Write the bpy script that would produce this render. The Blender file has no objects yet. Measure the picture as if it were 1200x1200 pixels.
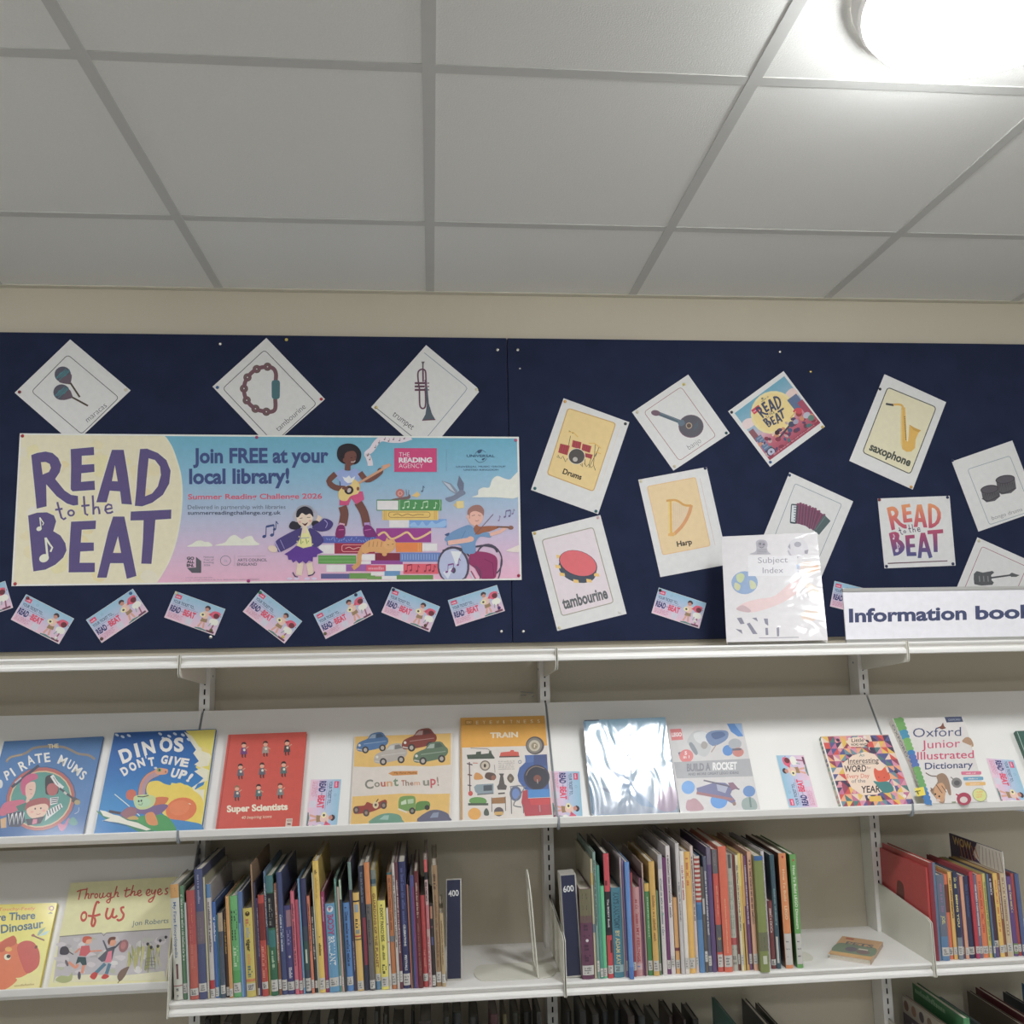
import bpy, bmesh, math, random
import numpy as np
from mathutils import Vector, Matrix
from mathutils.geometry import tessellate_polygon

random.seed(7)
SC = bpy.context.scene
COL = SC.collection
PI = math.pi

# ------------------------------------------------------------------ camera
ZC = 1.50                      # height of the lens above the floor
F, YAW, PITCH, ROLL, DIST = 1056.02, 0.0908, 0.1486, -0.01894, 2.532
cyw, syw, cp, sp, cr, sr = math.cos(YAW), math.sin(YAW), math.cos(PITCH), math.sin(PITCH), math.cos(ROLL), math.sin(ROLL)
FW = Vector((syw * cp, cyw * cp, sp))
_r = Vector((cyw, -syw, 0))
_u = _r.cross(FW)
RT = cr * _r + sr * _u
UP = -sr * _r + cr * _u
EYE = Vector((0, -DIST, ZC))
cam_d = bpy.data.cameras.new('camera')
cam_d.sensor_width = 36.0
cam_d.lens = F / 1200 * 36
cam = bpy.data.objects.new('camera', cam_d)
COL.objects.link(cam)
cam.matrix_world = Matrix(((RT.x, UP.x, -FW.x, EYE.x), (RT.y, UP.y, -FW.y, EYE.y), (RT.z, UP.z, -FW.z, EYE.z), (0, 0, 0, 1)))
SC.camera = cam

# ------------------------------------------------------------------ world, exposure
w = bpy.data.worlds.new('world')
SC.world = w
w.use_nodes = True
w.node_tree.nodes['Background'].inputs[0].default_value = (0.9, 0.95, 1, 1)
w.node_tree.nodes['Background'].inputs[1].default_value = 0.05
SC.view_settings.view_transform = 'Standard'
SC.view_settings.look = 'None'
SC.view_settings.gamma = 1
SC.view_settings.use_curve_mapping = False
SC.view_settings.exposure = 0.15
LAMP_POWER = 54.0              # emission strength of the ceiling lamps' diffusers
LAMP_COLOR = (0.95, 0.972, 1.0)
LAMPS = [(0.885, -1.335, 0.92), (-1.5, -1.36, 0.7), (3.3, -1.36, 0.8), (0.92, -3.76, 0.6), (-1.5, -3.76, 0.6), (3.3, -3.76, 0.6)]  # the rear row is unseen, added as fill light

# ------------------------------------------------------------------ helpers
def lin(c):
    c = c / 255.0
    return c / 12.92 if c <= 0.04045 else ((c + 0.055) / 1.055) ** 2.4

def ray(px, py):
    d = RT * ((px - 600) / F) + UP * ((600 - py) / F) + FW
    return d

def hit(px, py, o, n):
    """the point of the plane (o, n) that lies on the line of sight of a photo pixel"""
    d = ray(px, py)
    return EYE + d * ((o - EYE).dot(n) / d.dot(n))

def on_y(px, py, y):
    return hit(px, py, Vector((0, y, 0)), Vector((0, 1, 0)))

def on_z(px, py, z):
    return hit(px, py, Vector((0, 0, z)), Vector((0, 0, 1)))

def tag(o, label=None, cat=None, group=None, kind=None):
    if label: o['label'] = label
    if cat: o['category'] = cat
    if group: o['group'] = group
    if kind: o['kind'] = kind
    return o

def empty(name, M, label=None, cat=None, group=None):
    o = bpy.data.objects.new(name, None)
    o.empty_display_size = 0.02
    COL.objects.link(o)
    o.matrix_basis = M if isinstance(M, Matrix) else Matrix.Translation(M)
    return tag(o, label, cat, group)

def mesh_obj(name, me, M=None, parent=None):
    o = bpy.data.objects.new(name, me)
    COL.objects.link(o)
    M = M or Matrix.Identity(4)
    if parent is not None:
        o.parent = parent
        chain, q = Matrix.Identity(4), parent
        while q is not None:
            chain = q.matrix_basis @ chain
            q = q.parent
        o.matrix_basis = chain.inverted() @ M
    else:
        o.matrix_basis = M
    return o

def copy_tree(o, parent=None):
    c = o.copy()
    COL.objects.link(c)
    if parent is not None: c.parent = parent
    for ch in list(o.children):
        copy_tree(ch, c)
    return c

# ---- materials
def new_mat(name):
    m = bpy.data.materials.new(name)
    m.use_nodes = True
    return m, m.node_tree.nodes, m.node_tree.links, m.node_tree.nodes['Principled BSDF']

def plain(name, rgb, rough=0.5, metal=0.0, noise=0.06, scale=30.0, bump=0.0, bscale=200.0, spec=0.5, obj=True):
    m, N, L, b = new_mat(name)
    tc = N.new('ShaderNodeTexCoord')
    nz = N.new('ShaderNodeTexNoise')
    nz.inputs['Scale'].default_value = scale
    nz.inputs['Detail'].default_value = 5
    L.new(tc.outputs['Object'], nz.inputs['Vector'])
    rp = N.new('ShaderNodeMapRange')
    rp.inputs['To Min'].default_value = 1 - noise
    rp.inputs['To Max'].default_value = 1 + noise
    L.new(nz.outputs['Fac'], rp.inputs['Value'])
    mx = N.new('ShaderNodeVectorMath')
    mx.operation = 'SCALE'
    mx.inputs[0].default_value = rgb
    L.new(rp.outputs[0], mx.inputs['Scale'])
    L.new(mx.outputs[0], b.inputs['Base Color'])
    b.inputs['Roughness'].default_value = rough
    b.inputs['Metallic'].default_value = metal
    b.inputs['Specular IOR Level'].default_value = spec
    if bump:
        n2 = N.new('ShaderNodeTexNoise')
        n2.inputs['Scale'].default_value = bscale
        n2.inputs['Detail'].default_value = 3
        L.new(tc.outputs['Object'], n2.inputs['Vector'])
        bp = N.new('ShaderNodeBump')
        bp.inputs['Strength'].default_value = bump
        bp.inputs['Distance'].default_value = 0.002
        L.new(n2.outputs['Fac'], bp.inputs['Height'])
        L.new(bp.outputs[0], b.inputs['Normal'])
    return m

def printed(name, rough, coat=0.0, coat_rough=0.1, wrinkle=0.0, wscale=9.0, spec=0.4, wstretch=(1, 1, 1)):
    """printed paper: the ink colours come from the mesh's colour attribute"""
    m, N, L, b = new_mat(name)
    at = N.new('ShaderNodeAttribute')
    at.attribute_name = 'Col'
    tc = N.new('ShaderNodeTexCoord')
    nz = N.new('ShaderNodeTexNoise')
    nz.inputs['Scale'].default_value = 60
    nz.inputs['Detail'].default_value = 6
    L.new(tc.outputs['Object'], nz.inputs['Vector'])
    rp = N.new('ShaderNodeMapRange')
    rp.inputs['To Min'].default_value = 0.93
    rp.inputs['To Max'].default_value = 1.07
    L.new(nz.outputs['Fac'], rp.inputs['Value'])
    mx = N.new('ShaderNodeVectorMath')
    mx.operation = 'SCALE'
    L.new(at.outputs['Color'], mx.inputs[0])
    L.new(rp.outputs[0], mx.inputs['Scale'])
    L.new(mx.outputs[0], b.inputs['Base Color'])
    b.inputs['Roughness'].default_value = rough
    b.inputs['Specular IOR Level'].default_value = spec
    b.inputs['Coat Weight'].default_value = coat
    b.inputs['Coat Roughness'].default_value = coat_rough
    b.inputs['Coat IOR'].default_value = 1.5 if coat < 1 else 1.75
    if wrinkle:
        mp = N.new('ShaderNodeMapping')
        mp.inputs['Scale'].default_value = wstretch
        L.new(tc.outputs['Object'], mp.inputs['Vector'])
        wv = N.new('ShaderNodeTexNoise')
        wv.inputs['Scale'].default_value = wscale
        wv.inputs['Detail'].default_value = 2
        wv.inputs['Distortion'].default_value = 1.5
        L.new(mp.outputs[0], wv.inputs['Vector'])
        bp = N.new('ShaderNodeBump')
        bp.inputs['Strength'].default_value = wrinkle
        bp.inputs['Distance'].default_value = 0.02
        L.new(wv.outputs['Fac'], bp.inputs['Height'])
        L.new(bp.outputs[0], b.inputs['Normal'] if not coat else b.inputs['Coat Normal'])
    return m

M_PAPER = printed('printed_paper', 0.65, spec=0.3)
M_GLOSS = printed('glossy_book_cover', 0.42, coat=0.25, coat_rough=0.12)
M_FILM = printed('clear_film_over_cover', 0.5, coat=1.0, coat_rough=0.11, wrinkle=0.24, wscale=6.0, wstretch=(1.8, 0.8, 1))
M_BINDER = printed('wrinkled_binder_sleeve', 0.5, coat=0.35, coat_rough=0.1, wrinkle=0.25, wscale=8.0, wstretch=(1, 1.5, 1))
M_PAGES = plain('book_pages', (0.62, 0.57, 0.48), 0.8, noise=0.12, scale=300)
M_SHADEPAGES = plain('shade_dark_pages', (0.16, 0.145, 0.12), 0.9, noise=0.15, scale=200)  # page tone darkened to paint in the shade on the lowest book tops
M_STEEL = plain('white_coated_steel', (0.87, 0.85, 0.81), 0.38, noise=0.02, scale=8, spec=0.5)
M_STEEL2 = plain('cream_coated_steel', (0.74, 0.72, 0.63), 0.4, noise=0.03, scale=8)
M_GREYP = plain('grey_plastic', (0.33, 0.36, 0.39), 0.4, noise=0.04)
M_CHROME = plain('screw_metal', (0.75, 0.73, 0.68), 0.25, metal=1.0, noise=0.05)
M_BRASS = plain('brass_metal', (0.72, 0.56, 0.24), 0.25, metal=1.0, noise=0.05)
M_ALU = plain('brushed_aluminium', (0.72, 0.71, 0.69), 0.3, metal=0.85, noise=0.05)
M_WALL = plain('cream_wall_paint', (0.62, 0.565, 0.45), 0.85, noise=0.05, scale=3, bump=0.12, bscale=150, spec=0.2)
M_WALL2 = plain('pale_wall_paint', (0.76, 0.75, 0.72), 0.85, noise=0.04, scale=3)
M_FLOOR = plain('floor_covering', (0.55, 0.54, 0.52), 0.95, noise=0.2, scale=200)
M_BAR = plain('ceiling_bar_paint', (0.57, 0.57, 0.54), 0.6, noise=0.03)
M_TILE = plain('ceiling_tile_fissured', (0.80, 0.80, 0.76), 0.92, noise=0.05, scale=260, bump=0.35, bscale=330, spec=0.15)
M_FELT = plain('navy_felt', (0.021, 0.028, 0.064), 0.9, noise=0.25, scale=14, bump=0.3, bscale=900, spec=0.15)
M_DARK = plain('slot_shade_black', (0.02, 0.02, 0.025), 0.8)

# ---- mesh helpers
class MB:
    """collects shapes and links them as one mesh object"""
    def __init__(s): s.v, s.f, s.m = [], [], []
    def add(s, vs, fs, mi=0):
        o = len(s.v)
        s.v += [tuple(v) for v in vs]
        s.f += [tuple(i + o for i in f) for f in fs]
        s.m += [mi] * len(fs)
        return s
    def box(s, a, b, mi=0):
        x0, y0, z0 = a; x1, y1, z1 = b
        v = [(x0, y0, z0), (x1, y0, z0), (x1, y1, z0), (x0, y1, z0), (x0, y0, z1), (x1, y0, z1), (x1, y1, z1), (x0, y1, z1)]
        return s.add(v, [(0, 3, 2, 1), (4, 5, 6, 7), (0, 1, 5, 4), (1, 2, 6, 5), (2, 3, 7, 6), (3, 0, 4, 7)], mi)
    def prism_x(s, prof, x0, x1, mi=0):
        """profile of (y, z) points swept along x"""
        n = len(prof)
        v = [(x0, y, z) for y, z in prof] + [(x1, y, z) for y, z in prof]
        f = [(i, (i + 1) % n, n + (i + 1) % n, n + i) for i in range(n)]
        t = tessellate_polygon([[Vector((0, y, z)) for y, z in prof]])
        f += [tuple(q) for q in t] + [tuple(i + n for i in reversed(q)) for q in t]
        return s.add(v, f, mi)
    def lathe(s, prof, n=20, M=None, mi=0):
        """profile of (r, h) turned about local z"""
        v, f = [], []
        for r, h in prof:
            for k in range(n):
                a = 2 * PI * k / n
                q = Vector((r * math.cos(a), r * math.sin(a), h))
                v.append(M @ q if M else q)
        for i in range(len(prof) - 1):
            for k in range(n):
                f.append((i * n + k, i * n + (k + 1) % n, (i + 1) * n + (k + 1) % n, (i + 1) * n + k))
        return s.add(v, f, mi)
    def build(s, name, mats, parent=None, M=None, smooth=False, bevel=0):
        me = bpy.data.meshes.new(name)
        me.from_pydata(s.v, [], s.f)
        for m in (mats if isinstance(mats, (list, tuple)) else [mats]): me.materials.append(m)
        me.polygons.foreach_set('material_index', s.m)
        bm = bmesh.new(); bm.from_mesh(me)
        bmesh.ops.recalc_face_normals(bm, faces=bm.faces)
        bm.to_mesh(me); bm.free()
        if smooth:
            me.polygons.foreach_set('use_smooth', [True] * len(me.polygons))
        me.update()
        o = mesh_obj(name, me, M, parent)
        if bevel:
            b = o.modifiers.new('bevel', 'BEVEL'); b.width = bevel; b.segments = 2; b.limit_method = 'ANGLE'
        return o

_glyphs = {}
def glyphs(s, bold=0.0):
    """flat outline of a line of type: (vertices, triangles, width); cap height is 1"""
    k = (s, bold)
    if k not in _glyphs:
        cu = bpy.data.curves.new('type', 'FONT')
        cu.body = s
        cu.offset = bold
        cu.resolution_u = 3
        ob = bpy.data.objects.new('type', cu)
        COL.objects.link(ob)
        bpy.context.view_layer.update()
        me = bpy.data.meshes.new_from_object(ob)
        me.calc_loop_triangles()
        vs = [(v.co.x, v.co.y) for v in me.vertices]
        ts = [tuple(t.vertices) for t in me.loop_triangles]
        bpy.data.objects.remove(ob); bpy.data.curves.remove(cu); bpy.data.meshes.remove(me)
        xs = [v[0] for v in vs] or [0, 1]
        x0 = min(xs)
        CAP = 0.729
        _glyphs[k] = ([((x - x0) / CAP, y / CAP) for x, y in vs], ts, (max(xs) - x0) / CAP)
    return _glyphs[k]

def homog(src, dst):
    A, b = [], []
    for (x, y), (u, v) in zip(src, dst):
        A.append([x, y, 1, 0, 0, 0, -u * x, -u * y]); b.append(u)
        A.append([0, 0, 0, x, y, 1, -v * x, -v * y]); b.append(v)
    h = np.linalg.solve(np.array(A, float), np.array(b, float))
    def f(x, y):
        d = h[6] * x + h[7] * y + 1
        return ((h[0] * x + h[1] * y + h[2]) / d, (h[3] * x + h[4] * y + h[5]) / d)
    return f

def smooth_loop(pts, n=4, closed=True):
    out, k = [], len(pts)
    for i in range(k if closed else k - 1):
        p0 = pts[(i - 1) % k] if closed or i > 0 else pts[0]
        p1, p2 = pts[i], pts[(i + 1) % k]
        p3 = pts[(i + 2) % k] if closed or i + 2 < k else pts[-1]
        for j in range(n):
            t = j / n
            out.append(tuple(0.5 * (2 * b + (c - a) * t + (2 * a - 5 * b + 4 * c - d) * t * t + (3 * b - a - 3 * c + d) * t ** 3)
                             for a, b, c, d in zip(p0, p1, p2, p3)))
    if not closed: out.append(tuple(pts[-1]))
    return out

class Print:
    """draws flat coloured shapes on a surface; every shape is part of one mesh.
    fr: drawing coordinates -> surface coordinates, to2d: surface -> metres (y up), emit: (x, y, lift) -> mesh coordinates"""
    def __init__(s, to2d=None, emit=None, gain=1.5, eps=4.5e-6):
        s.to2d = to2d or (lambda x, y: (x, -y))
        s.emit = emit or (lambda x, y, z: (x, y, z))
        s.fr = lambda x, y: (x, y)
        s.clip, s.sat = None, 0.92
        s.v, s.f, s.c = [], [], []
        s.g, s.eps, s.k = gain, eps, 1
    def frame(s, x0=0, y0=0, k=1.0):
        s.fr = lambda x, y: (x0 + x / k, y0 + y / k)
        return s
    def rgb(s, c):
        q = [lin(v) * s.g for v in c]
        m = 0.3 * q[0] + 0.59 * q[1] + 0.11 * q[2]
        return tuple(min(0.88, m + (v - m) * s.sat) for v in q) + (1.0,)
    def _put(s, pts2, tris, col, grad=None, lift=None):
        z = s.k * s.eps if lift is None else lift
        s.k += 1
        o = len(s.v)
        L = [s.to2d(*(s.clip(*s.fr(*p)) if s.clip else s.fr(*p))) for p in pts2]
        s.v += [s.emit(x, y, z) for x, y in L]
        cols = [s.rgb(grad(*p)) for p in pts2] if grad else None
        c1 = None if grad else s.rgb(col)
        for t in tris:
            s.f.append(tuple(i + o for i in t))
            s.c.append(tuple(cols[i] for i in t) if grad else (c1,) * len(t))
    def poly(s, pts, col, holes=(), grad=None, sm=0):
        if sm: pts = smooth_loop(pts, sm)
        loops = [list(pts)] + [list(h) for h in holes]
        flat = [p for l in loops for p in l]
        tr = tessellate_polygon([[Vector((x, y, 0)) for x, y in l] for l in loops])
        s._put(flat, tr, col, grad)
    def blob(s, pts, col, n=4): s.poly(pts, col, sm=n)
    def ell(s, cx, cy, rx, ry=None, col=(0, 0, 0), a=0, n=24, hole=0):
        ry = rx if ry is None else ry
        ca, sa = math.cos(math.radians(a)), math.sin(math.radians(a))
        def lp(k): return [(cx + ca * rx * k * math.cos(t) - sa * ry * k * math.sin(t), cy + sa * rx * k * math.cos(t) + ca * ry * k * math.sin(t))
                           for t in (2 * PI * i / n for i in range(n))]
        if hole:
            o, q = lp(1), lp(hole)
            s._put(o + q, [(i, (i + 1) % n, n + (i + 1) % n, n + i) for i in range(n)], col)
        else: s._put(lp(1), [tuple(range(n))], col)
    def quad(s, a, b, c, d, col): s._put([a, b, c, d], [(0, 1, 2, 3)], col)
    def rect(s, x0, y0, x1, y1, col): s.quad((x0, y0), (x1, y0), (x1, y1), (x0, y1), col)
    def line(s, pts, w, col, closed=False, sm=0):
        if sm: pts = smooth_loop(pts, sm, closed)
        n = len(pts); Lf, Rt = [], []
        for i in range(n):
            a = pts[i - 1] if (i > 0 or closed) else pts[i]
            b = pts[(i + 1) % n] if (i < n - 1 or closed) else pts[i]
            dx, dy = b[0] - a[0], b[1] - a[1]
            l = math.hypot(dx, dy) or 1
            nx, ny = -dy / l * w / 2, dx / l * w / 2
            Lf.append((pts[i][0] + nx, pts[i][1] + ny)); Rt.append((pts[i][0] - nx, pts[i][1] - ny))
        m = n if closed else n - 1
        s._put(Lf + Rt, [(i, (i + 1) % n, n + (i + 1) % n, n + i) for i in range(m)], col)
    def rrect(s, cs, r, col, w=0, fill=None):
        """rounded quadrilateral through four corners; w > 0 draws its outline"""
        out = []
        for i in range(4):
            p, a, b = Vector(cs[i]), Vector(cs[i - 1]), Vector(cs[(i + 1) % 4])
            da, db = (a - p).normalized() * r, (b - p).normalized() * r
            for t in (0, .25, .5, .75, 1):
                q = p + da * (1 - t) ** 2 + db * t ** 2
                out.append((q.x, q.y))
        if fill: s.poly(out, fill)
        if w: s.line(out, w, col, closed=True)
        elif not fill: s.poly(out, col)
    def grid(s, a, b, c, d, grad, nx=6, ny=8):
        """quad a-b-c-d split in a grid, coloured by grad(u, v)"""
        pts, cols = [], []
        for j in range(ny + 1):
            for i in range(nx + 1):
                u, v = i / nx, j / ny
                pts.append(tuple((a[k] * (1 - u) + b[k] * u) * (1 - v) + (d[k] * (1 - u) + c[k] * u) * v for k in (0, 1)))
                cols.append(grad(u, v))
        tab = dict(zip(pts, cols))
        s._put(pts, [(j * (nx + 1) + i, j * (nx + 1) + i + 1, (j + 1) * (nx + 1) + i + 1, (j + 1) * (nx + 1) + i) for j in range(ny) for i in range(nx)],
               None, grad=lambda x, y: tab[(x, y)])
    def text(s, t, p0, p1, h, col, bold=0.0, slant=0.0, grad=None, keep=False):
        """a line of type whose baseline runs from p0 to p1, capitals h tall"""
        vs, ts, wd = glyphs(t, bold)
        dx, dy = p1[0] - p0[0], p1[1] - p0[1]
        l = math.hypot(dx, dy)
        ux, uy = dx / l, dy / l
        k = h if keep else l / wd
        pts = []
        for x, y in vs:
            xx, yy = x * k + slant * y * h, y * h
            pts.append((p0[0] + ux * xx + uy * yy, p0[1] + uy * xx - ux * yy))
        if ts: s._put(pts, ts, col, grad)
    def letters(s, items, h, col, bold=0.03, slant=0.0):
        for ch, x0, y0, x1, y1 in items: s.text(ch, (x0, y0), (x1, y1), h, col, bold, slant)
    def arc(s, t, cx, cy, r, a0, a1, h, col, bold=0.03):
        """capitals set round a circle, angles in degrees clockwise from straight up"""
        n = len(t)
        for i, ch in enumerate(t):
            if ch == ' ': continue
            m = math.radians(a0 + (a1 - a0) * (i + .5) / n)
            hw = math.radians(abs(a1 - a0) / n) * r * (0.18 if ch in 'I!' else 0.40)
            px, py = cx + r * math.sin(m), cy - r * math.cos(m)
            tx, ty = math.cos(m) * hw, math.sin(m) * hw
            s.text(ch, (px - tx, py - ty), (px + tx, py + ty), h, col, bold)
    def scribble(s, p0, p1, h, col, seed=1, fill=0.7):
        """a line of print too small to read: a row of short strokes"""
        rn = random.Random(seed)
        L = math.hypot(p1[0] - p0[0], p1[1] - p0[1]); ux, uy = (p1[0] - p0[0]) / L, (p1[1] - p0[1]) / L
        x, vs, fs = 0.0, [], []
        while x < L:
            wd = h * rn.uniform(.3, .6); hh = h * rn.choice((.65, .65, .7, 1))
            if rn.random() < .86:
                o = len(vs)
                for a, b in ((x, 0), (min(L, x + wd * fill), 0), (min(L, x + wd * fill), hh), (x, hh)):
                    vs.append((p0[0] + ux * a + uy * b, p0[1] + uy * a - ux * b))
                fs.append((o, o + 1, o + 2, o + 3))
            x += wd
        if fs: s._put(vs, fs, col)
    def slab(s, loop, t, col, back=None):
        """the sheet itself: outline (drawing coordinates) with thickness t behind the print"""
        n = len(loop)
        L = [s.to2d(*s.fr(*p)) for p in loop]
        o = len(s.v)
        s.v += [s.emit(x, y, 0) for x, y in L] + [s.emit(x, y, -t) for x, y in L]
        c1, c2 = s.rgb(col), s.rgb(back or col)
        s.f.append(tuple(range(o, o + n))); s.c.append((c1,) * n)
        s.f.append(tuple(range(o + 2 * n - 1, o + n - 1, -1))); s.c.append((c2,) * n)
        for i in range(n):
            s.f.append((o + i, o + n + i, o + n + (i + 1) % n, o + (i + 1) % n)); s.c.append((c2,) * 4)
    def box(s, a, b, col):
        o = len(s.v)
        x0, y0, z0 = a; x1, y1, z1 = b
        s.v += [(x0, y0, z0), (x1, y0, z0), (x1, y1, z0), (x0, y1, z0), (x0, y0, z1), (x1, y0, z1), (x1, y1, z1), (x0, y1, z1)]
        c = s.rgb(col)
        for f in [(0, 3, 2, 1), (4, 5, 6, 7), (0, 1, 5, 4), (1, 2, 6, 5), (2, 3, 7, 6), (3, 0, 4, 7)]:
            s.f.append(tuple(i + o for i in f)); s.c.append((c,) * 4)
    def build(s, name, mat, parent=None, M=None):
        me = bpy.data.meshes.new(name)
        me.from_pydata(s.v, [], s.f)
        a = me.color_attributes.new('Col', 'FLOAT_COLOR', 'CORNER')
        flat = [x for f in s.c for c in f for x in c]
        a.data.foreach_set('color', flat)
        me.materials.append(mat)
        me.update()
        return mesh_obj(name, me, M, parent)

def basis(ex, ey, n, o):
    return Matrix(((ex.x, ey.x, n.x, o.x), (ex.y, ey.y, n.y, o.y), (ex.z, ey.z, n.z, o.z), (0, 0, 0, 1)))

class Plane:
    """a real plane in the room; maps photo pixels to metres on it"""
    def __init__(s, o, ex, ey):
        s.o, s.ex, s.ey = Vector(o), Vector(ex).normalized(), Vector(ey).normalized()
        s.n = s.ex.cross(s.ey)
    def at(s, px, py):
        q = hit(px, py, s.o, s.n) - s.o
        return q.dot(s.ex), q.dot(s.ey)
    def lifted(s, d): return Plane(s.o + s.n * d, s.ex, s.ey)
    def local(s, cx, cy):
        """(matrix of a frame centred at cx, cy; pixel -> metres in that frame)"""
        M = basis(s.ex, s.ey, s.n, s.o + s.ex * cx + s.ey * cy)
        def f(px, py):
            x, y = s.at(px, py)
            return x - cx, y - cy
        return M, f

# ------------------------------------------------------------------ the room
HC = ZC + 1.028                 # underside of the ceiling bars
X0, X1, YB = -4.2, 5.1, -6.45   # room extents; the shelved wall is y = 0
tag(MB().box((X0, 0, 0), (X1, 0.12, HC + 0.1)).build('wall_back', M_WALL), kind='structure')
tag(MB().box((X0, YB - 0.12, 0), (X1, YB, HC + 0.1)).build('wall_front', M_WALL2), kind='structure')
tag(MB().box((X0 - 0.12, YB - 0.12, 0), (X0, 0.12, HC + 0.1)).build('wall_left', M_WALL2), kind='structure')
tag(MB().box((X1, YB - 0.12, 0), (X1 + 0.12, 0.12, HC + 0.1)).build('wall_right', M_WALL2), kind='structure')
tag(MB().box((X0, YB, -0.1), (X1, 0, 0)).build('floor', M_FLOOR), kind='structure')
tag(MB().box((X0, YB, HC + 0.0022), (X1, 0, HC + 0.1)).build('ceiling', M_TILE), kind='structure')
b = MB()
TX = [0.0009 + 0.6 * i for i in range(-7, 9)]
TY = [-0.4452 - 0.6 * j for j in range(0, 11)]
for x in TX: b.box((x - 0.012, YB, HC), (x + 0.012, -0.02, HC + 0.012))
for y in TY: b.box((X0, y - 0.012, HC + 0.0006), (X1, y + 0.012, HC + 0.012))
tag(b.build('trim_1', M_BAR), kind='structure')                     # the ceiling's exposed grid
tag(MB().box((X0, -0.021, HC - 0.001), (X1, 0, HC + 0.012)).build('trim_2', plain('wall_angle_paint', (0.62, 0.59, 0.49), 0.6)), kind='structure')

# ------------------------------------------------------------------ ceiling lamps
def lamp_mat(power):
    m, N, L, b = new_mat('lamp_diffuser')
    b.inputs['Base Color'].default_value = (0.9, 0.9, 0.9, 1)
    b.inputs['Emission Color'].default_value = (*LAMP_COLOR, 1)
    b.inputs['Emission Strength'].default_value = power
    return m
for i, (x, y, k) in enumerate(LAMPS):
    r = 0.195
    lab = ['round opal ceiling lamp glowing above the right hand shelves', 'round opal ceiling lamp above the left end of the shelves, out of frame',
           'round opal ceiling lamp beyond the right edge of the view', 'round opal fill lamp added unseen behind the camera, middle of three',
           'round opal fill lamp added unseen behind the camera at the left', 'round opal fill lamp added unseen behind the camera at the right'][i]
    t = empty('ceiling_or_fill_lamp', (x, y, HC), lab, 'lamp', 'round ceiling lamps')
    MB().lathe([(r + 0.018, 0), (r + 0.010, -0.026), (r + 0.004, -0.032), (r, -0.030), (r, 0)], 40).build('lamp_rim', M_STEEL, t, Matrix.Translation((x, y, HC)), smooth=False)
    MB().lathe([(r, -0.029), (r * 0.97, -0.047), (r * 0.85, -0.068), (r * 0.6, -0.085), (r * 0.3, -0.094), (0.002, -0.096)], 40).build('diffuser', lamp_mat(LAMP_POWER * k), t, Matrix.Translation((x, y, HC)), smooth=True)

# ------------------------------------------------------------------ shelving
U = [-1.4943, -0.5943, 0.3057, 1.2057, 2.1057]       # the slotted uprights
side = ['far left', 'left', 'middle', 'right', 'far right']
for i, u in enumerate(U):
    m = MB()
    y0, y1 = -0.0605, -0.002
    m.box((u - 0.0135, y0 + 0.0012, 0.03), (u - 0.012, y1, ZC - 0.012))
    m.box((u + 0.012, y0 + 0.0012, 0.03), (u + 0.0135, y1, ZC - 0.012))
    m.box((u - 0.0135, y0, 0.03), (u - 0.0021, y0 + 0.0015, ZC - 0.012))
    m.box((u + 0.0021, y0, 0.03), (u + 0.0135, y0 + 0.0015, ZC - 0.012))
    z = 0.03
    while z < ZC - 0.02:
        m.box((u - 0.0021, y0, z), (u + 0.0021, y0 + 0.0015, z + 0.0105)); z += 0.025
    o = m.build('slotted_upright', M_STEEL)
    tag(o, f'white slotted steel upright carrying the shelves, {["left of the frame", "first from the left, under the dinosaur surfing book", "in the middle between the two long book rows", "at the right beside the small picture book", "beyond the right edge"][i]}', 'upright', 'slotted uprights on the wall')
    MB().box((u - 0.0119, y0 + 0.02, 0.03), (u + 0.0119, y0 + 0.022, ZC - 0.012)).build('slot_shade_strip', M_DARK, o)  # black strip painting the shade inside the channel behind the slots
    for sx in (-1, 1):
        MB().lathe([(0.0032, 0), (0.003, 0.001), (0.0012, 0.0014), (0.0011, 0.0008), (0.0001, 0.0008)], 12, basis(Vector((0, 1, 0)), Vector((0, 0, sx)), Vector((sx, 0, 0)), Vector((u + sx * 0.0136, -0.033, ZC - 0.062)))).build('screw', M_GREYP, o)

def rail_profile(y, zt):
    """front edge of a pressed steel shelf: bead, recess, lower band"""
    return [(y + 0.30, zt), (y + 0.004, zt), (y + 0.001, zt - 0.001), (y, zt - 0.004), (y + 0.002, zt - 0.007), (y + 0.007, zt - 0.010),
            (y + 0.008, zt - 0.015), (y + 0.0005, zt - 0.019), (y - 0.001, zt - 0.022), (y - 0.001, zt - 0.028), (y + 0.002, zt - 0.030),
            (y + 0.02, zt - 0.029), (y + 0.02, zt - 0.027), (y + 0.006, zt - 0.026), (y + 0.012, zt - 0.012), (y + 0.012, zt - 0.003), (y + 0.30, zt - 0.003)]

def rounded(pr, i, r):
    """round corner i of a profile"""
    p, a, c = Vector(pr[i]), Vector(pr[i - 1]), Vector(pr[(i + 1) % len(pr)])
    da, dc = (a - p).normalized() * r, (c - p).normalized() * r
    return pr[:i] + [tuple(p + da * (1 - t) ** 2 + dc * t ** 2) for t in (0, .2, .4, .6, .8, 1)] + pr[i + 1:]

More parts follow.
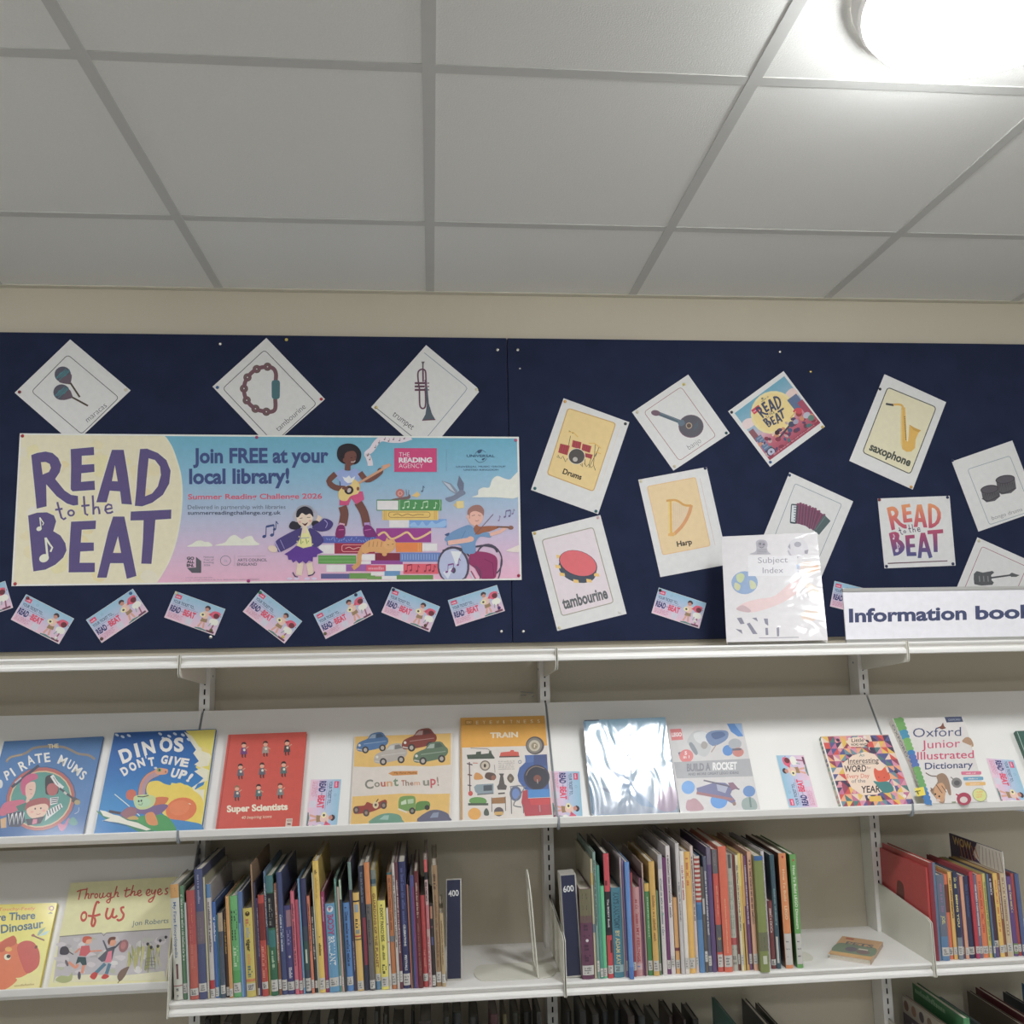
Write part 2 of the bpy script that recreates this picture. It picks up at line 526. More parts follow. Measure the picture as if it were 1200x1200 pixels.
def flat_shelf(k, z, label, bracket, group):
    xa, xb = U[k] + 0.0035, U[k + 1] - 0.0035
    t = empty('shelf', (0.5 * (xa + xb), -0.16, z), label, 'shelf', group)
    pr = [(y if y < -0.063 else -0.0625, zz) for y, zz in rail_profile(-0.311, z)]
    MB().prism_x(pr, xa, xb).box((U[k] + 0.0155, -0.0625, z - 0.003), (U[k + 1] - 0.0155, -0.012, z)).build('shelf_board', M_STEEL, t)
    for x in (xa - 0.0022, xb + 0.0005):
        MB().prism_x(bracket, x, x + 0.0017).build('end_bracket', M_STEEL2, t)
    return t

ZT = ZC - 0.006
br_top = [(-0.062, ZT + 0.003), (-0.3135, ZT + 0.003), (-0.3135, ZT - 0.05), (-0.062, ZT - 0.076)]
br_top = rounded(br_top, 2, 0.012)
tops = ['white steel top shelf at the far left, under the reading banner', 'white steel top shelf under the right half of the banner, left of the binder',
        'white steel top shelf that the white binder stands on', 'white steel top shelf at the right edge under the information sign']
for k in range(4): flat_shelf(k, ZT, tops[k], br_top, 'top shelves')

ZS = ZC - 0.776
br_low = [(-0.062, ZS + 0.124), (-0.3, ZS + 0.101), (-0.3165, ZS + 0.094), (-0.3185, ZS - 0.03), (-0.30, ZS - 0.034), (-0.062, ZS - 0.034)]
lows = [None, 'white steel shelf holding the long left row of children\'s books', 'white steel shelf holding the long right row of children\'s books',
        'white steel shelf of small paperbacks at the right edge']
for k in (1, 2, 3): flat_shelf(k, ZS, lows[k], br_low, 'flat shelves of standing books')
ZL = ZC - 1.12
for k, lb in enumerate(['white steel bottom shelf at the far left', 'white steel bottom shelf below the long left row', 'white steel bottom shelf below the long right row', 'white steel bottom shelf of large picture books at the right']):
    if k: flat_shelf(k, ZL, lb, [(y, z - ZS + ZL) for y, z in br_low], 'bottom shelves')

# sloping display shelves: a leaning panel with a lip that holds the books
PY0, PZ0, PY1, PZ1 = -0.072, ZC - 0.150, -0.256, ZC - 0.430
SLOPE = Vector((0, PY0 - PY1, PZ0 - PZ1)).normalized()             # up the panel
def display_shelf(k, dz, label):
    xa, xb = U[k] + 0.003, U[k + 1] - 0.003
    z0, z1 = PZ0 + dz, PZ1 + dz
    t = empty('display_shelf', (0.5 * (xa + xb), -0.2, z1), label, 'shelf', 'sloping display shelves')
    n = Vector((0, -SLOPE.z, SLOPE.y)) * -0.003
    MB().prism_x([(PY0, z0), (PY1, z1), (PY1 + n.y, z1 + n.z), (PY0 + n.y, z0 + n.z)], xa, xb).build('display_panel', M_STEEL, t)
    lz = ZC + dz
    lip = [(PY1 + 0.004, z1 + 0.002), (-0.268, z1 + 0.004), (-0.2705, lz - 0.411), (-0.273, lz - 0.4105), (-0.274, lz - 0.4125), (-0.2725, lz - 0.4265), (-0.268, lz - 0.431),
           (-0.262, lz - 0.437), (-0.248, lz - 0.4385), (-0.248, lz - 0.4365), (PY1 + 0.008, z1 - 0.002)]
    MB().prism_x(lip, xa, xb).build('book_lip', M_STEEL, t)
    for x in (xa - 0.0025, xb + 0.0008):
        arm = [(PY0 + 0.02, z0 + 0.001), (PY0, z0 - 0.006), (PY1 - 0.006, z1 + 0.004), (-0.2735, lz - 0.409), (-0.2755, lz - 0.43), (-0.2715, lz - 0.4385), (-0.262, lz - 0.443), (-0.24, z1 - 0.012), (PY0 + 0.02, z0 - 0.07)]
        MB().prism_x(arm, x, x + 0.0017).build('end_bracket', M_GREYP, t)
dl = ['sloping white display shelf at the left holding two blue picture books', 'sloping white display shelf with the red and the car covered books',
      'sloping white display shelf with two film covered books', 'sloping white display shelf at the right with the big dictionary']
for k in range(4): display_shelf(k, 0, dl[k])
display_shelf(0, -0.331, 'lower sloping white display shelf at the left with the yellow picture book')

# ------------------------------------------------------------------ notice boards
BY = -0.016                     # front of the felt
SEAM = on_y(597.5, 580, BY).x
ZB0, ZB1 = ZC + 0.0113, ZC + 0.892
sheets_plane = Plane((0, BY, ZC + 0.45), (1, 0, 0), (0, 0, 1))
boards = []
for xa, xb, lab in ((-1.62, SEAM - 0.0008, 'navy felt notice board behind the reading banner'), (SEAM + 0.0008, 2.35, 'navy felt notice board behind the instrument cards on the right')):
    t = empty('notice_board', ((xa + xb) / 2, BY / 2, ZB0), lab, 'board', 'navy notice boards')
    MB().box((xa, BY, ZB0), (xb, -0.001, ZB1)).build('felt_panel', M_FELT, t, bevel=0.002)
    boards.append(t)
def fastener(px, py, r, mat, d=BY):
    """domed head on the board under a photo pixel"""
    c = on_y(px, py, d)
    Mx = basis(Vector((1, 0, 0)), Vector((0, 0, 1)), Vector((0, -1, 0)), c)
    return MB().lathe([(r * 0.25, -0.0002), (r, 0), (r * 0.96, r * 0.22), (r * 0.75, r * 0.5), (r * 0.4, r * 0.68), (0.0002, r * 0.72)], 14, Mx), c
for px, py, r in ((258.1, 403.1, .0052), (583.2, 410.1, .0052), (606.7, 410.1, .0052), (609.3, 432, .003), (914, 412.3, .0045), (247, 746.5, .0055), (587.6, 739.8, .005), (613.3, 739.8, .005)):
    m, c = fastener(px, py, r, M_CHROME)
    m.build('screw', M_CHROME, boards[0 if c.x < SEAM else 1], smooth=True)

# ------------------------------------------------------------------ printed sheets on the boards
WHITE = (200, 199, 197)
PINS = []
def px_of(p, pts): return [p.fr(*q) for q in pts]

def sheet(name, label, cat, corners, zoom, draw, lift=0.0012, group=None, col=WHITE, gain=1.36, pins=(), who='', mat=None):
    """a sheet of paper pinned on the felt; corners and drawing are in the coordinates of one enlarged view of the photo"""
    pl = sheets_plane.lifted(lift)
    x0, y0, k = zoom
    cs = [pl.at(x0 + x / k, y0 + y / k) for x, y in corners]
    cx, cy = sum(c[0] for c in cs) / len(cs), sum(c[1] for c in cs) / len(cs)
    M, f = pl.local(cx, cy)
    p = Print(to2d=f, gain=gain).frame(x0, y0, k)
    p.slab(corners, 0.0003, col)
    draw(p)
    o = p.build(name, mat or M_PAPER, None, M)
    tag(o, label, cat, group)
    for x, y, c, wh in pins: PINS.append((x0 + x / k, y0 + y / k, c, wh, lift))
    return o

INK = (60, 60, 62)
# --- hand lettered title, traced once (coordinates of the banner view) and reused
TITLE = [
    ([(160, 200), (200, 185), (260, 175), (310, 185), (350, 220), (372, 270), (360, 320), (328, 368), (395, 450), (440, 480), (488, 487), (490, 550), (455, 555), (410, 540), (340, 490), (265, 405), (268, 560), (198, 577), (185, 440), (170, 300)],
     [(228, 250), (262, 248), (290, 262), (298, 290), (285, 318), (240, 337)]),
    ([(437, 158), (600, 143), (602, 200), (515, 205), (515, 268), (603, 263), (605, 318), (512, 328), (510, 388), (605, 380), (608, 445), (450, 455), (437, 440), (440, 280)], None),
    ([(727, 163), (810, 163), (838, 330), (868, 548), (795, 543), (785, 455), (712, 450), (690, 532), (617, 532), (655, 400), (700, 250)], [(748, 270), (768, 385), (727, 383)]),
    ([(925, 157), (975, 155), (1050, 185), (1110, 235), (1140, 310), (1130, 400), (1085, 480), (1010, 535), (940, 560), (888, 557), (900, 430), (910, 280)],
     [(985, 222), (1030, 235), (1065, 280), (1072, 340), (1050, 420), (1010, 470), (960, 490), (970, 370)]),
    ([(138, 625), (200, 605), (270, 602), (320, 625), (335, 665), (315, 735), (365, 765), (400, 820), (408, 870), (385, 920), (330, 970), (260, 1005), (175, 1018), (168, 960), (150, 760)], None),
    ([(440, 668), (615, 660), (612, 720), (515, 725), (508, 815), (600, 815), (600, 873), (505, 878), (500, 957), (607, 957), (607, 1023), (423, 1025), (425, 900), (435, 740)], None),
    ([(735, 632), (815, 632), (850, 800), (900, 1050), (832, 1070), (808, 960), (715, 960), (690, 1062), (623, 1062), (650, 950), (700, 740)], [(770, 770), (792, 888), (735, 888)]),
    ([(860, 597), (1145, 583), (1143, 648), (1033, 655), (1020, 810), (1005, 965), (933, 963), (945, 800), (950, 658), (857, 660)], None)]
SMALL = [[(343, 530), (358, 590), (372, 640), (388, 652), (405, 640)], [(328, 585), (380, 577)], [(530, 488), (534, 560), (540, 612), (560, 622)], [(512, 558), (570, 552)],
         [(592, 483), (596, 560), (598, 618)], [(597, 585), (612, 566), (630, 566), (638, 590), (640, 615)], [(684, 582), (728, 573), (722, 552), (702, 546), (684, 560), (680, 588), (695, 608), (718, 606), (735, 596)]]
def note(p, cx, cy, k, col):
    p.ell(cx, cy, 35 * k, 28 * k, col, a=-25)
    p.line([(cx + 25 * k, cy - 5 * k), (cx + 10 * k, cy - 145 * k)], 15 * k, col)
    p.line([(cx + 12 * k, cy - 143 * k), (cx + 35 * k, cy - 105 * k), (cx + 58 * k, cy - 75 * k), (cx + 45 * k, cy - 45 * k)], 13 * k, col)
def title(p, col, small=None, notes=(225, 222, 205), grad=None, sm=True):
    for o, h in TITLE: p.poly(o, col, [h] if h else (), grad=grad)
    if sm:
        for l in SMALL: p.line(l, 14, small or col)
        p.ell(440, 607, 27, 25, small or col, hole=.5)
        note(p, 215, 718, .55, notes); note(p, 250, 925, 1.0, notes)

def mix(a, b, t):
    t = max(0, min(1, t)); return tuple(x * (1 - t) + y * t for x, y in zip(a, b))
def ramp(stops):
    def f(t):
        for (t0, c0), (t1, c1) in zip(stops, stops[1:]):
            if t <= t1: return mix(c0, c1, (t - t0) / (t1 - t0))
        return stops[-1][1]
    return f
def tnote(p, x, y, s, col, two=False):
    """small music note, head at x, y"""
    p.ell(x, y, 9 * s, 7 * s, col, a=-20, n=10)
    p.line([(x + 7 * s, y), (x + 9 * s, y - 45 * s)], 4 * s, col)
    if two:
        p.ell(x + 34 * s, y - 6 * s, 9 * s, 7 * s, col, a=-20, n=10)
        p.line([(x + 41 * s, y - 6 * s), (x + 43 * s, y - 51 * s)], 4 * s, col)
        p.line([(x + 9 * s, y - 43 * s), (x + 43 * s, y - 50 * s)], 9 * s, col)
    else: p.line([(x + 9 * s, y - 44 * s), (x + 20 * s, y - 28 * s)], 5 * s, col)

# --- instrument cards with diamond tilt
def d_maracas(p):
    p.rrect([(555, 205), (1035, 608), (685, 950), (215, 550)], 35, INK, w=6)
    for cx, cy, h0, h1, nk in ((508, 390, (580, 470), (668, 603), [(585, 385), (583, 470), (560, 482), (470, 455)]), (497, 557, (598, 605), (745, 685), [(565, 530), (603, 600), (595, 612), (500, 628)])):
        p.ell(cx, cy, 77, 74, (82, 80, 92)); p.blob(nk, (95, 82, 92))
        p.line([h0, h1], 17, (72, 62, 48))
        for i in range(5):
            q = cx - 45 + i * 20
            p.line([(q - 12, cy + 40 - i * 6), (q + 28, cy - 20 - i * 7)], 7, (62, 125, 132))
        p.line([(cx - 60, cy + 30), (cx + 35, cy - 55)], 5, (62, 125, 132)); p.line([(cx - 35, cy + 55), (cx + 60, cy - 25)], 5, (62, 125, 132))
    p.text('maracas', (745, 842), (925, 690), 56, INK, bold=-0.01)
sheet('instrument_card', 'white diamond-tilted card with two maracas above the banner', 'card', [(578, 62), (1145, 540), (610, 1043), (57, 562)], (10, 390, 8), d_maracas, group='instrument cards',
      pins=[(103, 555, 'dark red', 'left corner of the maracas card'), (1100, 535, 'cream', 'right corner of the maracas card')])
def d_tamb(p):
    p.rrect([(560, 160), (1048, 665), (651, 1032), (168, 522)], 35, INK, w=6)
    J = [(588, 318), (487, 340), (400, 418), (367, 523), (393, 633), (475, 712), (577, 740)]
    for x, y in J: p.ell(x, y, 39, 39, (98, 82, 78)); p.ell(x, y, 27, 27, (112, 88, 88))
    p.line([(665, 445), (667, 385), (645, 338)] + J + [(640, 735), (662, 700), (660, 620)], 38, (110, 78, 86), sm=4)
    for x, y in J: p.ell(x, y, 13, 13, (88, 70, 74)); p.ell(x, y, 7, 7, (190, 185, 180))
    p.rrect([(626, 443), (705, 443), (703, 622), (628, 622)], 30, (70, 105, 112))
    p.text('tambourine', (690, 928), (950, 702), 56, INK, bold=-0.01)
sheet('instrument_card', 'white diamond-tilted card with a half moon tambourine above the banner', 'card', [(577, 48), (1127, 622), (614, 1074), (72, 505)], (240, 390, 8), d_tamb, group='instrument cards',
      pins=[(118, 512, 'blue', 'left corner of the half moon tambourine card'), (1092, 622, 'red', 'right corner of the half moon tambourine card')])
def d_trump(p):
    LB = (120, 140, 148)
    p.line([(618, 147), (1000, 455), (1018, 480), (1005, 505), (650, 930)], 6, LB); p.line([(158, 657), (500, 930)], 7, (110, 115, 112))
    MR, GY = (98, 66, 82), (78, 88, 98)
    p.poly([(590, 230), (622, 230), (612, 250), (611, 310), (598, 310), (598, 250)], (90, 84, 84))
    p.line([(605, 300), (607, 420)], 16, MR); p.line([(575, 500), (562, 420), (558, 340), (575, 310), (605, 302), (628, 320), (633, 380), (640, 560)], 15, MR, sm=3)
    p.line([(572, 490), (575, 630), (590, 665), (612, 668), (628, 645), (630, 560), (625, 480)], 15, MR, sm=3)
    for y in (432, 463, 495):
        p.line([(528, y), (622, y)], 19, (92, 62, 76)); p.line([(645, y), (664, y)], 13, (128, 110, 118)); p.ell(536, y, 9, 9, MR)
    p.line([(628, 400), (640, 560)], 17, (105, 72, 92))
    p.poly([(632, 470), (648, 470), (660, 620), (690, 720), (722, 775), (598, 780), (628, 725), (640, 640)], GY)
    p.line([(598, 780), (722, 773)], 10, (98, 62, 74))
    p.text('trumpet', (315, 735), (500, 872), 62, INK, bold=-0.005)
sheet('instrument_card', 'white diamond-tilted card with a trumpet at the top of the left board', 'card', [(635, 75), (1115, 475), (1120, 490), (1130, 515), (635, 1110), (120, 657)], (420, 395, 8), d_trump, group='instrument cards',
      pins=[(165, 660, 'brass', 'left corner of the trumpet card'), (1108, 492, 'cream', 'right corner of the trumpet card')])

# --- cards on the right board
def d_drums(p):
    YL, BR = (212, 186, 128), (188, 150, 92)
    p.rrect([(392, 180), (825, 318), (622, 935), (202, 778)], 28, BR, fill=YL); p.rrect([(392, 180), (825, 318), (622, 935), (202, 778)], 28, BR, w=9)
    p.line([(862, 355), (672, 935)], 5, (206, 190, 170))
    DK = (88, 80, 68)
    for a, b in (((415, 430), (392, 545)), ((640, 510), (622, 700)), ((655, 575), (582, 720)), ((675, 530), (640, 620)), ((600, 640), (580, 700)), ((545, 640), (545, 690)), ((400, 385), (440, 410))): p.line([a, b], 5, DK)
    for l in ([(290, 620), (320, 635), (300, 605)], [(325, 640), (345, 615), (370, 668), (388, 635)], [(505, 690), (525, 715), (518, 680)], [(540, 680), (560, 712), (580, 690), (600, 720), (625, 700), (640, 745)]): p.line(l, 6, DK)
    RD = (160, 62, 68)
    for q in ([(322, 502), (408, 522), (385, 608), (303, 582)], [(435, 470), (514, 490), (503, 556), (425, 530)], [(524, 502), (605, 525), (590, 586), (514, 560)], [(548, 588), (617, 602), (605, 642), (545, 622)]):
        p.poly(q, RD)
        for i in range(1, 4): p.line([mix(q[0], q[1], i / 4)[:2], mix(q[3], q[2], i / 4)[:2]], 4, (128, 48, 56))
    for l in ([(398, 395), (442, 402), (482, 442)], [(578, 500), (630, 498), (692, 545)], [(640, 575), (690, 595)]): p.line(l, 9, (205, 165, 85))
    p.ell(470, 618, 78, 74, (205, 196, 180)); p.ell(470, 618, 72, 68, (78, 74, 72)); p.ell(457, 645, 22, 21, (170, 165, 158))
    p.text('Drums', (340, 772), (508, 830), 50, (52, 46, 40), bold=0.03)
sheet('instrument_card', 'white card with a yellow panel and a red drum kit beside the banner', 'card', [(352, 90), (948, 308), (665, 1142), (55, 922)], (615, 455, 7.74), d_drums, group='instrument cards',
      pins=[(365, 120, 'orange', 'top left corner of the drum kit card'), (912, 322, 'dark grey', 'top right corner of the drum kit card'), (92, 908, 'teal', 'bottom left corner of the drum kit card'), (645, 1115, 'teal', 'bottom right corner of the drum kit card')])
def d_tamb2(p):
    OL = (150, 145, 128)
    c = [(160, 302), (640, 184), (832, 888), (348, 1015)]
    p.rrect(c, 30, OL, fill=(205, 194, 198)); p.rrect(c, 30, OL, w=9)
    T = math.radians(19)
    def E(t, rx=182, ry=116, dx=0, dy=0):
        return (500 + dx + rx * math.cos(t) * math.cos(T) - ry * math.sin(t) * math.sin(T), 525 + dy + rx * math.cos(t) * math.sin(T) + ry * math.sin(t) * math.cos(T))
    N = [E(PI * i / 16 - .15) for i in range(19)]
    B = [E(PI * i / 16 - .15, dx=-8, dy=56) for i in range(19)]
    p.poly(N + B[::-1], (70, 78, 90))
    for x, y in ((310, 555), (350, 628), (480, 692), (602, 688), (672, 632), (322, 462)):
        p.quad((x - 26, y - 22), (x + 22, y - 14), (x + 28, y + 14), (x - 22, y + 10), (212, 178, 105))
    p.ell(500, 525, 186, 120, (66, 72, 84), a=19); p.ell(500, 520, 178, 112, (204, 98, 104), a=19)
    p.text('tambourine', (365, 950), (783, 845), 112, (92, 94, 96), bold=0.035)
sheet('instrument_card', 'white card with a round red tambourine at the lower left of the right board', 'card', [(65, 228), (708, 68), (955, 995), (305, 1155)], (615, 595, 8), d_tamb2, group='instrument cards',
      pins=[(92, 240, 'gold', 'top left corner of the red tambourine card'), (685, 92, 'pale pink', 'top right corner of the red tambourine card'), (890, 978, 'white', 'bottom right corner of the red tambourine card'), (325, 1125, 'cream', 'bottom left corner of the red tambourine card')])
def d_banjo(p):
    p.rrect([(180, 488), (583, 215), (962, 745), (565, 1017)], 40, (150, 98, 98), w=6)
    p.line([(330, 500), (590, 600)], 40, (84, 98, 110)); p.line([(335, 490), (570, 582)], 8, (108, 122, 130))
    p.ell(308, 498, 50, 31, (108, 84, 98), a=8)
    p.ell(690, 642, 136, 125, (112, 86, 98)); p.ell(690, 640, 128, 118, (86, 84, 92))
    p.blob([(550, 590), (600, 570), (625, 610), (590, 640), (555, 625)], (92, 108, 122))
    p.ell(668, 635, 34, 34, (165, 148, 128)); p.ell(668, 635, 24, 24, (90, 76, 70))
    for dx in (0, 28): p.line([(715 + dx, 690 - dx), (735 + dx, 660 - dx), (728 + dx, 640 - dx), (745 + dx, 615 - dx)], 8, (72, 98, 110))
    p.text('banjo', (672, 898), (805, 812), 62, (82, 82, 86), bold=-0.015)
sheet('instrument_card', 'white tilted card with a banjo near the top of the right board', 'card', [(52, 490), (660, 82), (1110, 718), (500, 1122)], (735, 430, 9.23), d_banjo, group='instrument cards',
      pins=[(612, 190, 'yellow', 'top of the banjo card'), (110, 488, 'cream', 'left corner of the banjo card'), (1072, 715, 'dark teal', 'right corner of the banjo card'), (512, 1075, 'cream', 'bottom corner of the banjo card')])
def d_harp(p):
    YL, BR = (208, 184, 142), (206, 168, 122)
    c = [(157, 258), (643, 166), (792, 853), (314, 945)]
    p.rrect(c, 24, BR, fill=YL); p.rrect(c, 24, BR, w=8)
    p.line([(688, 175), (840, 850)], 5, (190, 172, 168))
    p.poly([(400, 420), (470, 420), (545, 465), (585, 470), (540, 570), (480, 660), (410, 720)], (204, 182, 152))
    p.line([(600, 445), (585, 510), (550, 590), (500, 665), (430, 735)], 34, (198, 142, 96), sm=3)
    p.line([(387, 405), (395, 750)], 30, (204, 160, 76)); p.line([(378, 405), (385, 750)], 9, (222, 184, 100))
    p.line([(350, 402), (400, 395), (440, 395), (480, 412), (520, 440), (560, 450), (602, 448)], 22, (196, 148, 78), sm=3)
    p.poly([(368, 730), (440, 715), (440, 745), (420, 758), (368, 756)], (206, 160, 92))
    for i in range(7): p.line([(425 + i * 20, 425 + i * 5), (425 + i * 20, 690 - i * 34)], 2, (186, 160, 120))
    p.text('Harp', (460, 862), (610, 836), 54, (60, 54, 48), bold=0.03)
sheet('instrument_card', 'white card with a yellow panel and a golden harp left of the white binder', 'card', [(68, 190), (755, 62), (977, 1040), (290, 1168)], (740, 540, 8.57), d_harp, group='instrument cards',
      pins=[(740, 75, 'navy', 'top right corner of the harp card'), (95, 205, 'cream', 'top left corner of the harp card')])
def d_poster(p):
    Hm = homog([(0, 0), (1, 0), (1, 1), (0, 1)], [(100, 500), (637, 100), (1030, 605), (480, 1010)])
    base = p.fr; x0, y0, k = 850, 430, 9.23
    p.fr = lambda x, y: (x0 + Hm(x, y)[0] / k, y0 + Hm(x, y)[1] / k)
    sky = ramp([(0, (98, 152, 172)), (.45, (150, 165, 182)), (.6, (196, 150, 160)), (.75, (178, 96, 112)), (1, (150, 66, 84))])
    p.grid((0, 0), (1, 0), (1, 1), (0, 1), lambda u, v: sky(v), 2, 12)
    p.blob([(0, .22), (.1, .2), (.2, .26), (.3, .3), (.2, .36), (0, .35)], (206, 188, 186)); p.blob([(.78, .3), (.9, .24), (1, .26), (1, .4), (.85, .4)], (208, 184, 176))
    p.ell(.5, .38, .36, .36, (218, 196, 142)); p.ell(.5, .38, .32, .32, (214, 190, 128))
    p.rect(0.0, .40, .09, .62, (132, 84, 92)); p.rect(.02, .56, .13, .86, (92, 112, 142)); p.rect(.80, .36, .98, .62, (88, 104, 134)); p.rect(.90, .5, 1, .8, (150, 70, 90))
    rn = random.Random(5)
    for i in range(5): p.rect(.04 + .02 * (i % 2), .58 + .05 * i, .12, .60 + .05 * i, (128, 142, 160))
    for i in range(46):
        x, y = rn.uniform(.03, .97), rn.uniform(.66, .93)
        c = rn.choice([(96, 62, 76), (70, 84, 118), (188, 130, 96), (176, 150, 150), (126, 54, 70), (84, 64, 96), (206, 182, 160), (70, 110, 112)])
        p.ell(x, y, rn.uniform(.015, .05), rn.uniform(.015, .045), c, a=rn.uniform(0, 90), n=8)
    p.ell(.1, .9, .075, .075, (66, 62, 82)); p.ell(.1, .9, .058, .058, (168, 170, 188)); p.ell(.1, .9, .018, .018, (80, 74, 92))
    p.ell(.36, .70, .04, .04, (62, 40, 46)); p.line([(.34, .79), (.62, .72)], .03, (64, 62, 82)); p.ell(.62, .73, .05, .05, (70, 74, 96)); p.ell(.70, .74, .045, .04, (150, 150, 168))
    p.ell(.82, .66, .05, .05, (140, 60, 58)); p.blob([(.76, .58), (.84, .56), (.9, .62), (.84, .68)], (190, 74, 84)); p.line([(.66, .64), (.80, .60)], .02, (196, 160, 100))
    p.ell(.9, .76, .06, .05, (168, 168, 180)); p.ell(.93, .84, .05, .05, (92, 120, 108)); p.rect(0, .945, 1, .985, (136, 56, 74))
    p.scribble((.1, .975), (.9, .975), .025, (186, 130, 140), 3)
    p.rect(.24, .13, .39, .22, (192, 62, 84)); p.scribble((.255, .19), (.375, .19), .03, (220, 170, 180), 4)
    p.scribble((.46, .13), (.6, .13), .03, (150, 140, 110), 5); p.ell(.5, .085, .018, .018, (120, 116, 100))
    p.fr = base
    Ht = homog([(160, 200), (1080, 180), (900, 1060), (175, 1015)], [(322, 455), (560, 310), (622, 588), (470, 655)])
    p.fr = lambda x, y: (x0 + Ht(x, y)[0] / k, y0 + Ht(x, y)[1] / k)
    title(p, (66, 70, 92), notes=(214, 190, 128))
    p.fr = base
sheet('poster', 'small square colourful reading poster with a yellow moon, tilted, right board', 'poster', [(30, 480), (630, 45), (1078, 645), (485, 1082)], (850, 430, 9.23), d_poster,
      pins=[(68, 490, 'dark grey', 'left corner of the yellow moon poster'), (1050, 650, 'gold', 'right corner of the yellow moon poster'), (487, 1030, 'blue', 'bottom corner of the yellow moon poster')])
def d_sax(p):
    c = [(402, 190), (858, 378), (614, 1005), (166, 800)]
    p.rrect(c, 34, (72, 74, 70), fill=(205, 198, 168)); p.rrect(c, 34, (72, 74, 70), w=9)
    YL = (204, 162, 78)
    p.line([(385, 346), (460, 358)], 20, (54, 56, 60)); p.line([(385, 342), (455, 350)], 8, (84, 84, 84))
    p.line([(455, 354), (510, 352), (540, 368), (548, 410)], 20, YL, sm=3)
    p.poly([(530, 380), (566, 380), (572, 500), (580, 690), (592, 702), (600, 640), (605, 540), (650, 572), (715, 595), (690, 620), (664, 680), (658, 760), (625, 793), (580, 797), (540, 770), (526, 715), (526, 500)], YL)
    p.poly([(605, 540), (655, 570), (715, 595), (690, 612), (640, 590)], (190, 146, 62))
    p.line([(535, 400), (534, 740)], 8, (218, 184, 108))
    for i in range(12): p.ell(560 + i * 1.2, 468 + i * 19, 5, 7, (84, 66, 42), n=8)
    p.text('saxophone', (225, 775), (605, 932), 78, (70, 74, 66), bold=0.035)
sheet('instrument_card', 'white card with a golden saxophone in a dark outlined panel', 'card', [(372, 68), (950, 330), (637, 1150), (42, 880)], (990, 430, 8), d_sax, group='instrument cards',
      pins=[(330, 208, 'black', 'left edge of the saxophone card'), (622, 1125, 'orange', 'bottom corner of the saxophone card')])
def d_acc(p):
    p.rrect([(432, 200), (936, 424), (640, 1120), (120, 1000)], 24, (120, 134, 142), w=6)
    p.rrect([(388, 418), (464, 424), (445, 638), (374, 630)], 16, (66, 78, 82))
    p.quad((398, 434), (446, 438), (430, 618), (386, 612), (196, 200, 202))
    for i in range(6): p.quad((418, 448 + i * 28), (445, 450 + i * 28), (443, 462 + i * 28), (416, 460 + i * 28), (112, 122, 128))
    top = [(462, 425), (490, 418), (520, 428), (550, 436), (590, 450), (622, 468), (650, 475), (690, 500), (745, 540)]
    bot = [(445, 634), (470, 636), (505, 648), (535, 655), (560, 668), (585, 690), (605, 690), (622, 706), (640, 712)]
    p.poly(top + bot[::-1], (112, 66, 88))
    for i, (a, b) in enumerate(zip(top, bot)):
        p.line([a, b], 8, (86, 70, 86)); p.ell(a[0], a[1], 16, 14, (118, 70, 92), n=10)
        if i < 8: p.line([mix(a, top[i + 1], .5)[:2], mix(b, bot[i + 1], .5)[:2]], 5, (140, 84, 108))
    p.poly([(745, 535), (815, 605), (690, 755), (630, 706)], (78, 92, 94)); p.line([(755, 560), (655, 700)], 10, (96, 110, 112))
sheet('instrument_card', 'white card with a maroon accordion, partly behind the white binder', 'card', [(370, 78), (1060, 392), (700, 1250), (10, 960)], (885, 545, 9.23), d_acc, group='instrument cards',
      pins=[(372, 110, 'dark blue', 'top corner of the accordion card')])
def d_square(p):
    base = p.fr; x0, y0, k = 1020, 570, 10.909
    H = homog([(160, 200), (1080, 180), (900, 1060), (175, 1015)], [(208, 278), (848, 235), (795, 912), (298, 888)])
    p.fr = lambda x, y: (x0 + H(x, y)[0] / k, y0 + H(x, y)[1] / k)
    g = ramp([(150, (206, 140, 88)), (330, (198, 110, 92)), (560, (172, 74, 100)), (740, (146, 68, 104)), (900, (96, 76, 122)), (1060, (74, 80, 126))])
    title(p, None, small=(84, 62, 88), notes=(196, 186, 198), grad=lambda x, y: g(y))
    p.fr = base
    p.line([(222, 985), (985, 952)], 13, (98, 66, 78))
sheet('poster', 'small square white poster lettered in an orange to blue blend', 'poster', [(92, 155), (1012, 120), (1090, 1012), (180, 1048)], (1020, 570, 10.909), d_square,
      pins=[(115, 172, 'dark red', 'top left corner of the white lettered poster'), (985, 140, 'navy', 'top right corner of the white lettered poster'), (205, 1022, 'navy', 'bottom left corner of the white lettered poster'), (1055, 990, 'navy', 'bottom right corner of the white lettered poster')])
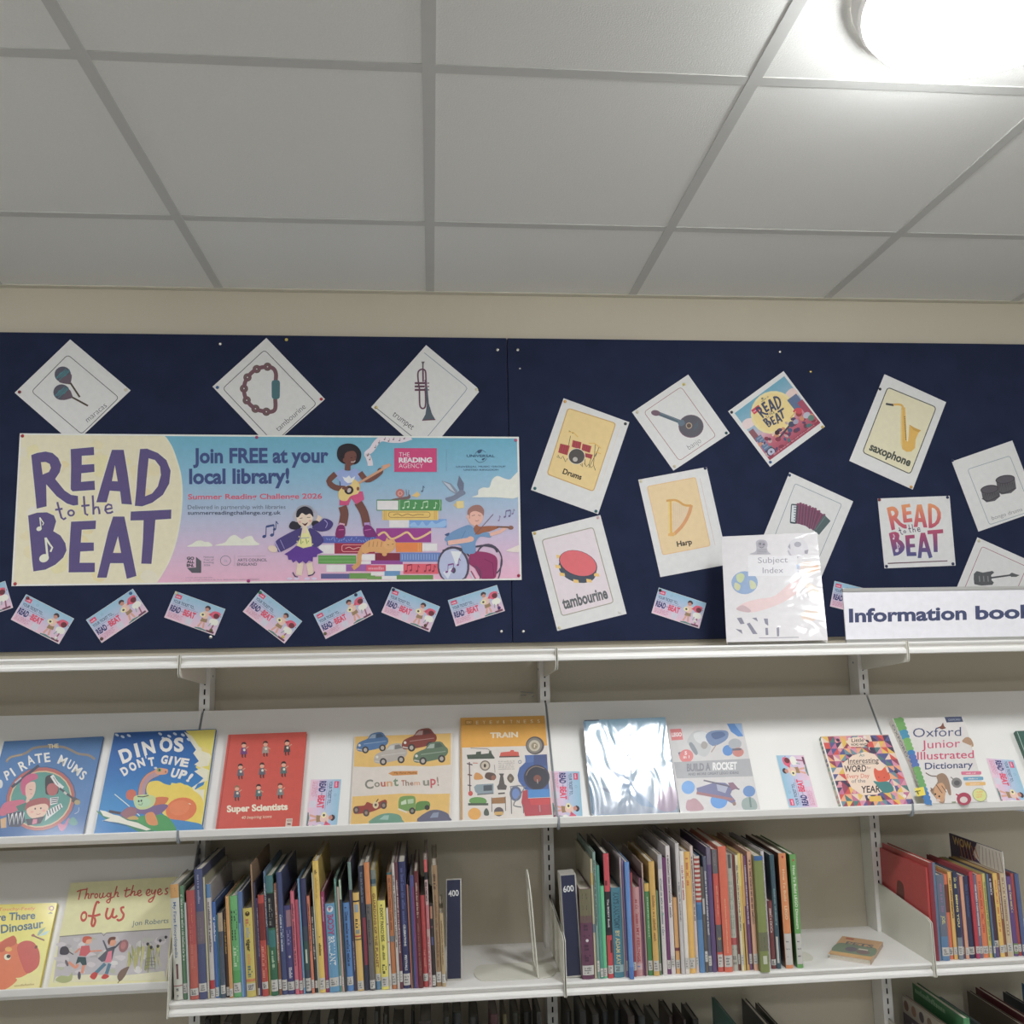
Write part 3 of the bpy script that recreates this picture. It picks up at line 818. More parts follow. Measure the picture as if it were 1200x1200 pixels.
def d_bongo(p):
    p.rrect([(203, 300), (500, 205), (655, 592), (357, 690)], 20, (128, 146, 150), w=4)
    for cx, cy, rx, h in ((468, 370, 66, 85), (358, 440, 62, 70)):
        p.poly([(cx - rx, cy), (cx - rx + 14, cy + h), (cx - rx + 40, cy + h + 22), (cx + rx - 25, cy + h + 12), (cx + rx + 12, cy + h - 20), (cx + rx, cy - 15)], (84, 82, 86))
        p.ell(cx, cy, rx + 3, 30, (64, 62, 66), a=-8); p.ell(cx, cy + 1, rx - 5, 24, (84, 80, 86), a=-8)
        for i in range(7):
            q = cx - rx + 14 + i * 17
            p.line([(q, cy + 34 - i * 2), (q + 9, cy + h + 4 - i * 3), (q + 15, cy + 34 - i * 2)], 3.5, (62, 60, 64))
        p.line([(cx - rx + 8, cy + h - 6), (cx - 10, cy + h + 12), (cx + rx + 4, cy + h - 22)], 6, (60, 58, 62), sm=3)
    p.text('bongo drums', (378, 657), (590, 592), 29, (84, 86, 90), bold=-0.012)
sheet('instrument_card', 'white tilted card with a pair of grey bongo drums at the right edge', 'card', [(92, 245), (518, 97), (706, 590), (280, 738)], (1100, 500, 6), d_bongo, group='instrument cards',
      pins=[(97, 238, 'navy', 'top left corner of the bongo drums card')])
def d_guitar(p):
    p.rrect([(305, 842), (620, 985), (470, 1330), (150, 1215)], 18, (150, 84, 104), w=4)
    D = (82, 84, 86)
    p.poly([(247, 1035), (268, 1015), (310, 1026), (345, 1020), (378, 1014), (391, 1026), (368, 1044), (372, 1060), (372, 1080), (388, 1096), (378, 1112), (300, 1118), (250, 1108), (246, 1070)], D)
    p.line([(360, 1064), (505, 1044)], 12, (72, 74, 76)); p.poly([(500, 1036), (515, 1026), (540, 1036), (570, 1044), (545, 1056), (508, 1056)], D)
    for x in (285, 315, 345): p.line([(x, 1050), (x + 4, 1090)], 8, (120, 122, 124))
sheet('instrument_card', 'white tilted card with a dark electric guitar, half hidden by the sign', 'card', [(272, 778), (752, 993), (579, 1400), (99, 1200)], (1100, 500, 6), d_guitar, group='instrument cards',
      pins=[(283, 802, 'cream', 'top corner of the guitar card')])

# ------------------------------------------------------------------ the banner
def d_banner(p):
    Hb = homog([(0, 0), (1, 0), (1, 1), (0, 1)], BAN)
    Hi = homog(BAN, [(0, 0), (1, 0), (1, 1), (0, 1)])
    def clip(x, y):
        u, v = Hi(x, y)
        return Hb(min(.997, max(.003, u)), min(.99, max(.01, v)))
    p.clip = clip
    g1 = ramp([(0, (100, 162, 184)), (.25, (124, 170, 194)), (.5, (158, 174, 196)), (.72, (190, 172, 196)), (1, (214, 164, 184))])
    p.frame()
    p.fr = lambda u, v: Hb(u, v)
    p.grid((0.004, .012), (.996, .012), (.996, .988), (.004, .988), lambda u, v: g1(v), 2, 16)
    # moon coloured left part with its round edge
    p.frame()
    edge = smooth_loop([(192.5, 509), (201.7, 523), (208, 540), (212.5, 557), (214.2, 580), (212, 608), (207, 634), (200, 655), (191, 672), (183, 684.3)], 3, False)
    p.poly([(23.5, 508.6)] + edge + [(14, 686)], (218, 208, 184))
    e2 = [(x - 1.6, y) for x, y in edge]
    p.poly([(24, 509.2)] + e2 + [(14.6, 685.2)], (214, 203, 174))
    rn = random.Random(11)
    for i in range(34):
        x, y = rn.uniform(28, 190), rn.uniform(515, 680)
        c = rn.choice([(216, 198, 152), (214, 200, 164), (212, 204, 182), (210, 204, 190), (216, 202, 158)])
        r = rn.uniform(5, 15)
        p.blob([(x + r * rn.uniform(.6, 1.3) * math.cos(a), y + r * rn.uniform(.5, 1.0) * math.sin(a)) for a in (0, 1, 2, 3, 4, 5)], c, 3)
    p.frame(10, 500, 6)
    for o, h in TITLE:                                              # pale halo round the letters
        p.line(o, 16, (216, 206, 178), closed=True)
    title(p, (88, 76, 122), small=(92, 80, 124), notes=(222, 214, 190))
    # headline
    p.frame(200, 500, 6)
    NV = (62, 76, 124)
    p.text('Join FREE at your', (157, 254), (1110, 250), 105, NV, bold=.034)
    p.text('local library!', (130, 400), (835, 395), 106, NV, bold=.034)
    p.text('Summer Reading Challenge 2026', (122, 511), (1065, 506), 38, (204, 84, 104), bold=.018)
    p.text('Delivered in partnership with libraries', (120, 580), (808, 578), 30, (86, 96, 116))
    p.text('summerreadingchallenge.org.uk', (120, 619), (775, 617), 28, (60, 66, 90), bold=.012)
    CL = (222, 212, 196)
    p.blob([(115, 843), (150, 825), (180, 805), (215, 800), (240, 810), (270, 812), (292, 840), (200, 843)], CL)
    p.blob([(310, 835), (380, 815), (415, 775), (455, 762), (500, 790), (530, 775), (570, 770), (590, 800), (620, 832), (450, 836)], CL)
    DK = (70, 70, 78)
    p.poly([(178, 915), (215, 945), (215, 1028), (150, 1028), (115, 993), (178, 990)], (84, 84, 92))
    for t, y in (('GO', 935), ('ALL', 960), ('IN.', 985)): p.text(t, (113, y), (166, y), 20, DK, bold=.05)
    for t, y in (('National', 922), ('Year of', 942), ('Reading', 960), ('2026', 980)): p.text(t, (232, y), (303 if t != '2026' else 278, y), 13, (112, 108, 124))
    p.ell(386, 942, 38, 36, (118, 112, 128), hole=.9); p.text('a', (372, 952), (400, 952), 26, (172, 160, 180))
    p.line([(450, 905), (450, 980)], 2, (140, 132, 148)); p.line([(470, 912), (665, 910)], 2, (130, 124, 140))
    p.text('ARTS COUNCIL', (470, 948), (678, 947), 21, (92, 88, 106), bold=.01); p.text('ENGLAND', (467, 978), (607, 977), 21, (92, 88, 106), bold=.01)
    p.scribble((105, 1066), (295, 1064), 7, (170, 140, 160), 8); p.scribble((105, 1082), (625, 1076), 7, (170, 140, 160), 9)
    tnote(p, 658, 772, 1.6, NV, two=True); tnote(p, 730, 722, 1.3, NV)
    # pile of painted books under the guitarist (coordinates of the right hand view)
    p.frame(430, 500, 6.316)
    PG = (216, 206, 206)
    def bk(x0, y0, x1, y1, c, pg=None):
        p.rect(x0, y0, x1, y1, c)
        if pg: p.rect(pg[0], y0 + 8, pg[1], y1 - 6, PG)
    bk(-340, 1088, -120, 1125, (92, 92, 138)); bk(-130, 1084, 60, 1125, (102, 142, 76), None); bk(-300, 1022, -155, 1075, PG); bk(-155, 1020, 30, 1070, (148, 92, 158)); bk(-360, 952, -80, 1015, (92, 148, 76)); bk(-355, 875, -200, 940, PG); bk(-240, 862, 60, 940, (150, 46, 68))
    bk(-60, 945, 85, 990, PG); bk(-60, 995, 30, 1016, PG); bk(60, 935, 250, 992, (120, 42, 60)); bk(30, 990, 265, 1018, (140, 70, 140)); bk(-5, 1025, 140, 1070, (204, 82, 106)); bk(140, 1022, 270, 1068, PG); bk(270, 1015, 530, 1090, (208, 90, 104)); bk(30, 1075, 130, 1102, PG); bk(130, 1068, 245, 1105, (100, 140, 180)); bk(110, 1105, 220, 1130, PG); bk(220, 1098, 490, 1130, (98, 138, 74)); bk(0, 1108, 110, 1130, (110, 150, 80))
    bk(-330, 810, 190, 862, (84, 92, 162))
    rn = random.Random(3)
    for i in range(26): p.line([(-300 + i * 18, rn.uniform(816, 852)), (-290 + i * 18, rn.uniform(818, 856))], 6, (118, 142, 196))
    p.rrect([(-185, 875), (55, 875), (55, 925), (-185, 925)], 16, (214, 150, 150), w=5); p.line([(-160, 902), (-130, 892), (-100, 906), (-60, 894), (-20, 904), (30, 896)], 5, (214, 170, 160), sm=3)
    for y in (972, 998): p.line([(-355, y), (-85, y)], 3, (140, 176, 120))
    p.scribble((10, 1058), (125, 1058), 22, (226, 150, 160), 4)
    bk(245, 932, 545, 1000, (100, 122, 176))
    for i in range(14): p.line([(262 + i * 20, 944), (262 + i * 20, 985)], 6, (136, 160, 200))
    bk(70, 752, 475, 856, (148, 62, 134)); p.line([(82, 806), (130, 782), (180, 830), (240, 810), (300, 782), (350, 830), (410, 815), (475, 776)], 15, (226, 178, 122), sm=4)
    bk(215, 858, 410, 928, (216, 124, 66)); bk(410, 865, 520, 920, PG); p.line([(380, 860), (380, 926)], 6, (232, 160, 90)); p.line([(395, 860), (395, 926)], 4, (232, 160, 90))
    bk(165, 692, 312, 746, PG); bk(312, 684, 590, 748, (112, 152, 204)); p.blob([(325, 742), (350, 705), (380, 735), (410, 700), (440, 735), (480, 698), (510, 720), (580, 690), (570, 742)], (140, 176, 214), 3)
    bk(115, 620, 528, 692, (222, 180, 98))
    for x in (128, 140, 500, 512): p.line([(x, 622), (x, 690)], 4, (190, 140, 72))
    p.rrect([(160, 632), (468, 632), (468, 672), (160, 672)], 22, (150, 104, 66), w=4); p.line([(195, 655), (230, 645), (260, 660), (300, 646), (340, 658), (375, 650), (420, 652)], 5, (150, 104, 66), sm=3)
    bk(72, 540, 240, 622, (70, 128, 84), (76, 232)); bk(236, 540, 552, 622, (76, 138, 84)); p.line([(242, 542), (242, 620)], 4, (150, 190, 140)); p.line([(540, 542), (544, 582), (536, 620)], 5, (150, 190, 140))
    for x, t in ((270, 1), (348, 0), (408, 1), (500, 0)): tnote(p, x, 602, 1.0, (176, 200, 170), two=bool(t))
    for x, t in ((290, 1), (370, 0), (430, 1), (490, 0)): tnote(p, x, 1070, 1.0, (140, 44, 66), two=bool(t))
    # snail
    p.blob([(182, 540), (240, 525), (300, 515), (315, 500), (322, 525), (290, 540)], (118, 96, 98)); p.ell(245, 493, 32, 32, (176, 112, 110)); p.ell(245, 495, 18, 18, (206, 150, 136), hole=.6); p.line([(295, 510), (290, 465)], 5, (118, 120, 140)); p.line([(308, 508), (310, 468)], 5, (118, 120, 140)); p.poly([(330, 512), (375, 480), (395, 505), (372, 525)], (222, 180, 112)); tnote(p, 408, 478, .9, (84, 100, 124))
    # dove with a parcel
    p.poly([(552, 400), (620, 420), (670, 475), (665, 505), (610, 470)], (128, 138, 156)); p.poly([(682, 362), (718, 420), (715, 470), (690, 485), (668, 430)], (104, 112, 134)); p.poly([(560, 405), (612, 428), (655, 490), (615, 465)], (172, 180, 192))
    p.blob([(580, 530), (640, 510), (690, 470), (722, 478), (728, 498), (700, 515), (660, 540), (610, 558)], (116, 124, 144)); p.poly([(660, 552), (715, 548), (718, 602), (668, 606)], (212, 192, 132)); p.poly([(640, 580), (662, 560), (668, 604)], (200, 178, 120))
    # clouds
    p.blob([(780, 522), (820, 505), (825, 470), (860, 450), (905, 450), (925, 395), (965, 365), (1020, 385), (1060, 390), (1090, 360), (1124, 345), (1126, 520), (950, 523)], (224, 212, 200), 3); p.blob([(1030, 922), (1080, 895), (1138, 875), (1140, 926)], (222, 200, 192), 3)
    # logos
    p.rect(203, 160, 517, 335, (196, 66, 116)); W = (226, 206, 214)
    p.text('THE', (237, 222), (316, 222), 34, W, bold=-.01); p.text('READING', (236, 265), (482, 264), 36, W, bold=.045); p.text('AGENCY', (236, 306), (416, 306), 34, W, bold=-.01)
    p.line([(588, 165), (588, 330)], 2, (108, 142, 164))
    UN = (60, 86, 116)
    p.text('UNIVERSAL', (738, 226), (945, 226), 20, UN, bold=.01); p.text('UNIVERSAL MUSIC GROUP', (660, 303), (1026, 301), 13, (74, 96, 124)); p.text('UNITED KINGDOM', (716, 326), (974, 326), 13, (74, 96, 124))
    p.line([(800, 205), (815, 185), (845, 172), (880, 190)], 3, UN, sm=3); p.line([(800, 240), (830, 265), (870, 255), (885, 235)], 3, UN, sm=3); p.blob([(818, 178), (850, 170), (845, 190), (825, 198)], UN); p.blob([(850, 240), (875, 232), (860, 250)], UN)
    # music ribbon
    p.line([(25, 290), (22, 260), (10, 225), (0, 200), (35, 170), (70, 118), (110, 90), (180, 100), (260, 98), (330, 76)], 40, (212, 200, 206), sm=4)
    for x, y in ((5, 215), (20, 245), (60, 155), (88, 120), (130, 95), (160, 108), (195, 96), (240, 104), (275, 90)): p.ell(x, y, 6, 5, (110, 84, 96), n=8); p.line([(x + 5, y), (x + 6, y - 20)], 3, (110, 84, 96))
    # child with a violin in a wheelchair
    SK, HR = (214, 166, 150), (150, 108, 100)
    p.ell(905, 985, 98, 120, (82, 74, 92), a=-15, hole=.9)
    p.blob([(770, 935), (850, 925), (930, 945), (965, 985), (960, 1080), (940, 1125), (850, 1128), (800, 1050), (755, 1010)], (138, 50, 94)); p.line([(870, 980), (930, 1010), (940, 1110)], 5, (112, 38, 78))
    p.ell(640, 1030, 118, 145, (78, 72, 88), a=-6); p.ell(638, 1032, 104, 130, (168, 174, 200), a=-6); p.line([(560, 920), (640, 895), (720, 915), (755, 960)], 14, (70, 66, 80), sm=3)
    p.poly([(620, 920), (660, 1030), (700, 925)], (206, 208, 216)); p.poly([(560, 1080), (642, 1038), (600, 1128)], (196, 200, 212)); p.ell(642, 1064, 15, 22, (70, 68, 84)); tnote(p, 590, 1075, 1.2, (118, 70, 128), two=True); tnote(p, 672, 1024, 1.1, (118, 70, 128))
    p.line([(760, 1075), (790, 1130)], 12, (190, 190, 202)); p.line([(770, 1068), (805, 1128)], 7, (150, 60, 90)); p.line([(800, 1030), (835, 1070), (838, 1128)], 8, (80, 72, 92), sm=3); p.line([(995, 980), (985, 1080), (970, 1128)], 9, (80, 72, 92), sm=3); p.line([(800, 890), (870, 880), (940, 895), (965, 930)], 14, (74, 68, 84), sm=3)
    p.blob([(590, 855), (575, 830), (620, 785), (700, 745), (760, 728), (805, 760), (910, 790), (915, 820), (840, 815), (805, 860), (800, 935), (720, 935), (690, 880), (600, 880)], (106, 140, 178)); p.line([(730, 770), (700, 830)], 4, (84, 114, 154)); p.blob([(575, 800), (610, 785), (600, 810)], (68, 86, 124))
    p.line([(600, 862), (680, 850), (760, 838)], 34, SK); p.ell(768, 832, 24, 20, SK); p.line([(910, 800), (985, 778), (1030, 745)], 26, SK)
    p.line([(785, 730), (800, 700)], 40, SK); p.ell(803, 668, 58, 64, SK); p.blob([(745, 660), (748, 615), (785, 585), (835, 582), (865, 615), (862, 660), (845, 640), (800, 625), (765, 640), (760, 680)], HR); p.ell(748, 668, 10, 16, SK)
    p.line([(775, 660), (800, 655)], 4, (120, 74, 72)); p.line([(822, 655), (842, 660)], 4, (120, 74, 72)); p.line([(800, 695), (815, 700), (830, 692)], 4, (160, 90, 90))
    p.blob([(790, 760), (810, 725), (835, 740), (900, 735), (985, 740), (925, 770), (860, 785), (815, 800)], (150, 92, 66)); p.line([(960, 742), (1070, 745)], 11, (110, 72, 56)); p.ell(1065, 748, 20, 15, (130, 90, 74)); p.line([(800, 800), (935, 648)], 5, (104, 78, 92))
    tnote(p, 1020, 668, 1.0, (110, 100, 140), two=True); tnote(p, 975, 695, .8, (128, 110, 150)); tnote(p, 1078, 645, .8, (128, 110, 150))
    # cat
    p.line([(-105, 1050), (-60, 1010), (-55, 950), (-20, 880)], 34, (198, 146, 92), sm=3); p.blob([(-40, 890), (10, 845), (80, 830), (130, 850), (200, 840), (215, 880), (190, 920), (130, 940), (40, 925), (-20, 940)], (206, 154, 98)); p.ell(165, 872, 42, 36, (210, 160, 104)); p.poly([(135, 850), (148, 820), (165, 845)], (206, 154, 98)); p.poly([(180, 845), (205, 825), (205, 858)], (206, 154, 98)); p.line([(150, 872), (165, 878)], 4, (110, 70, 52)); p.line([(185, 872), (198, 868)], 4, (110, 70, 52)); p.ell(130, 945, 18, 14, (206, 154, 98))
    for x in (20, 50, 80, 110): p.line([(x, 850), (x - 6, 890)], 6, (178, 122, 72))
    # girl with a guitar, and girl with headphones (middle view)
    p.frame(300, 500, 6.316)
    SB = (112, 72, 64)
    p.blob([(600, 190), (620, 145), (680, 125), (740, 140), (778, 190), (770, 250), (730, 280), (650, 275), (608, 240)], (44, 40, 46)); p.blob([(660, 200), (720, 180), (745, 215), (725, 275), (690, 290), (660, 270)], SB); p.ell(655, 248, 12, 16, SB)
    p.line([(700, 232), (716, 228)], 4, (50, 30, 30)); p.line([(730, 226), (742, 224)], 3, (50, 30, 30)); p.line([(703, 262), (725, 262), (735, 252)], 5, (226, 200, 196), sm=2)
    p.line([(680, 280), (678, 325)], 42, SB)
    p.line([(640, 590), (655, 650), (640, 730)], 62, SB, sm=3); p.line([(755, 560), (800, 640), (820, 735)], 60, SB, sm=3)
    p.poly([(620, 480), (790, 480), (800, 540), (740, 575), (705, 530), (685, 582), (618, 582)], (196, 76, 120))
    p.line([(638, 715), (632, 745)], 42, (206, 160, 180)); p.line([(822, 710), (824, 740)], 42, (170, 140, 190)); p.blob([(605, 735), (655, 735), (655, 815), (590, 818)], (124, 44, 96), 3); p.blob([(798, 735), (850, 735), (895, 800), (880, 815), (805, 812)], (118, 48, 110), 3); p.line([(612, 765), (650, 762)], 6, (190, 90, 150)); p.line([(805, 768), (852, 760)], 6, (180, 96, 160))
    p.poly([(585, 340), (640, 315), (680, 335), (730, 308), (800, 350), (760, 390), (755, 500), (620, 500), (620, 400), (590, 380)], (142, 158, 202)); p.poly([(640, 370), (665, 380), (690, 362), (705, 385), (735, 365), (722, 410), (680, 420), (655, 400)], (216, 216, 224))
    p.line([(590, 350), (540, 405), (585, 450), (660, 460)], 42, SB, sm=3); p.line([(770, 340), (820, 395), (880, 370), (920, 335)], 40, SB, sm=3); p.line([(625, 440), (620, 405)], 6, (56, 70, 110)); p.ell(920, 330, 22, 24, SB)
    p.line([(740, 430), (985, 288)], 17, (196, 148, 116)); p.poly([(930, 290), (990, 272), (998, 292), (945, 315)], (204, 150, 120))
    p.blob([(610, 490), (640, 450), (700, 430), (725, 392), (755, 410), (770, 450), (755, 495), (700, 515), (670, 550), (620, 540)], (222, 186, 118)); p.ell(688, 470, 34, 32, (60, 48, 50)); p.ell(690, 472, 14, 18, (180, 170, 168), a=30); p.ell(755, 460, 10, 14, (140, 80, 60)); p.line([(640, 450), (680, 462)], 26, SB)
    # headphones girl
    SK2 = (224, 192, 172)
    p.line([(330, 1010), (318, 1100)], 46, SK2); p.line([(395, 1010), (408, 1095)], 44, SK2); p.line([(272, 1078), (290, 1108), (310, 1112)], 8, (62, 58, 92), sm=2); p.line([(385, 1105), (420, 1095), (435, 1075)], 8, (62, 58, 92), sm=2)
    for x in (250, 300, 380, 430): p.ell(x, 1125, 22, 10, (204, 190, 214), n=10)
    p.blob([(245, 735), (270, 700), (330, 720), (320, 760), (260, 758)], (48, 46, 56)); p.blob([(420, 700), (500, 705), (470, 745), (420, 740)], (48, 46, 56))
    p.poly([(300, 880), (250, 920), (210, 945), (235, 955), (240, 985), (262, 985), (275, 1008), (298, 990), (320, 1015), (345, 995), (370, 1015), (392, 992), (420, 1000), (422, 965), (450, 965), (455, 945), (500, 930), (430, 875)], (92, 58, 140))
    p.blob([(150, 845), (240, 790), (320, 755), (345, 760), (330, 820), (290, 870), (230, 905), (170, 930), (150, 890)], (72, 62, 118)); p.blob([(400, 750), (470, 790), (500, 850), (440, 895), (400, 850), (385, 790)], (72, 62, 118)); p.blob([(415, 745), (480, 700), (500, 680), (545, 690), (572, 720), (540, 765), (470, 775)], (72, 62, 118))
    p.line([(140, 850), (180, 930)], 6, (180, 170, 210)); p.line([(180, 838), (212, 905)], 4, (160, 150, 200)); p.line([(505, 690), (530, 715), (515, 750)], 5, (160, 150, 200), sm=2)
    p.ell(125, 905, 36, 24, SK2, a=20); p.line([(430, 660), (480, 690)], 40, SK2)
    p.poly([(345, 745), (378, 745), (410, 820), (415, 885), (350, 900), (300, 880), (330, 820)], (226, 206, 140)); p.line([(360, 735), (360, 790)], 30, SK2); p.line([(330, 830), (335, 870), (350, 850)], 8, (140, 160, 90)); p.line([(370, 830), (378, 868), (390, 845)], 8, (140, 160, 90)); p.line([(325, 825), (395, 822)], 6, (150, 150, 170))
    for x, y in ((320, 815), (305, 850), (385, 800), (400, 840), (420, 870)): p.ell(x, y, 5, 5, (216, 200, 150), n=8)
    p.ell(300, 665, 24, 42, (168, 166, 178)); p.ell(435, 655, 22, 38, (168, 166, 178)); p.line([(300, 650), (310, 605), (360, 585), (410, 600), (430, 640)], 12, (150, 150, 162), sm=3)
    p.ell(362, 680, 60, 62, SK2); p.blob([(298, 665), (310, 615), (365, 590), (415, 620), (425, 670), (400, 645), (370, 655), (340, 640), (315, 670)], (46, 44, 54)); p.line([(325, 680), (345, 676)], 4, (90, 66, 66)); p.line([(378, 672), (402, 672)], 4, (90, 66, 66)); p.blob([(340, 712), (362, 720), (385, 708), (365, 735)], (90, 40, 48), 3); p.ell(325, 705, 11, 8, (224, 160, 150)); p.ell(402, 698, 11, 8, (224, 160, 150))
BAN = [(23.2, 507.8), (608, 511.9), (611.3, 679.6), (13.4, 686.9)]
sheet('banner', 'wide reading challenge banner with big purple letters and cartoon children', 'banner', BAN, (0, 0, 1), d_banner, lift=0.0028, col=(216, 212, 204),
      pins=[(26.3, 510.8, 'red', 'top left corner of the wide banner'), (17.7, 684.2, 'red', 'bottom left corner of the wide banner'), (300.8, 512.5, 'dark pink', 'top edge of the wide banner'), (291.2, 680.8, 'magenta', 'bottom edge of the wide banner'), (604.5, 515.8, 'pink', 'top right corner of the wide banner'), (607.8, 674.5, 'crimson', 'bottom right corner of the wide banner')])

# ------------------------------------------------------------------ tickets: 143 x 76 mm, all printed alike
TW, TH = 0.143, 0.076
def make_ticket():
    p = Print(gain=1.3)
    p.sat = 0.82
    k = TW / 360.0
    p.to2d = lambda x, y: ((x - 180) * k, (95 - y) * k)
    p.slab([(0, 0), (360, 0), (360, 190), (0, 190)], 0.0003, (205, 205, 205))
    g = ramp([(0, (132, 178, 200)), (.35, (160, 180, 204)), (.6, (196, 176, 200)), (1, (216, 178, 192))])
    p.grid((2, 2), (358, 2), (358, 188), (2, 188), lambda u, v: g(v), 1, 8)
    p.rect(14, 14, 58, 42, (208, 66, 104)); p.scribble((20, 34), (52, 34), 11, (232, 190, 204), 2)
    p.ell(104, 30, 9, 8, (120, 156, 180), hole=.7)
    p.text('YOUR TICKET TO...', (14, 74), (168, 74), 21, (62, 78, 116), bold=.02)
    p.line([(14, 84), (196, 84)], 2, (92, 104, 140))
    p.text('READ', (12, 132), (84, 132), 40, (62, 66, 116), bold=.05); p.text('to the', (86, 118), (106, 118), 12, (62, 66, 116)); p.text('BEAT', (106, 132), (190, 132), 40, (212, 66, 96), bold=.05)
    for i, y in enumerate((148, 157, 166, 175)): p.scribble((14, y), (118 - 8 * (i % 2), y), 7, (196, 120, 150), i)
    p.rect(140, 140, 184, 182, (196, 190, 202))                     # plain patch where the photo has a square code
    p.poly([(214, 180), (250, 172), (300, 178), (345, 174), (345, 184), (214, 186)], (84, 128, 118)); p.poly([(290, 172), (348, 170), (348, 182), (300, 184)], (110, 62, 84))
    SK = (206, 150, 130)
    p.line([(248, 120), (232, 172)], 13, SK); p.line([(258, 120), (268, 170)], 13, SK); p.poly([(236, 96), (272, 96), (278, 128), (232, 132)], (150, 120, 84))
    p.blob([(232, 62), (262, 56), (278, 66), (270, 104), (236, 106), (226, 86)], (214, 178, 164)); p.ell(232, 86, 19, 15, (226, 206, 150)); p.ell(233, 86, 8, 7, (74, 70, 84)); p.line([(266, 72), (300, 66)], 9, SK)
    p.ell(248, 40, 16, 17, (190, 128, 108)); p.blob([(230, 40), (236, 22), (254, 18), (268, 30), (264, 42), (250, 32)], (70, 56, 62))
    p.blob([(280, 60), (296, 40), (326, 36), (346, 46), (338, 76), (316, 88), (290, 80)], (212, 84, 110)); p.ell(322, 66, 20, 18, (110, 52, 60)); p.line([(288, 60), (276, 74)], 14, (200, 70, 100))
    p.blob([(290, 98), (318, 86), (346, 92), (350, 118), (322, 132), (296, 124)], (214, 212, 200)); p.line([(326, 128), (320, 172)], 9, (150, 84, 104)); p.line([(304, 122), (296, 148)], 7, (140, 156, 152))
    p.ell(352, 60, 3, 3, (70, 64, 84), n=8)
    o = p.build('reading_ticket', M_PAPER)
    return o
ticket0 = make_ticket()
t_used = [False]
def ticket(pl, tl, tr, label, group, sx=None):
    """tl, tr: photo pixels of the printed sheet's own top left and top right corners"""
    a, b_ = Vector(pl.at(*tl)), Vector(pl.at(*tr))
    d = (b_ - a).normalized(); dn = Vector((d.y, -d.x))
    c = a + d * TW / 2 + dn * TH / 2
    ex = pl.ex * d.x + pl.ey * d.y
    ey = -(pl.ex * dn.x + pl.ey * dn.y)
    M = basis(ex, ey, pl.n, pl.o + pl.ex * c.x + pl.ey * c.y)
    o = ticket0 if not t_used[0] else ticket0.copy()
    if t_used[0]: COL.objects.link(o)
    t_used[0] = True
    o.matrix_basis = M
    tag(o, label, 'ticket', group)
G1 = 'tickets pinned along the bottom of the boards'
tp = sheets_plane.lifted(0.0014)
for tl, tr, lab in [
    ((-58, 702), (-4, 684), 'pink and blue reading ticket cut off by the left edge, only its corner showing'),
    ((30.7, 696.2), (84.7, 723.7), 'reading ticket with a white pin at its low right corner, under the banner\'s left end'),
    ((100.8, 726.3), (153, 691.5), 'reading ticket tilted upward with a blue pin at its top right, second under the banner'),
    ((205.5, 692.5), (260.6, 712.3), 'reading ticket just above the silver screw, third under the banner'),
    ((305.6, 690.7), (351, 725.5), 'steeply tilted reading ticket with a yellow pin at its lowest corner'),
    ((367.3, 719.8), (419.2, 693.5), 'reading ticket tilted upward with a navy pin at its top right, fifth under the banner'),
    ((459.6, 687.8), (512.2, 709.3), 'reading ticket below the painted book pile, sixth under the banner'),
    ((524.8, 703.3), (578, 686.8), 'reading ticket under the painted wheelchair at the right end of the banner'),
    ((772.1, 688.4), (823.4, 705.2), 'lone reading ticket between the red tambourine card and the white binder'),
    ((978, 680.6), (1031, 694), 'reading ticket mostly hidden behind the left end of the information sign')]:
    ticket(tp, tl, tr, lab, G1)

# ------------------------------------------------------------------ drawing pins
PC = {'red': (0.45, 0.04, 0.05), 'dark red': (0.22, 0.03, 0.04), 'cream': (0.72, 0.66, 0.48), 'blue': (0.06, 0.14, 0.3), 'brass': None, 'orange': (0.72, 0.38, 0.1), 'dark grey': (0.05, 0.055, 0.06),
      'teal': (0.03, 0.16, 0.17), 'gold': (0.62, 0.45, 0.14), 'pale pink': (0.7, 0.5, 0.5), 'white': (0.78, 0.76, 0.7), 'yellow': (0.7, 0.58, 0.14), 'dark teal': (0.02, 0.09, 0.1), 'navy': (0.02, 0.03, 0.09),
      'black': (0.02, 0.02, 0.03), 'dark blue': (0.02, 0.05, 0.14), 'dark pink': (0.4, 0.08, 0.2), 'magenta': (0.42, 0.05, 0.22), 'pink': (0.65, 0.14, 0.26), 'crimson': (0.4, 0.03, 0.08), 'green': (0.05, 0.2, 0.1),
      'brown': (0.12, 0.06, 0.04), 'olive': (0.14, 0.13, 0.05), 'purple': (0.1, 0.05, 0.18)}
PM = {k: (M_BRASS if v is None else plain('pin_' + k.replace(' ', '_'), v, 0.3, noise=0.02)) for k, v in PC.items()}
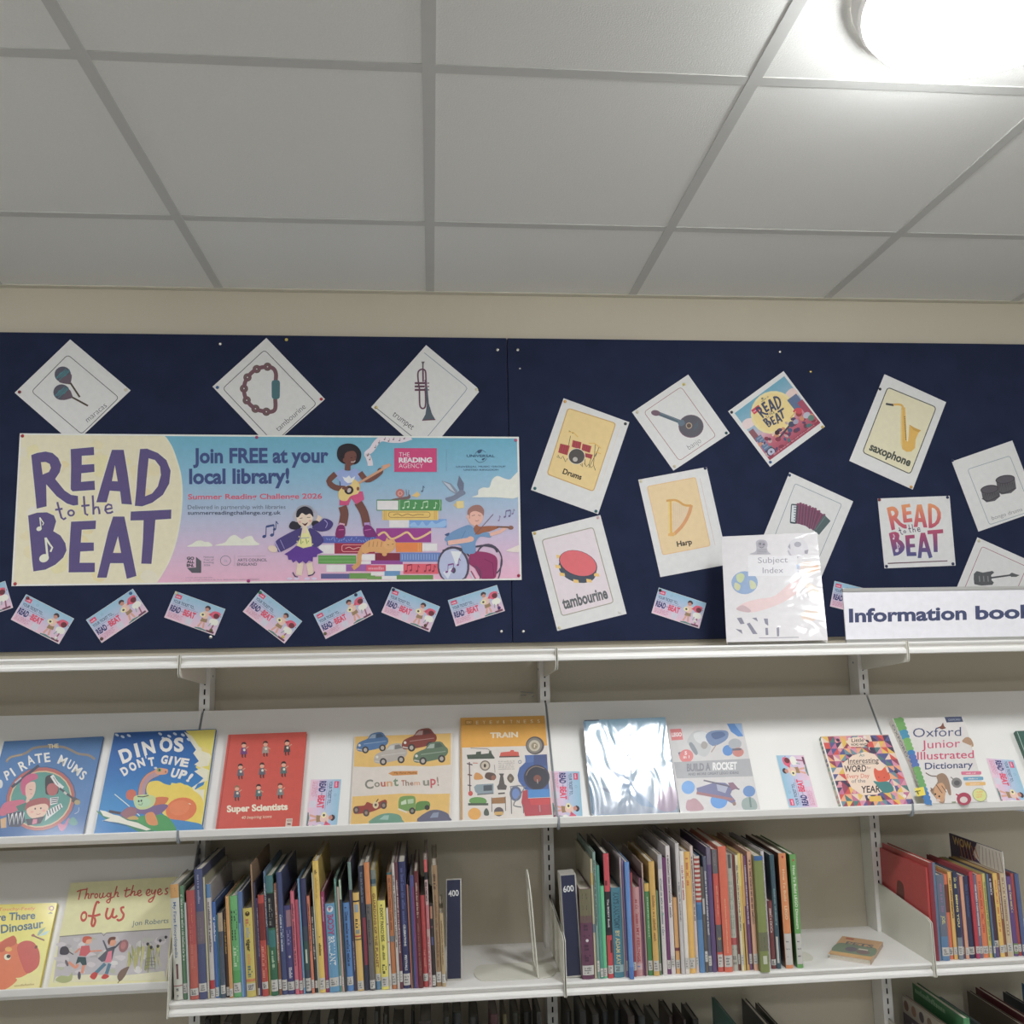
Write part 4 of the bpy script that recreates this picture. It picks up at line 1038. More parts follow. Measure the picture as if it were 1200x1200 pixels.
for px, py, c, wh in [(335.6, 398.1, 'yellow', 'felt right above the half moon tambourine card'), (949.9, 435.6, 'brass', 'felt right of the yellow moon poster'),
    (65.5, 747.7, 'white', 'low corner of the ticket under the banner\'s left end'), (32.4, 700.8, 'dark red', 'top corner of the ticket under the banner\'s left end'),
    (153, 695.3, 'blue', 'top right corner of the second ticket'), (119, 748.6, 'brown', 'lowest corner of the second ticket'), (247.3, 738.6, 'olive', 'low corner of the third ticket, above the screw'), (206.7, 695, 'cream', 'top left corner of the third ticket'),
    (304.8, 694.4, 'green', 'top left corner of the steeply tilted ticket'), (331.8, 746.2, 'yellow', 'lowest corner of the steeply tilted ticket'), (417, 697, 'navy', 'top right corner of the fifth ticket'), (381, 742.5, 'olive', 'lowest corner of the fifth ticket'),
    (461, 691, 'navy', 'top left corner of the sixth ticket'), (498.5, 733, 'brown', 'low right corner of the sixth ticket'), (585, 712.3, 'purple', 'right corner of the ticket under the painted wheelchair'),
    (773.5, 691.8, 'black', 'top left corner of the lone ticket by the binder'), (814.4, 728.4, 'white', 'low right corner of the lone ticket by the binder')]:
    PINS.append((px, py, c, wh, 0.0014 if 'felt' not in wh else 0.0))
for px, py, c, wh, lift in PINS:
    d = BY - lift - 0.0004
    m, ctr = fastener(px, py, 0.0046, PM[c], d)
    m.lathe([(0.0006, BY - d - 0.006), (0.0006, 0.0)], 6, basis(Vector((1, 0, 0)), Vector((0, 0, 1)), Vector((0, -1, 0)), ctr))
    tag(m.build('drawing_pin', PM[c], smooth=True), f'{c} drawing pin at the {wh}' if 'felt' not in wh else f'{c} drawing pin in the {wh}', 'pin', 'drawing pins in the notice boards')

# ------------------------------------------------------------------ things standing on the top shelf
def lean_plane(y, z, deg):
    a = math.radians(deg)
    return Plane((0, y, z), (1, 0, 0), (0, math.sin(a), math.cos(a)))

# white ring binder leaning back, turned a little towards the left
ya, ta = math.radians(19), math.radians(18.5)
q0 = on_y(909, 751.8, -0.266); q0.z = ZT + 0.0081
bp = Plane(q0, (math.cos(ya), -math.sin(ya), 0), (math.sin(ta) * math.sin(ya), math.sin(ta) * math.cos(ya), math.cos(ta)))
bc = [bp.at(*q) for q in ((846.5, 626), (959.5, 626.5), (968.2, 751.8), (849.8, 751.8))]
bx0, bx1, by1 = (bc[0][0] + bc[3][0]) / 2, (bc[1][0] + bc[2][0]) / 2, (bc[0][1] + bc[1][1]) / 2
M, f = bp.local((bx0 + bx1) / 2, 0)
bw = (bx1 - bx0) / 2
t = empty('ring_binder', M, 'white ring binder with a clear shiny sleeve reading Subject Index on the top shelf', 'binder')
p = Print(to2d=f, gain=1.02).frame(840, 615, 8.28)
p.box((-bw, 0.0, -0.003), (bw, by1, 0.0), (216, 212, 212))
H = homog([(0, 0), (1, 0), (1, 1), (0, 1)], [(52, 92), (988, 92), (1062, 1132), (78, 1132)])
B3 = p.fr
G = (150, 146, 156)
p.blob([(318, 285), (370, 262), (385, 230), (380, 170), (410, 145), (470, 150), (492, 185), (488, 230), (500, 262), (522, 285), (420, 290)], (176, 172, 180)); p.ell(435, 190, 40, 36, (160, 156, 164)); p.ell(420, 185, 12, 12, (120, 116, 126)); p.ell(455, 190, 12, 12, (120, 116, 126)); p.line([(415, 215), (435, 225), (455, 212)], 6, (110, 106, 116))
for i in range(4): p.line([(390, 240 + i * 12), (485, 236 + i * 12)], 5, (140, 136, 146))
p.ell(785, 225, 100, 92, (208, 204, 208)); p.line([(692, 250), (720, 300), (790, 318)], 16, (178, 174, 182), sm=3); p.ell(785, 190, 34, 26, (160, 156, 166)); p.poly([(850, 250), (890, 240), (880, 285), (852, 280)], (150, 146, 156)); p.poly([(690, 215), (710, 180), (715, 240)], (160, 156, 166))
p.ell(270, 562, 128, 112, (140, 164, 198)); p.blob([(190, 490), (240, 470), (270, 500), (240, 560), (200, 545)], (190, 200, 150)); p.blob([(320, 540), (370, 560), (380, 610), (330, 620)], (196, 200, 160)); p.blob([(180, 560), (230, 590), (210, 640), (170, 610)], (196, 196, 150))
p.quad((300, 300), (780, 298), (785, 495), (305, 498), (222, 219, 221))
p.text('Subject', (400, 372), (688, 365), 58, G, bold=.0); p.text('Index', (445, 470), (645, 466), 58, G, bold=.0)
p.poly([(770, 380), (880, 350), (980, 360), (1000, 440), (900, 490), (790, 490)], (222, 206, 196)); p.poly([(850, 430), (980, 390), (1000, 430), (880, 490)], (224, 186, 160)); p.poly([(770, 390), (810, 370), (790, 470)], (176, 190, 214))
p.blob([(190, 820), (260, 760), (400, 720), (560, 690), (720, 560), (860, 520), (900, 560), (700, 720), (500, 810), (330, 850)], (224, 196, 194)); p.blob([(190, 822), (250, 780), (330, 830), (300, 850)], (196, 168, 172))
p.blob([(860, 560), (960, 600), (1010, 700), (900, 690)], (226, 214, 200)); p.blob([(860, 830), (990, 800), (1020, 860), (920, 940), (820, 900)], (226, 206, 190))
for q in ([(195, 905), (240, 900), (270, 960), (230, 965)], [(290, 960), (320, 950), (395, 1060), (350, 1060)], [(340, 905), (385, 900), (400, 940)], [(455, 910), (495, 910), (500, 980), (470, 960)], [(180, 1010), (240, 1020), (250, 1060)], [(470, 1000), (495, 1000), (500, 1070), (475, 1070)], [(580, 1000), (605, 990), (605, 1080), (585, 1085)]): p.poly(q, (132, 130, 146))
p.line([(410, 1098), (795, 1092)], 8, (160, 156, 164))
p.build('front_cover', M_BINDER, t, M)
MB().box((-bw, 0.0, -0.024), (bw, by1, -0.021)).build('back_cover', M_STEEL, t, M)
MB().box((-bw, 0.0, -0.0215), (-bw + 0.003, by1, -0.0025)).build('spine', M_STEEL, t, M)
MB().box((-bw + 0.02, 0.004, -0.020), (bw - 0.012, by1 - 0.006, -0.007)).build('page_block', M_PAGES, t, M)

# long information sign in an aluminium frame
sp = lean_plane(-0.292, ZT + 0.0005, 0)
sc = [sp.at(*q) for q in ((987.5, 689.5), (991, 751.5))]
sx0, sy1 = (sc[0][0] + sc[1][0]) / 2, sc[0][1]
M, f = sp.local(sx0, 0)
SL = 0.92
t = empty('information_sign', M, 'long white sign reading Information books at the right end of the top shelf', 'sign')
p = Print(to2d=f, gain=1.4).frame(975, 670, 5.333)
p.box((0.001, 0.004, -0.004), (SL, sy1 - 0.003, 0.0), (206, 204, 208))
p.text('Information', (107, 314), (842, 297), 84, (62, 68, 98), bold=.035); p.text('books', (897, 296), (1325, 285), 84, (62, 68, 98), bold=.035)
p.build('sign_panel', M_PAPER, t, M)
for z0, z1 in ((sy1 - 0.0085, sy1), (0.0, 0.0085)):
    MB().box((0, z0, -0.006), (SL + 0.001, z1, 0.003)).build('frame_rail', M_ALU, t, M, bevel=0.001)
for x in (0.05, 0.75): MB().box((x, 0, -0.06), (x + 0.04, 0.003, -0.006)).build('foot', M_ALU, t, M)

# ------------------------------------------------------------------ books facing out on the display shelves
def panel_plane(dz, off, extra=0.0):
    """plane at height off above the sloping panel (extra tilts the book more upright about its foot)"""
    up = SLOPE
    o = Vector((0, PY1, PZ1 + dz))
    if extra:
        a = math.radians(extra)
        up = Vector((0, up.y * math.cos(a) - up.z * math.sin(a), up.y * math.sin(a) + up.z * math.cos(a)))
    pl = Plane(o, (1, 0, 0), up)
    return pl.lifted(off)

def display_book(label, corners, zoom, draw, t=0.009, dz=0.0, col=(200, 198, 195), mat=None, gain=1.12, spine=None, soft=False, extra=0.0, draw_spine=None, cat='book', fixed=None):
    """a book leaning on the sloping panel, front cover at thickness t; corners tl tr br bl as seen above the lip"""
    pl = panel_plane(dz, t + 0.0006, extra)
    x0, y0, k = zoom
    c = [Vector(pl.at(x0 + x / k, y0 + y / k)) for x, y in corners]
    tl, tr, br, bl = c
    foot = 0.0055                                                   # the foot rests in the lip's trough
    bl = tl + (bl - tl) * ((tl.y - foot) / (tl.y - bl.y)); br = tr + (br - tr) * ((tr.y - foot) / (tr.y - br.y))
    cx = (bl.x + br.x) / 2
    M, f = pl.local(cx, 0)
    q = [(v.x - cx, v.y) for v in (tl, tr, br, bl)]
    T = empty('picture_book', M, label, cat, 'picture books facing out')
    p = Print(to2d=f, gain=gain)
    p.frame(x0, y0, k)
    def put(loop, za, zb, colr):
        o = len(p.v); n = len(loop)
        p.v += [(x, y, za) for x, y in loop] + [(x, y, zb) for x, y in loop]
        cc = p.rgb(colr)
        p.f += [tuple(range(o, o + n)), tuple(range(o + 2 * n - 1, o + n - 1, -1))] + [(o + i, o + n + i, o + n + (i + 1) % n, o + (i + 1) % n) for i in range(n)]
        p.c += [(cc,) * n, (cc,) * n] + [(cc,) * 4] * n
    th = min(0.0022, t * 0.25)
    put(q, 0.0, -th, col)
    put(q, -t + th, -t, col)
    w = 0.003
    L = [(q[0][0], q[0][1]), (q[0][0] + w, q[0][1]), (q[3][0] + w, q[3][1]), (q[3][0], q[3][1])]
    put(L, -th, -t + th, spine or col)
    def clip(px, py):
        return px, py
    draw(p)
    p.build('cover', mat or M_GLOSS, T, M)
    g = 0.0035
    ip = [(q[0][0] + w, q[0][1] - g), (q[1][0] - g, q[1][1] - g), (q[2][0] - g, q[2][1] + g), (q[3][0] + w, q[3][1] + g)]
    m = MB(); v = [(x, y, -th - 0.0001) for x, y in ip] + [(x, y, -t + th + 0.0001) for x, y in ip]
    m.add(v, [(0, 1, 2, 3), (7, 6, 5, 4)] + [(i, 4 + i, 4 + (i + 1) % 4, (i + 1) % 4) for i in range(4)])
    m.build('page_block', M_PAGES, T, M)
    if draw_spine: draw_spine(T, M, q, t)
    return T

W2 = (214, 212, 208)
# 1 blue pirate picture book
def b_pirate(p):
    g = ramp([(0, (70, 112, 160)), (.5, (84, 126, 178)), (1, (62, 104, 158))])
    p.grid((44, 155), (966, 110), (766, 1066), (-185, 1106), lambda u, v: g(v + .1 * math.sin(6 * u)), 6, 8)
    p.line([(60, 345), (95, 300), (200, 275), (260, 250), (310, 215), (400, 200), (500, 198), (600, 205), (680, 240), (740, 268), (830, 280), (890, 318)], 22, (142, 128, 112), sm=3); p.line([(60, 330), (110, 295), (210, 275)], 9, (178, 152, 120), sm=2)
    p.text('THE', (452, 216), (550, 210), 40, (214, 196, 150), bold=.03)
    p.letters([('P', 62, 515, 108, 497), ('I', 135, 478, 150, 468), ('R', 202, 430, 262, 400), ('A', 268, 376, 330, 352), ('T', 335, 355, 405, 345), ('E', 420, 345, 475, 338)], 88, (224, 220, 212), bold=.025)
    p.letters([('M', 535, 352, 602, 384), ('U', 622, 394, 664, 416), ('M', 668, 432, 730, 474), ('S', 738, 492, 776, 516)], 88, (224, 220, 212), bold=.025)
    p.ell(385, 690, 335, 300, (66, 96, 140), a=-22); p.ell(380, 690, 325, 292, (178, 96, 88), a=-22); p.ell(380, 692, 296, 262, (206, 178, 140), a=-22); p.ell(380, 692, 284, 250, (86, 146, 136), a=-22)
    p.line([(110, 580), (365, 375)], 26, (66, 72, 92)); p.line([(140, 540), (200, 490)], 14, (176, 180, 190))
    # three faces
    p.blob([(195, 610), (200, 520), (270, 460), (340, 455), (350, 500), (280, 530), (260, 600), (230, 660)], (196, 92, 128)); p.blob([(245, 560), (325, 530), (330, 620), (290, 690), (245, 670)], (222, 182, 164)); p.line([(275, 600), (300, 605)], 5, (90, 60, 60)); p.line([(285, 640), (300, 642)], 5, (190, 90, 100)); p.line([(265, 680), (255, 730)], 30, (222, 182, 164))
    p.blob([(0, 800), (40, 730), (130, 705), (220, 700), (240, 740), (180, 790), (90, 830), (10, 850)], (198, 100, 124)); p.poly([(150, 760), (250, 720), (240, 800), (170, 800)], (72, 120, 108))
    p.blob([(425, 500), (450, 470), (490, 465), (530, 500), (545, 560), (540, 640), (440, 650), (425, 600)], (58, 54, 60)); p.blob([(440, 580), (470, 545), (520, 550), (545, 590), (530, 640), (490, 660), (450, 640)], (176, 96, 96)); p.line([(485, 470), (530, 540), (590, 590)], 36, (214, 214, 210)); p.line([(500, 485), (545, 555)], 5, (80, 80, 90))
    p.blob([(240, 800), (250, 730), (330, 690), (430, 680), (470, 720), (460, 780), (400, 740), (300, 760)], (164, 84, 84)); p.blob([(250, 790), (310, 755), (420, 735), (455, 775), (410, 850), (330, 880), (270, 850)], (226, 190, 168)); p.ell(330, 782, 7, 9, (60, 46, 50)); p.ell(383, 778, 7, 9, (60, 46, 50)); p.line([(340, 830), (360, 836), (380, 826)], 5, (180, 90, 90), sm=2); p.ell(300, 812, 16, 11, (226, 160, 150)); p.ell(412, 800, 16, 11, (226, 160, 150))
    p.poly([(470, 680), (550, 670), (540, 730), (470, 750)], (214, 214, 212))
    for i in range(3): p.line([(478, 690 + i * 20), (545, 682 + i * 18)], 9, (60, 64, 80))
    p.poly([(440, 800), (570, 730), (590, 765), (420, 900)], (214, 214, 212))
    for i in range(6): p.line([(440 + i * 24, 800 - i * 12), (452 + i * 24, 850 - i * 14)], 9, (60, 64, 80))
    p.poly([(60, 830), (215, 800), (240, 900), (180, 955), (80, 950)], (70, 74, 92))
    for i in range(4): p.line([(80 + i * 38, 830 - i * 6), (92 + i * 38, 935 - i * 4), (112 + i * 38, 835 - i * 6)], 10, (216, 216, 214))
    p.poly([(240, 880), (330, 870), (420, 850), (380, 920), (260, 940)], (66, 62, 76)); p.poly([(310, 880), (350, 878), (345, 920), (300, 930)], (214, 130, 150)); p.poly([(5, 880), (60, 860), (60, 960), (10, 965)], (206, 166, 120))
    p.line([(560, 590), (690, 690)], 20, (72, 70, 82)); p.line([(600, 625), (625, 645)], 21, (190, 186, 180)); p.line([(680, 690), (735, 720)], 50, (82, 78, 84)); p.ell(725, 722, 28, 24, (166, 150, 110))
    p.blob([(540, 930), (570, 920), (600, 930), (640, 870), (650, 890), (610, 970), (570, 990)], (186, 104, 138)); p.blob([(640, 900), (690, 860), (730, 920), (680, 940)], (92, 146, 140), 3); p.line([(740, 770), (735, 810), (700, 830)], 5, (196, 204, 214), sm=2); p.ell(5, 550, 22, 40, (206, 206, 204))
display_book('blue pirate picture book at the far left of the upper display shelf', [(40, 150), (970, 103), (770, 1025), (-205, 1065)], (0, 850, 8), b_pirate, t=0.007, col=(72, 110, 160))
# 2 surfing dinosaur
def b_dino(p):
    g = ramp([(0, (34, 84, 150)), (.3, (40, 104, 172)), (.7, (46, 136, 196)), (1, (40, 120, 184))])
    p.grid((221, 145), (1108, 110), (978, 1012), (34, 1062), lambda u, v: g(v), 2, 8)
    p.poly([(845, 124), (1108, 110), (1075, 340), (1040, 600), (985, 960), (700, 900), (640, 850), (660, 720), (720, 580), (860, 600), (930, 640), (1000, 600), (1030, 520), (960, 470), (930, 440), (990, 400), (940, 330), (960, 260), (910, 190)], (222, 206, 92))
    p.poly([(830, 130), (900, 170), (960, 260), (1060, 330), (1068, 350), (1045, 430), (980, 440), (1050, 470), (1035, 560), (950, 590), (920, 640), (1010, 640), (1000, 760), (920, 660), (900, 620), (960, 580), (1000, 540), (920, 480), (980, 450), (920, 420), (960, 390), (910, 320), (935, 290)], (222, 216, 190))
    p.poly([(980, 250), (1075, 300), (1070, 330), (985, 300)], (224, 204, 110))
    p.blob([(520, 580), (600, 562), (660, 590), (720, 600), (800, 580), (880, 630), (960, 680), (1000, 760), (960, 930), (700, 880), (560, 760), (500, 660)], (228, 200, 78))
    for x, y in ((240, 160), (290, 175), (345, 165), (620, 150), (650, 190), (700, 170), (750, 150), (820, 160), (870, 200)): p.ell(x, y, 20, 11, (196, 208, 222), a=30, n=8)
    p.ell(805, 815, 138, 104, (222, 116, 66), a=-14); p.ell(790, 800, 90, 64, (226, 126, 78), a=-14); p.ell(880, 765, 12, 5, (230, 190, 160), a=20)
    L = (226, 222, 214)
    p.letters([('D', 288, 408, 388, 372), ('I', 414, 352, 446, 344), ('N', 482, 336, 582, 310), ('O', 616, 302, 730, 300), ('S', 742, 302, 828, 300)], 118, L, bold=.045)
    p.letters([('D', 300, 520, 350, 490), ('O', 368, 482, 422, 452), ('N', 432, 446, 492, 426), ("'", 500, 408, 510, 406), ('T', 522, 432, 575, 424)], 72, L, bold=.05)
    p.letters([('G', 622, 408, 680, 412), ('I', 690, 414, 712, 418), ('V', 722, 416, 786, 430), ('E', 790, 430, 862, 440)], 72, L, bold=.05, slant=.15)
    p.letters([('U', 706, 524, 768, 534), ('P', 776, 536, 836, 550), ('!', 846, 560, 872, 572)], 78, L, bold=.05, slant=.2)
    # wave, surfboard, dinosaur
    p.blob([(60, 830), (130, 850), (240, 870), (420, 890), (620, 870), (720, 930), (780, 1010), (500, 1030), (330, 960), (180, 920)], (58, 130, 92))
    p.blob([(560, 1000), (640, 900), (760, 905), (900, 925), (985, 950), (980, 1010), (760, 1020)], (64, 134, 190)); p.blob([(420, 880), (640, 860), (730, 930), (750, 1010), (560, 1000), (430, 930)], (70, 150, 84))
    p.poly([(90, 820), (140, 830), (210, 860), (260, 870), (330, 910), (420, 930), (540, 990), (500, 1000), (330, 950), (250, 930), (170, 920), (110, 915), (180, 890), (120, 870)], (224, 220, 204)); p.line([(120, 915), (250, 940), (330, 960)], 10, (40, 96, 150)); p.line([(170, 830), (280, 850)], 24, (74, 62, 74))
    p.line([(220, 680), (330, 770), (440, 870)], 8, (206, 214, 200))
    OR = (206, 136, 106)
    p.line([(455, 700), (470, 600), (520, 530), (600, 490)], 66, (110, 74, 84), sm=3); p.line([(455, 700), (470, 600), (520, 530), (600, 490)], 58, (176, 142, 150), sm=3); p.line([(440, 690), (452, 600), (500, 520), (570, 478)], 16, OR, sm=3)
    p.blob([(570, 470), (610, 450), (660, 455), (688, 465), (680, 500), (630, 510), (590, 505)], (214, 150, 116)); p.ell(612, 468, 19, 17, (120, 160, 96)); p.ell(614, 468, 8, 9, (40, 44, 40)); p.ell(668, 484, 6, 8, (130, 80, 66)); p.ell(580, 450, 14, 9, (206, 206, 206))
    p.blob([(320, 690), (335, 650), (380, 640), (410, 670), (390, 730), (335, 725)], (198, 100, 74)); p.blob([(545, 770), (580, 710), (690, 710), (670, 760), (610, 790)], (206, 112, 70))
    p.blob([(350, 790), (460, 810), (620, 770), (690, 780), (640, 840), (560, 870), (420, 850), (300, 880), (270, 850)], (120, 96, 140)); p.blob([(280, 850), (340, 800), (410, 810), (400, 870), (330, 900)], (150, 100, 110))
    p.blob([(385, 720), (420, 690), (520, 685), (580, 710), (560, 780), (480, 815), (410, 800)], (190, 202, 140)); p.ell(470, 750, 70, 44, (176, 206, 168)); p.ell(432, 742, 8, 10, (58, 76, 60)); p.ell(455, 738, 8, 10, (58, 76, 60)); p.line([(430, 770), (455, 775), (465, 755)], 5, (74, 92, 70), sm=2); p.line([(420, 700), (470, 704), (520, 690)], 8, (46, 46, 60), sm=2)
    p.blob([(490, 860), (560, 840), (600, 930), (580, 955), (510, 940)], (214, 138, 82)); p.blob([(400, 870), (430, 900), (360, 905), (330, 890)], (196, 160, 90))
display_book('bright blue surfing dinosaur picture book beside the red scientists book', [(218, 140), (1112, 105), (985, 980), (38, 1030)], (105, 840, 7.5), b_dino, t=0.009, col=(52, 110, 170))
# 3 red scientists
def b_sci(p):
    p.line([(150, 128), (32, 975)], 8, (168, 66, 60))
    rn = random.Random(4)
    for j in range(3):
        for i in range(3):
            x, y = 268 + i * 190 - j * 30, 250 + j * 190 - i * 10
            h = rn.choice([(88, 50, 44), (70, 44, 44), (150, 110, 80), (60, 46, 46), (120, 60, 50)]); b = rn.choice([(96, 100, 112), (112, 70, 116), (120, 130, 128), (78, 70, 74), (84, 110, 110), (160, 150, 140)])
            if i == 0 and j == 0: b = (112, 70, 124)
            p.poly([(x - 22, y - 15), (x + 22, y - 18), (x + 30, y + 40), (x - 30, y + 44)], b); p.line([(x - 12, y + 40), (x - 14, y + 66)], 13, (70, 60, 62)); p.line([(x + 12, y + 40), (x + 12, y + 64)], 13, (70, 60, 62))
            p.ell(x, y - 36, 19, 20, (214, 166, 140)); p.blob([(x - 22, y - 36), (x - 16, y - 60), (x + 10, y - 66), (x + 24, y - 44), (x + 12, y - 46), (x - 8, y - 48)], h)
            p.line([(x + 16, y - 8), (x + 42, y - 26 + 30 * (i % 2))], 9, (200, 150, 124)); p.ell(x + 4, y + 4, 11, 11, (216, 208, 190))
            p.line([(x - 16, y + 70), (x - 4, y + 70)], 6, (84, 46, 42)); p.line([(x + 8, y + 68), (x + 20, y + 68)], 6, (84, 46, 42))
    p.text('Super Scientists', (120, 800), (655, 778), 58, (232, 218, 196), bold=.045); p.text('40 inspiring icons', (245, 862), (512, 850), 27, (226, 196, 170), slant=.2, bold=.015)
    p.poly([(640, 858), (697, 856), (690, 930), (632, 930)], (206, 190, 176)); p.text('400', (645, 885), (690, 883), 20, (150, 70, 62)); p.rect(650, 900, 680, 912, (120, 60, 56))
display_book('tall red book with nine tiny scientists on its cover', [(132, 120), (820, 95), (750, 910), (20, 942)], (250, 845, 7.5), b_sci, t=0.012, col=(204, 84, 72), spine=(184, 72, 64))
# 4 cars
def car(p, x, y, w, col, flip=1, van=False):
    """a toy car seen from the front corner, left end at x, wheels at y"""
    k = w / 320.0
    F2 = lambda a, b_: (x + a * k, y + b_ * k - a * k * .12)
    D = (70, 66, 66)
    p.blob([F2(0, -20), F2(10, -80), F2(60, -105), F2(110, -120), F2(150, -165), F2(250, -170), F2(295, -120), F2(320, -90), F2(315, -45), F2(250, -10), F2(60, 5)], col, 3)
    p.poly([F2(120, -120), F2(158, -156), F2(195, -156), F2(190, -116)], mix(col, (206, 210, 210), .55)); p.poly([F2(202, -156), F2(245, -158), F2(275, -120), F2(200, -114)], mix(col, (60, 64, 70), .45))
    p.line([F2(70, -70), F2(300, -72)], 7 * k, mix(col, (220, 220, 220), .4)); p.line([F2(5, -25), F2(60, -8)], 12 * k, (190, 184, 176))
    for a in (88, 262): p.ell(*F2(a, -8), 34 * k, 36 * k, D); p.ell(*F2(a, -8), 18 * k, 20 * k, (176, 168, 158))
    p.ell(*F2(28, -62), 13 * k, 13 * k, (206, 204, 196))
def b_cars(p):
    YL = (220, 180, 104)
    p.poly([(138, 115), (1100, 80), (1098, 395), (900, 412), (600, 405), (300, 420), (125, 414)], YL); p.poly([(112, 715), (300, 705), (600, 685), (900, 690), (1092, 685), (1078, 965), (92, 1000)], YL)
    car(p, 155, 265, 315, (84, 118, 160)); car(p, 330, 385, 330, (176, 168, 160)); car(p, 610, 245, 345, (130, 66, 58)); car(p, 725, 378, 345, (100, 120, 98))
    p.poly([(470, 484), (515, 462), (765, 458), (765, 494), (515, 506)], (204, 140, 74)); p.text('My First Maths', (530, 490), (755, 486), 22, (110, 70, 40))
    for ch, x0, y0, x1, y1, c, h in (('C', 240, 638, 325, 632, (130, 130, 118), 92), ('o', 332, 618, 388, 616, (140, 134, 120), 70), ('u', 398, 615, 445, 612, (190, 96, 76), 70), ('n', 455, 612, 515, 610, (208, 160, 110), 72), ('t', 525, 610, 575, 606, (120, 140, 112), 92), ('T', 606, 606, 640, 604, (170, 110, 90), 56), ('h', 645, 606, 682, 603, (150, 130, 110), 56), ('e', 690, 604, 725, 602, (160, 120, 100), 50), ('m', 732, 602, 792, 600, (208, 160, 130), 50), ('u', 822, 606, 885, 602, (140, 138, 124), 80), ('p', 895, 598, 950, 596, (196, 96, 100), 92), ('!', 966, 606, 982, 604, (150, 130, 110), 90)):
        p.text(ch, (x0, y0), (x1, y1), h, c, bold=.025)
    # open racer, lorry, two roofs
    p.blob([(122, 860), (140, 815), (230, 805), (260, 770), (330, 790), (440, 745), (450, 800), (330, 860), (250, 880), (140, 890)], (150, 70, 62), 3)
    for x, y in ((150, 850), (250, 880), (425, 805)): p.ell(x, y, 32, 36, (92, 80, 78)); p.ell(x, y, 15, 18, (150, 130, 118))
    p.ell(345, 800, 30, 36, (206, 190, 150)); p.ell(345, 800, 12, 14, (90, 80, 76)); p.line([(350, 770), (372, 740)], 10, (84, 70, 66))
    p.blob([(575, 830), (580, 740), (620, 712), (720, 710), (745, 740), (740, 820), (700, 860), (600, 850)], (118, 152, 88), 3); p.blob([(740, 840), (760, 775), (840, 760), (885, 775), (880, 830), (760, 860)], (98, 136, 76), 3); p.poly([(600, 770), (650, 745), (655, 790), (600, 800)], (190, 204, 176)); p.poly([(665, 745), (725, 738), (725, 782), (668, 790)], (170, 190, 156)); p.line([(572, 840), (660, 875)], 16, (214, 206, 190)); p.ell(712, 860, 32, 34, (70, 68, 66)); p.ell(712, 860, 15, 17, (140, 134, 124)); p.ell(862, 826, 26, 26, (70, 68, 66))
    p.blob([(280, 988), (360, 910), (470, 882), (580, 900), (612, 950), (610, 985)], (110, 150, 130), 3); p.poly([(380, 945), (430, 905), (480, 903), (470, 950)], (150, 180, 170)); p.blob([(760, 966), (860, 870), (960, 848), (1060, 880), (1088, 925), (1085, 962)], (104, 104, 124), 3); p.poly([(890, 930), (920, 880), (980, 872), (970, 925)], (140, 150, 170))
display_book('square yellow and white counting book covered in toy cars', [(133, 110), (1125, 75), (1105, 930), (85, 970)], (400, 850, 8.571), b_cars, t=0.006, col=(212, 202, 192))
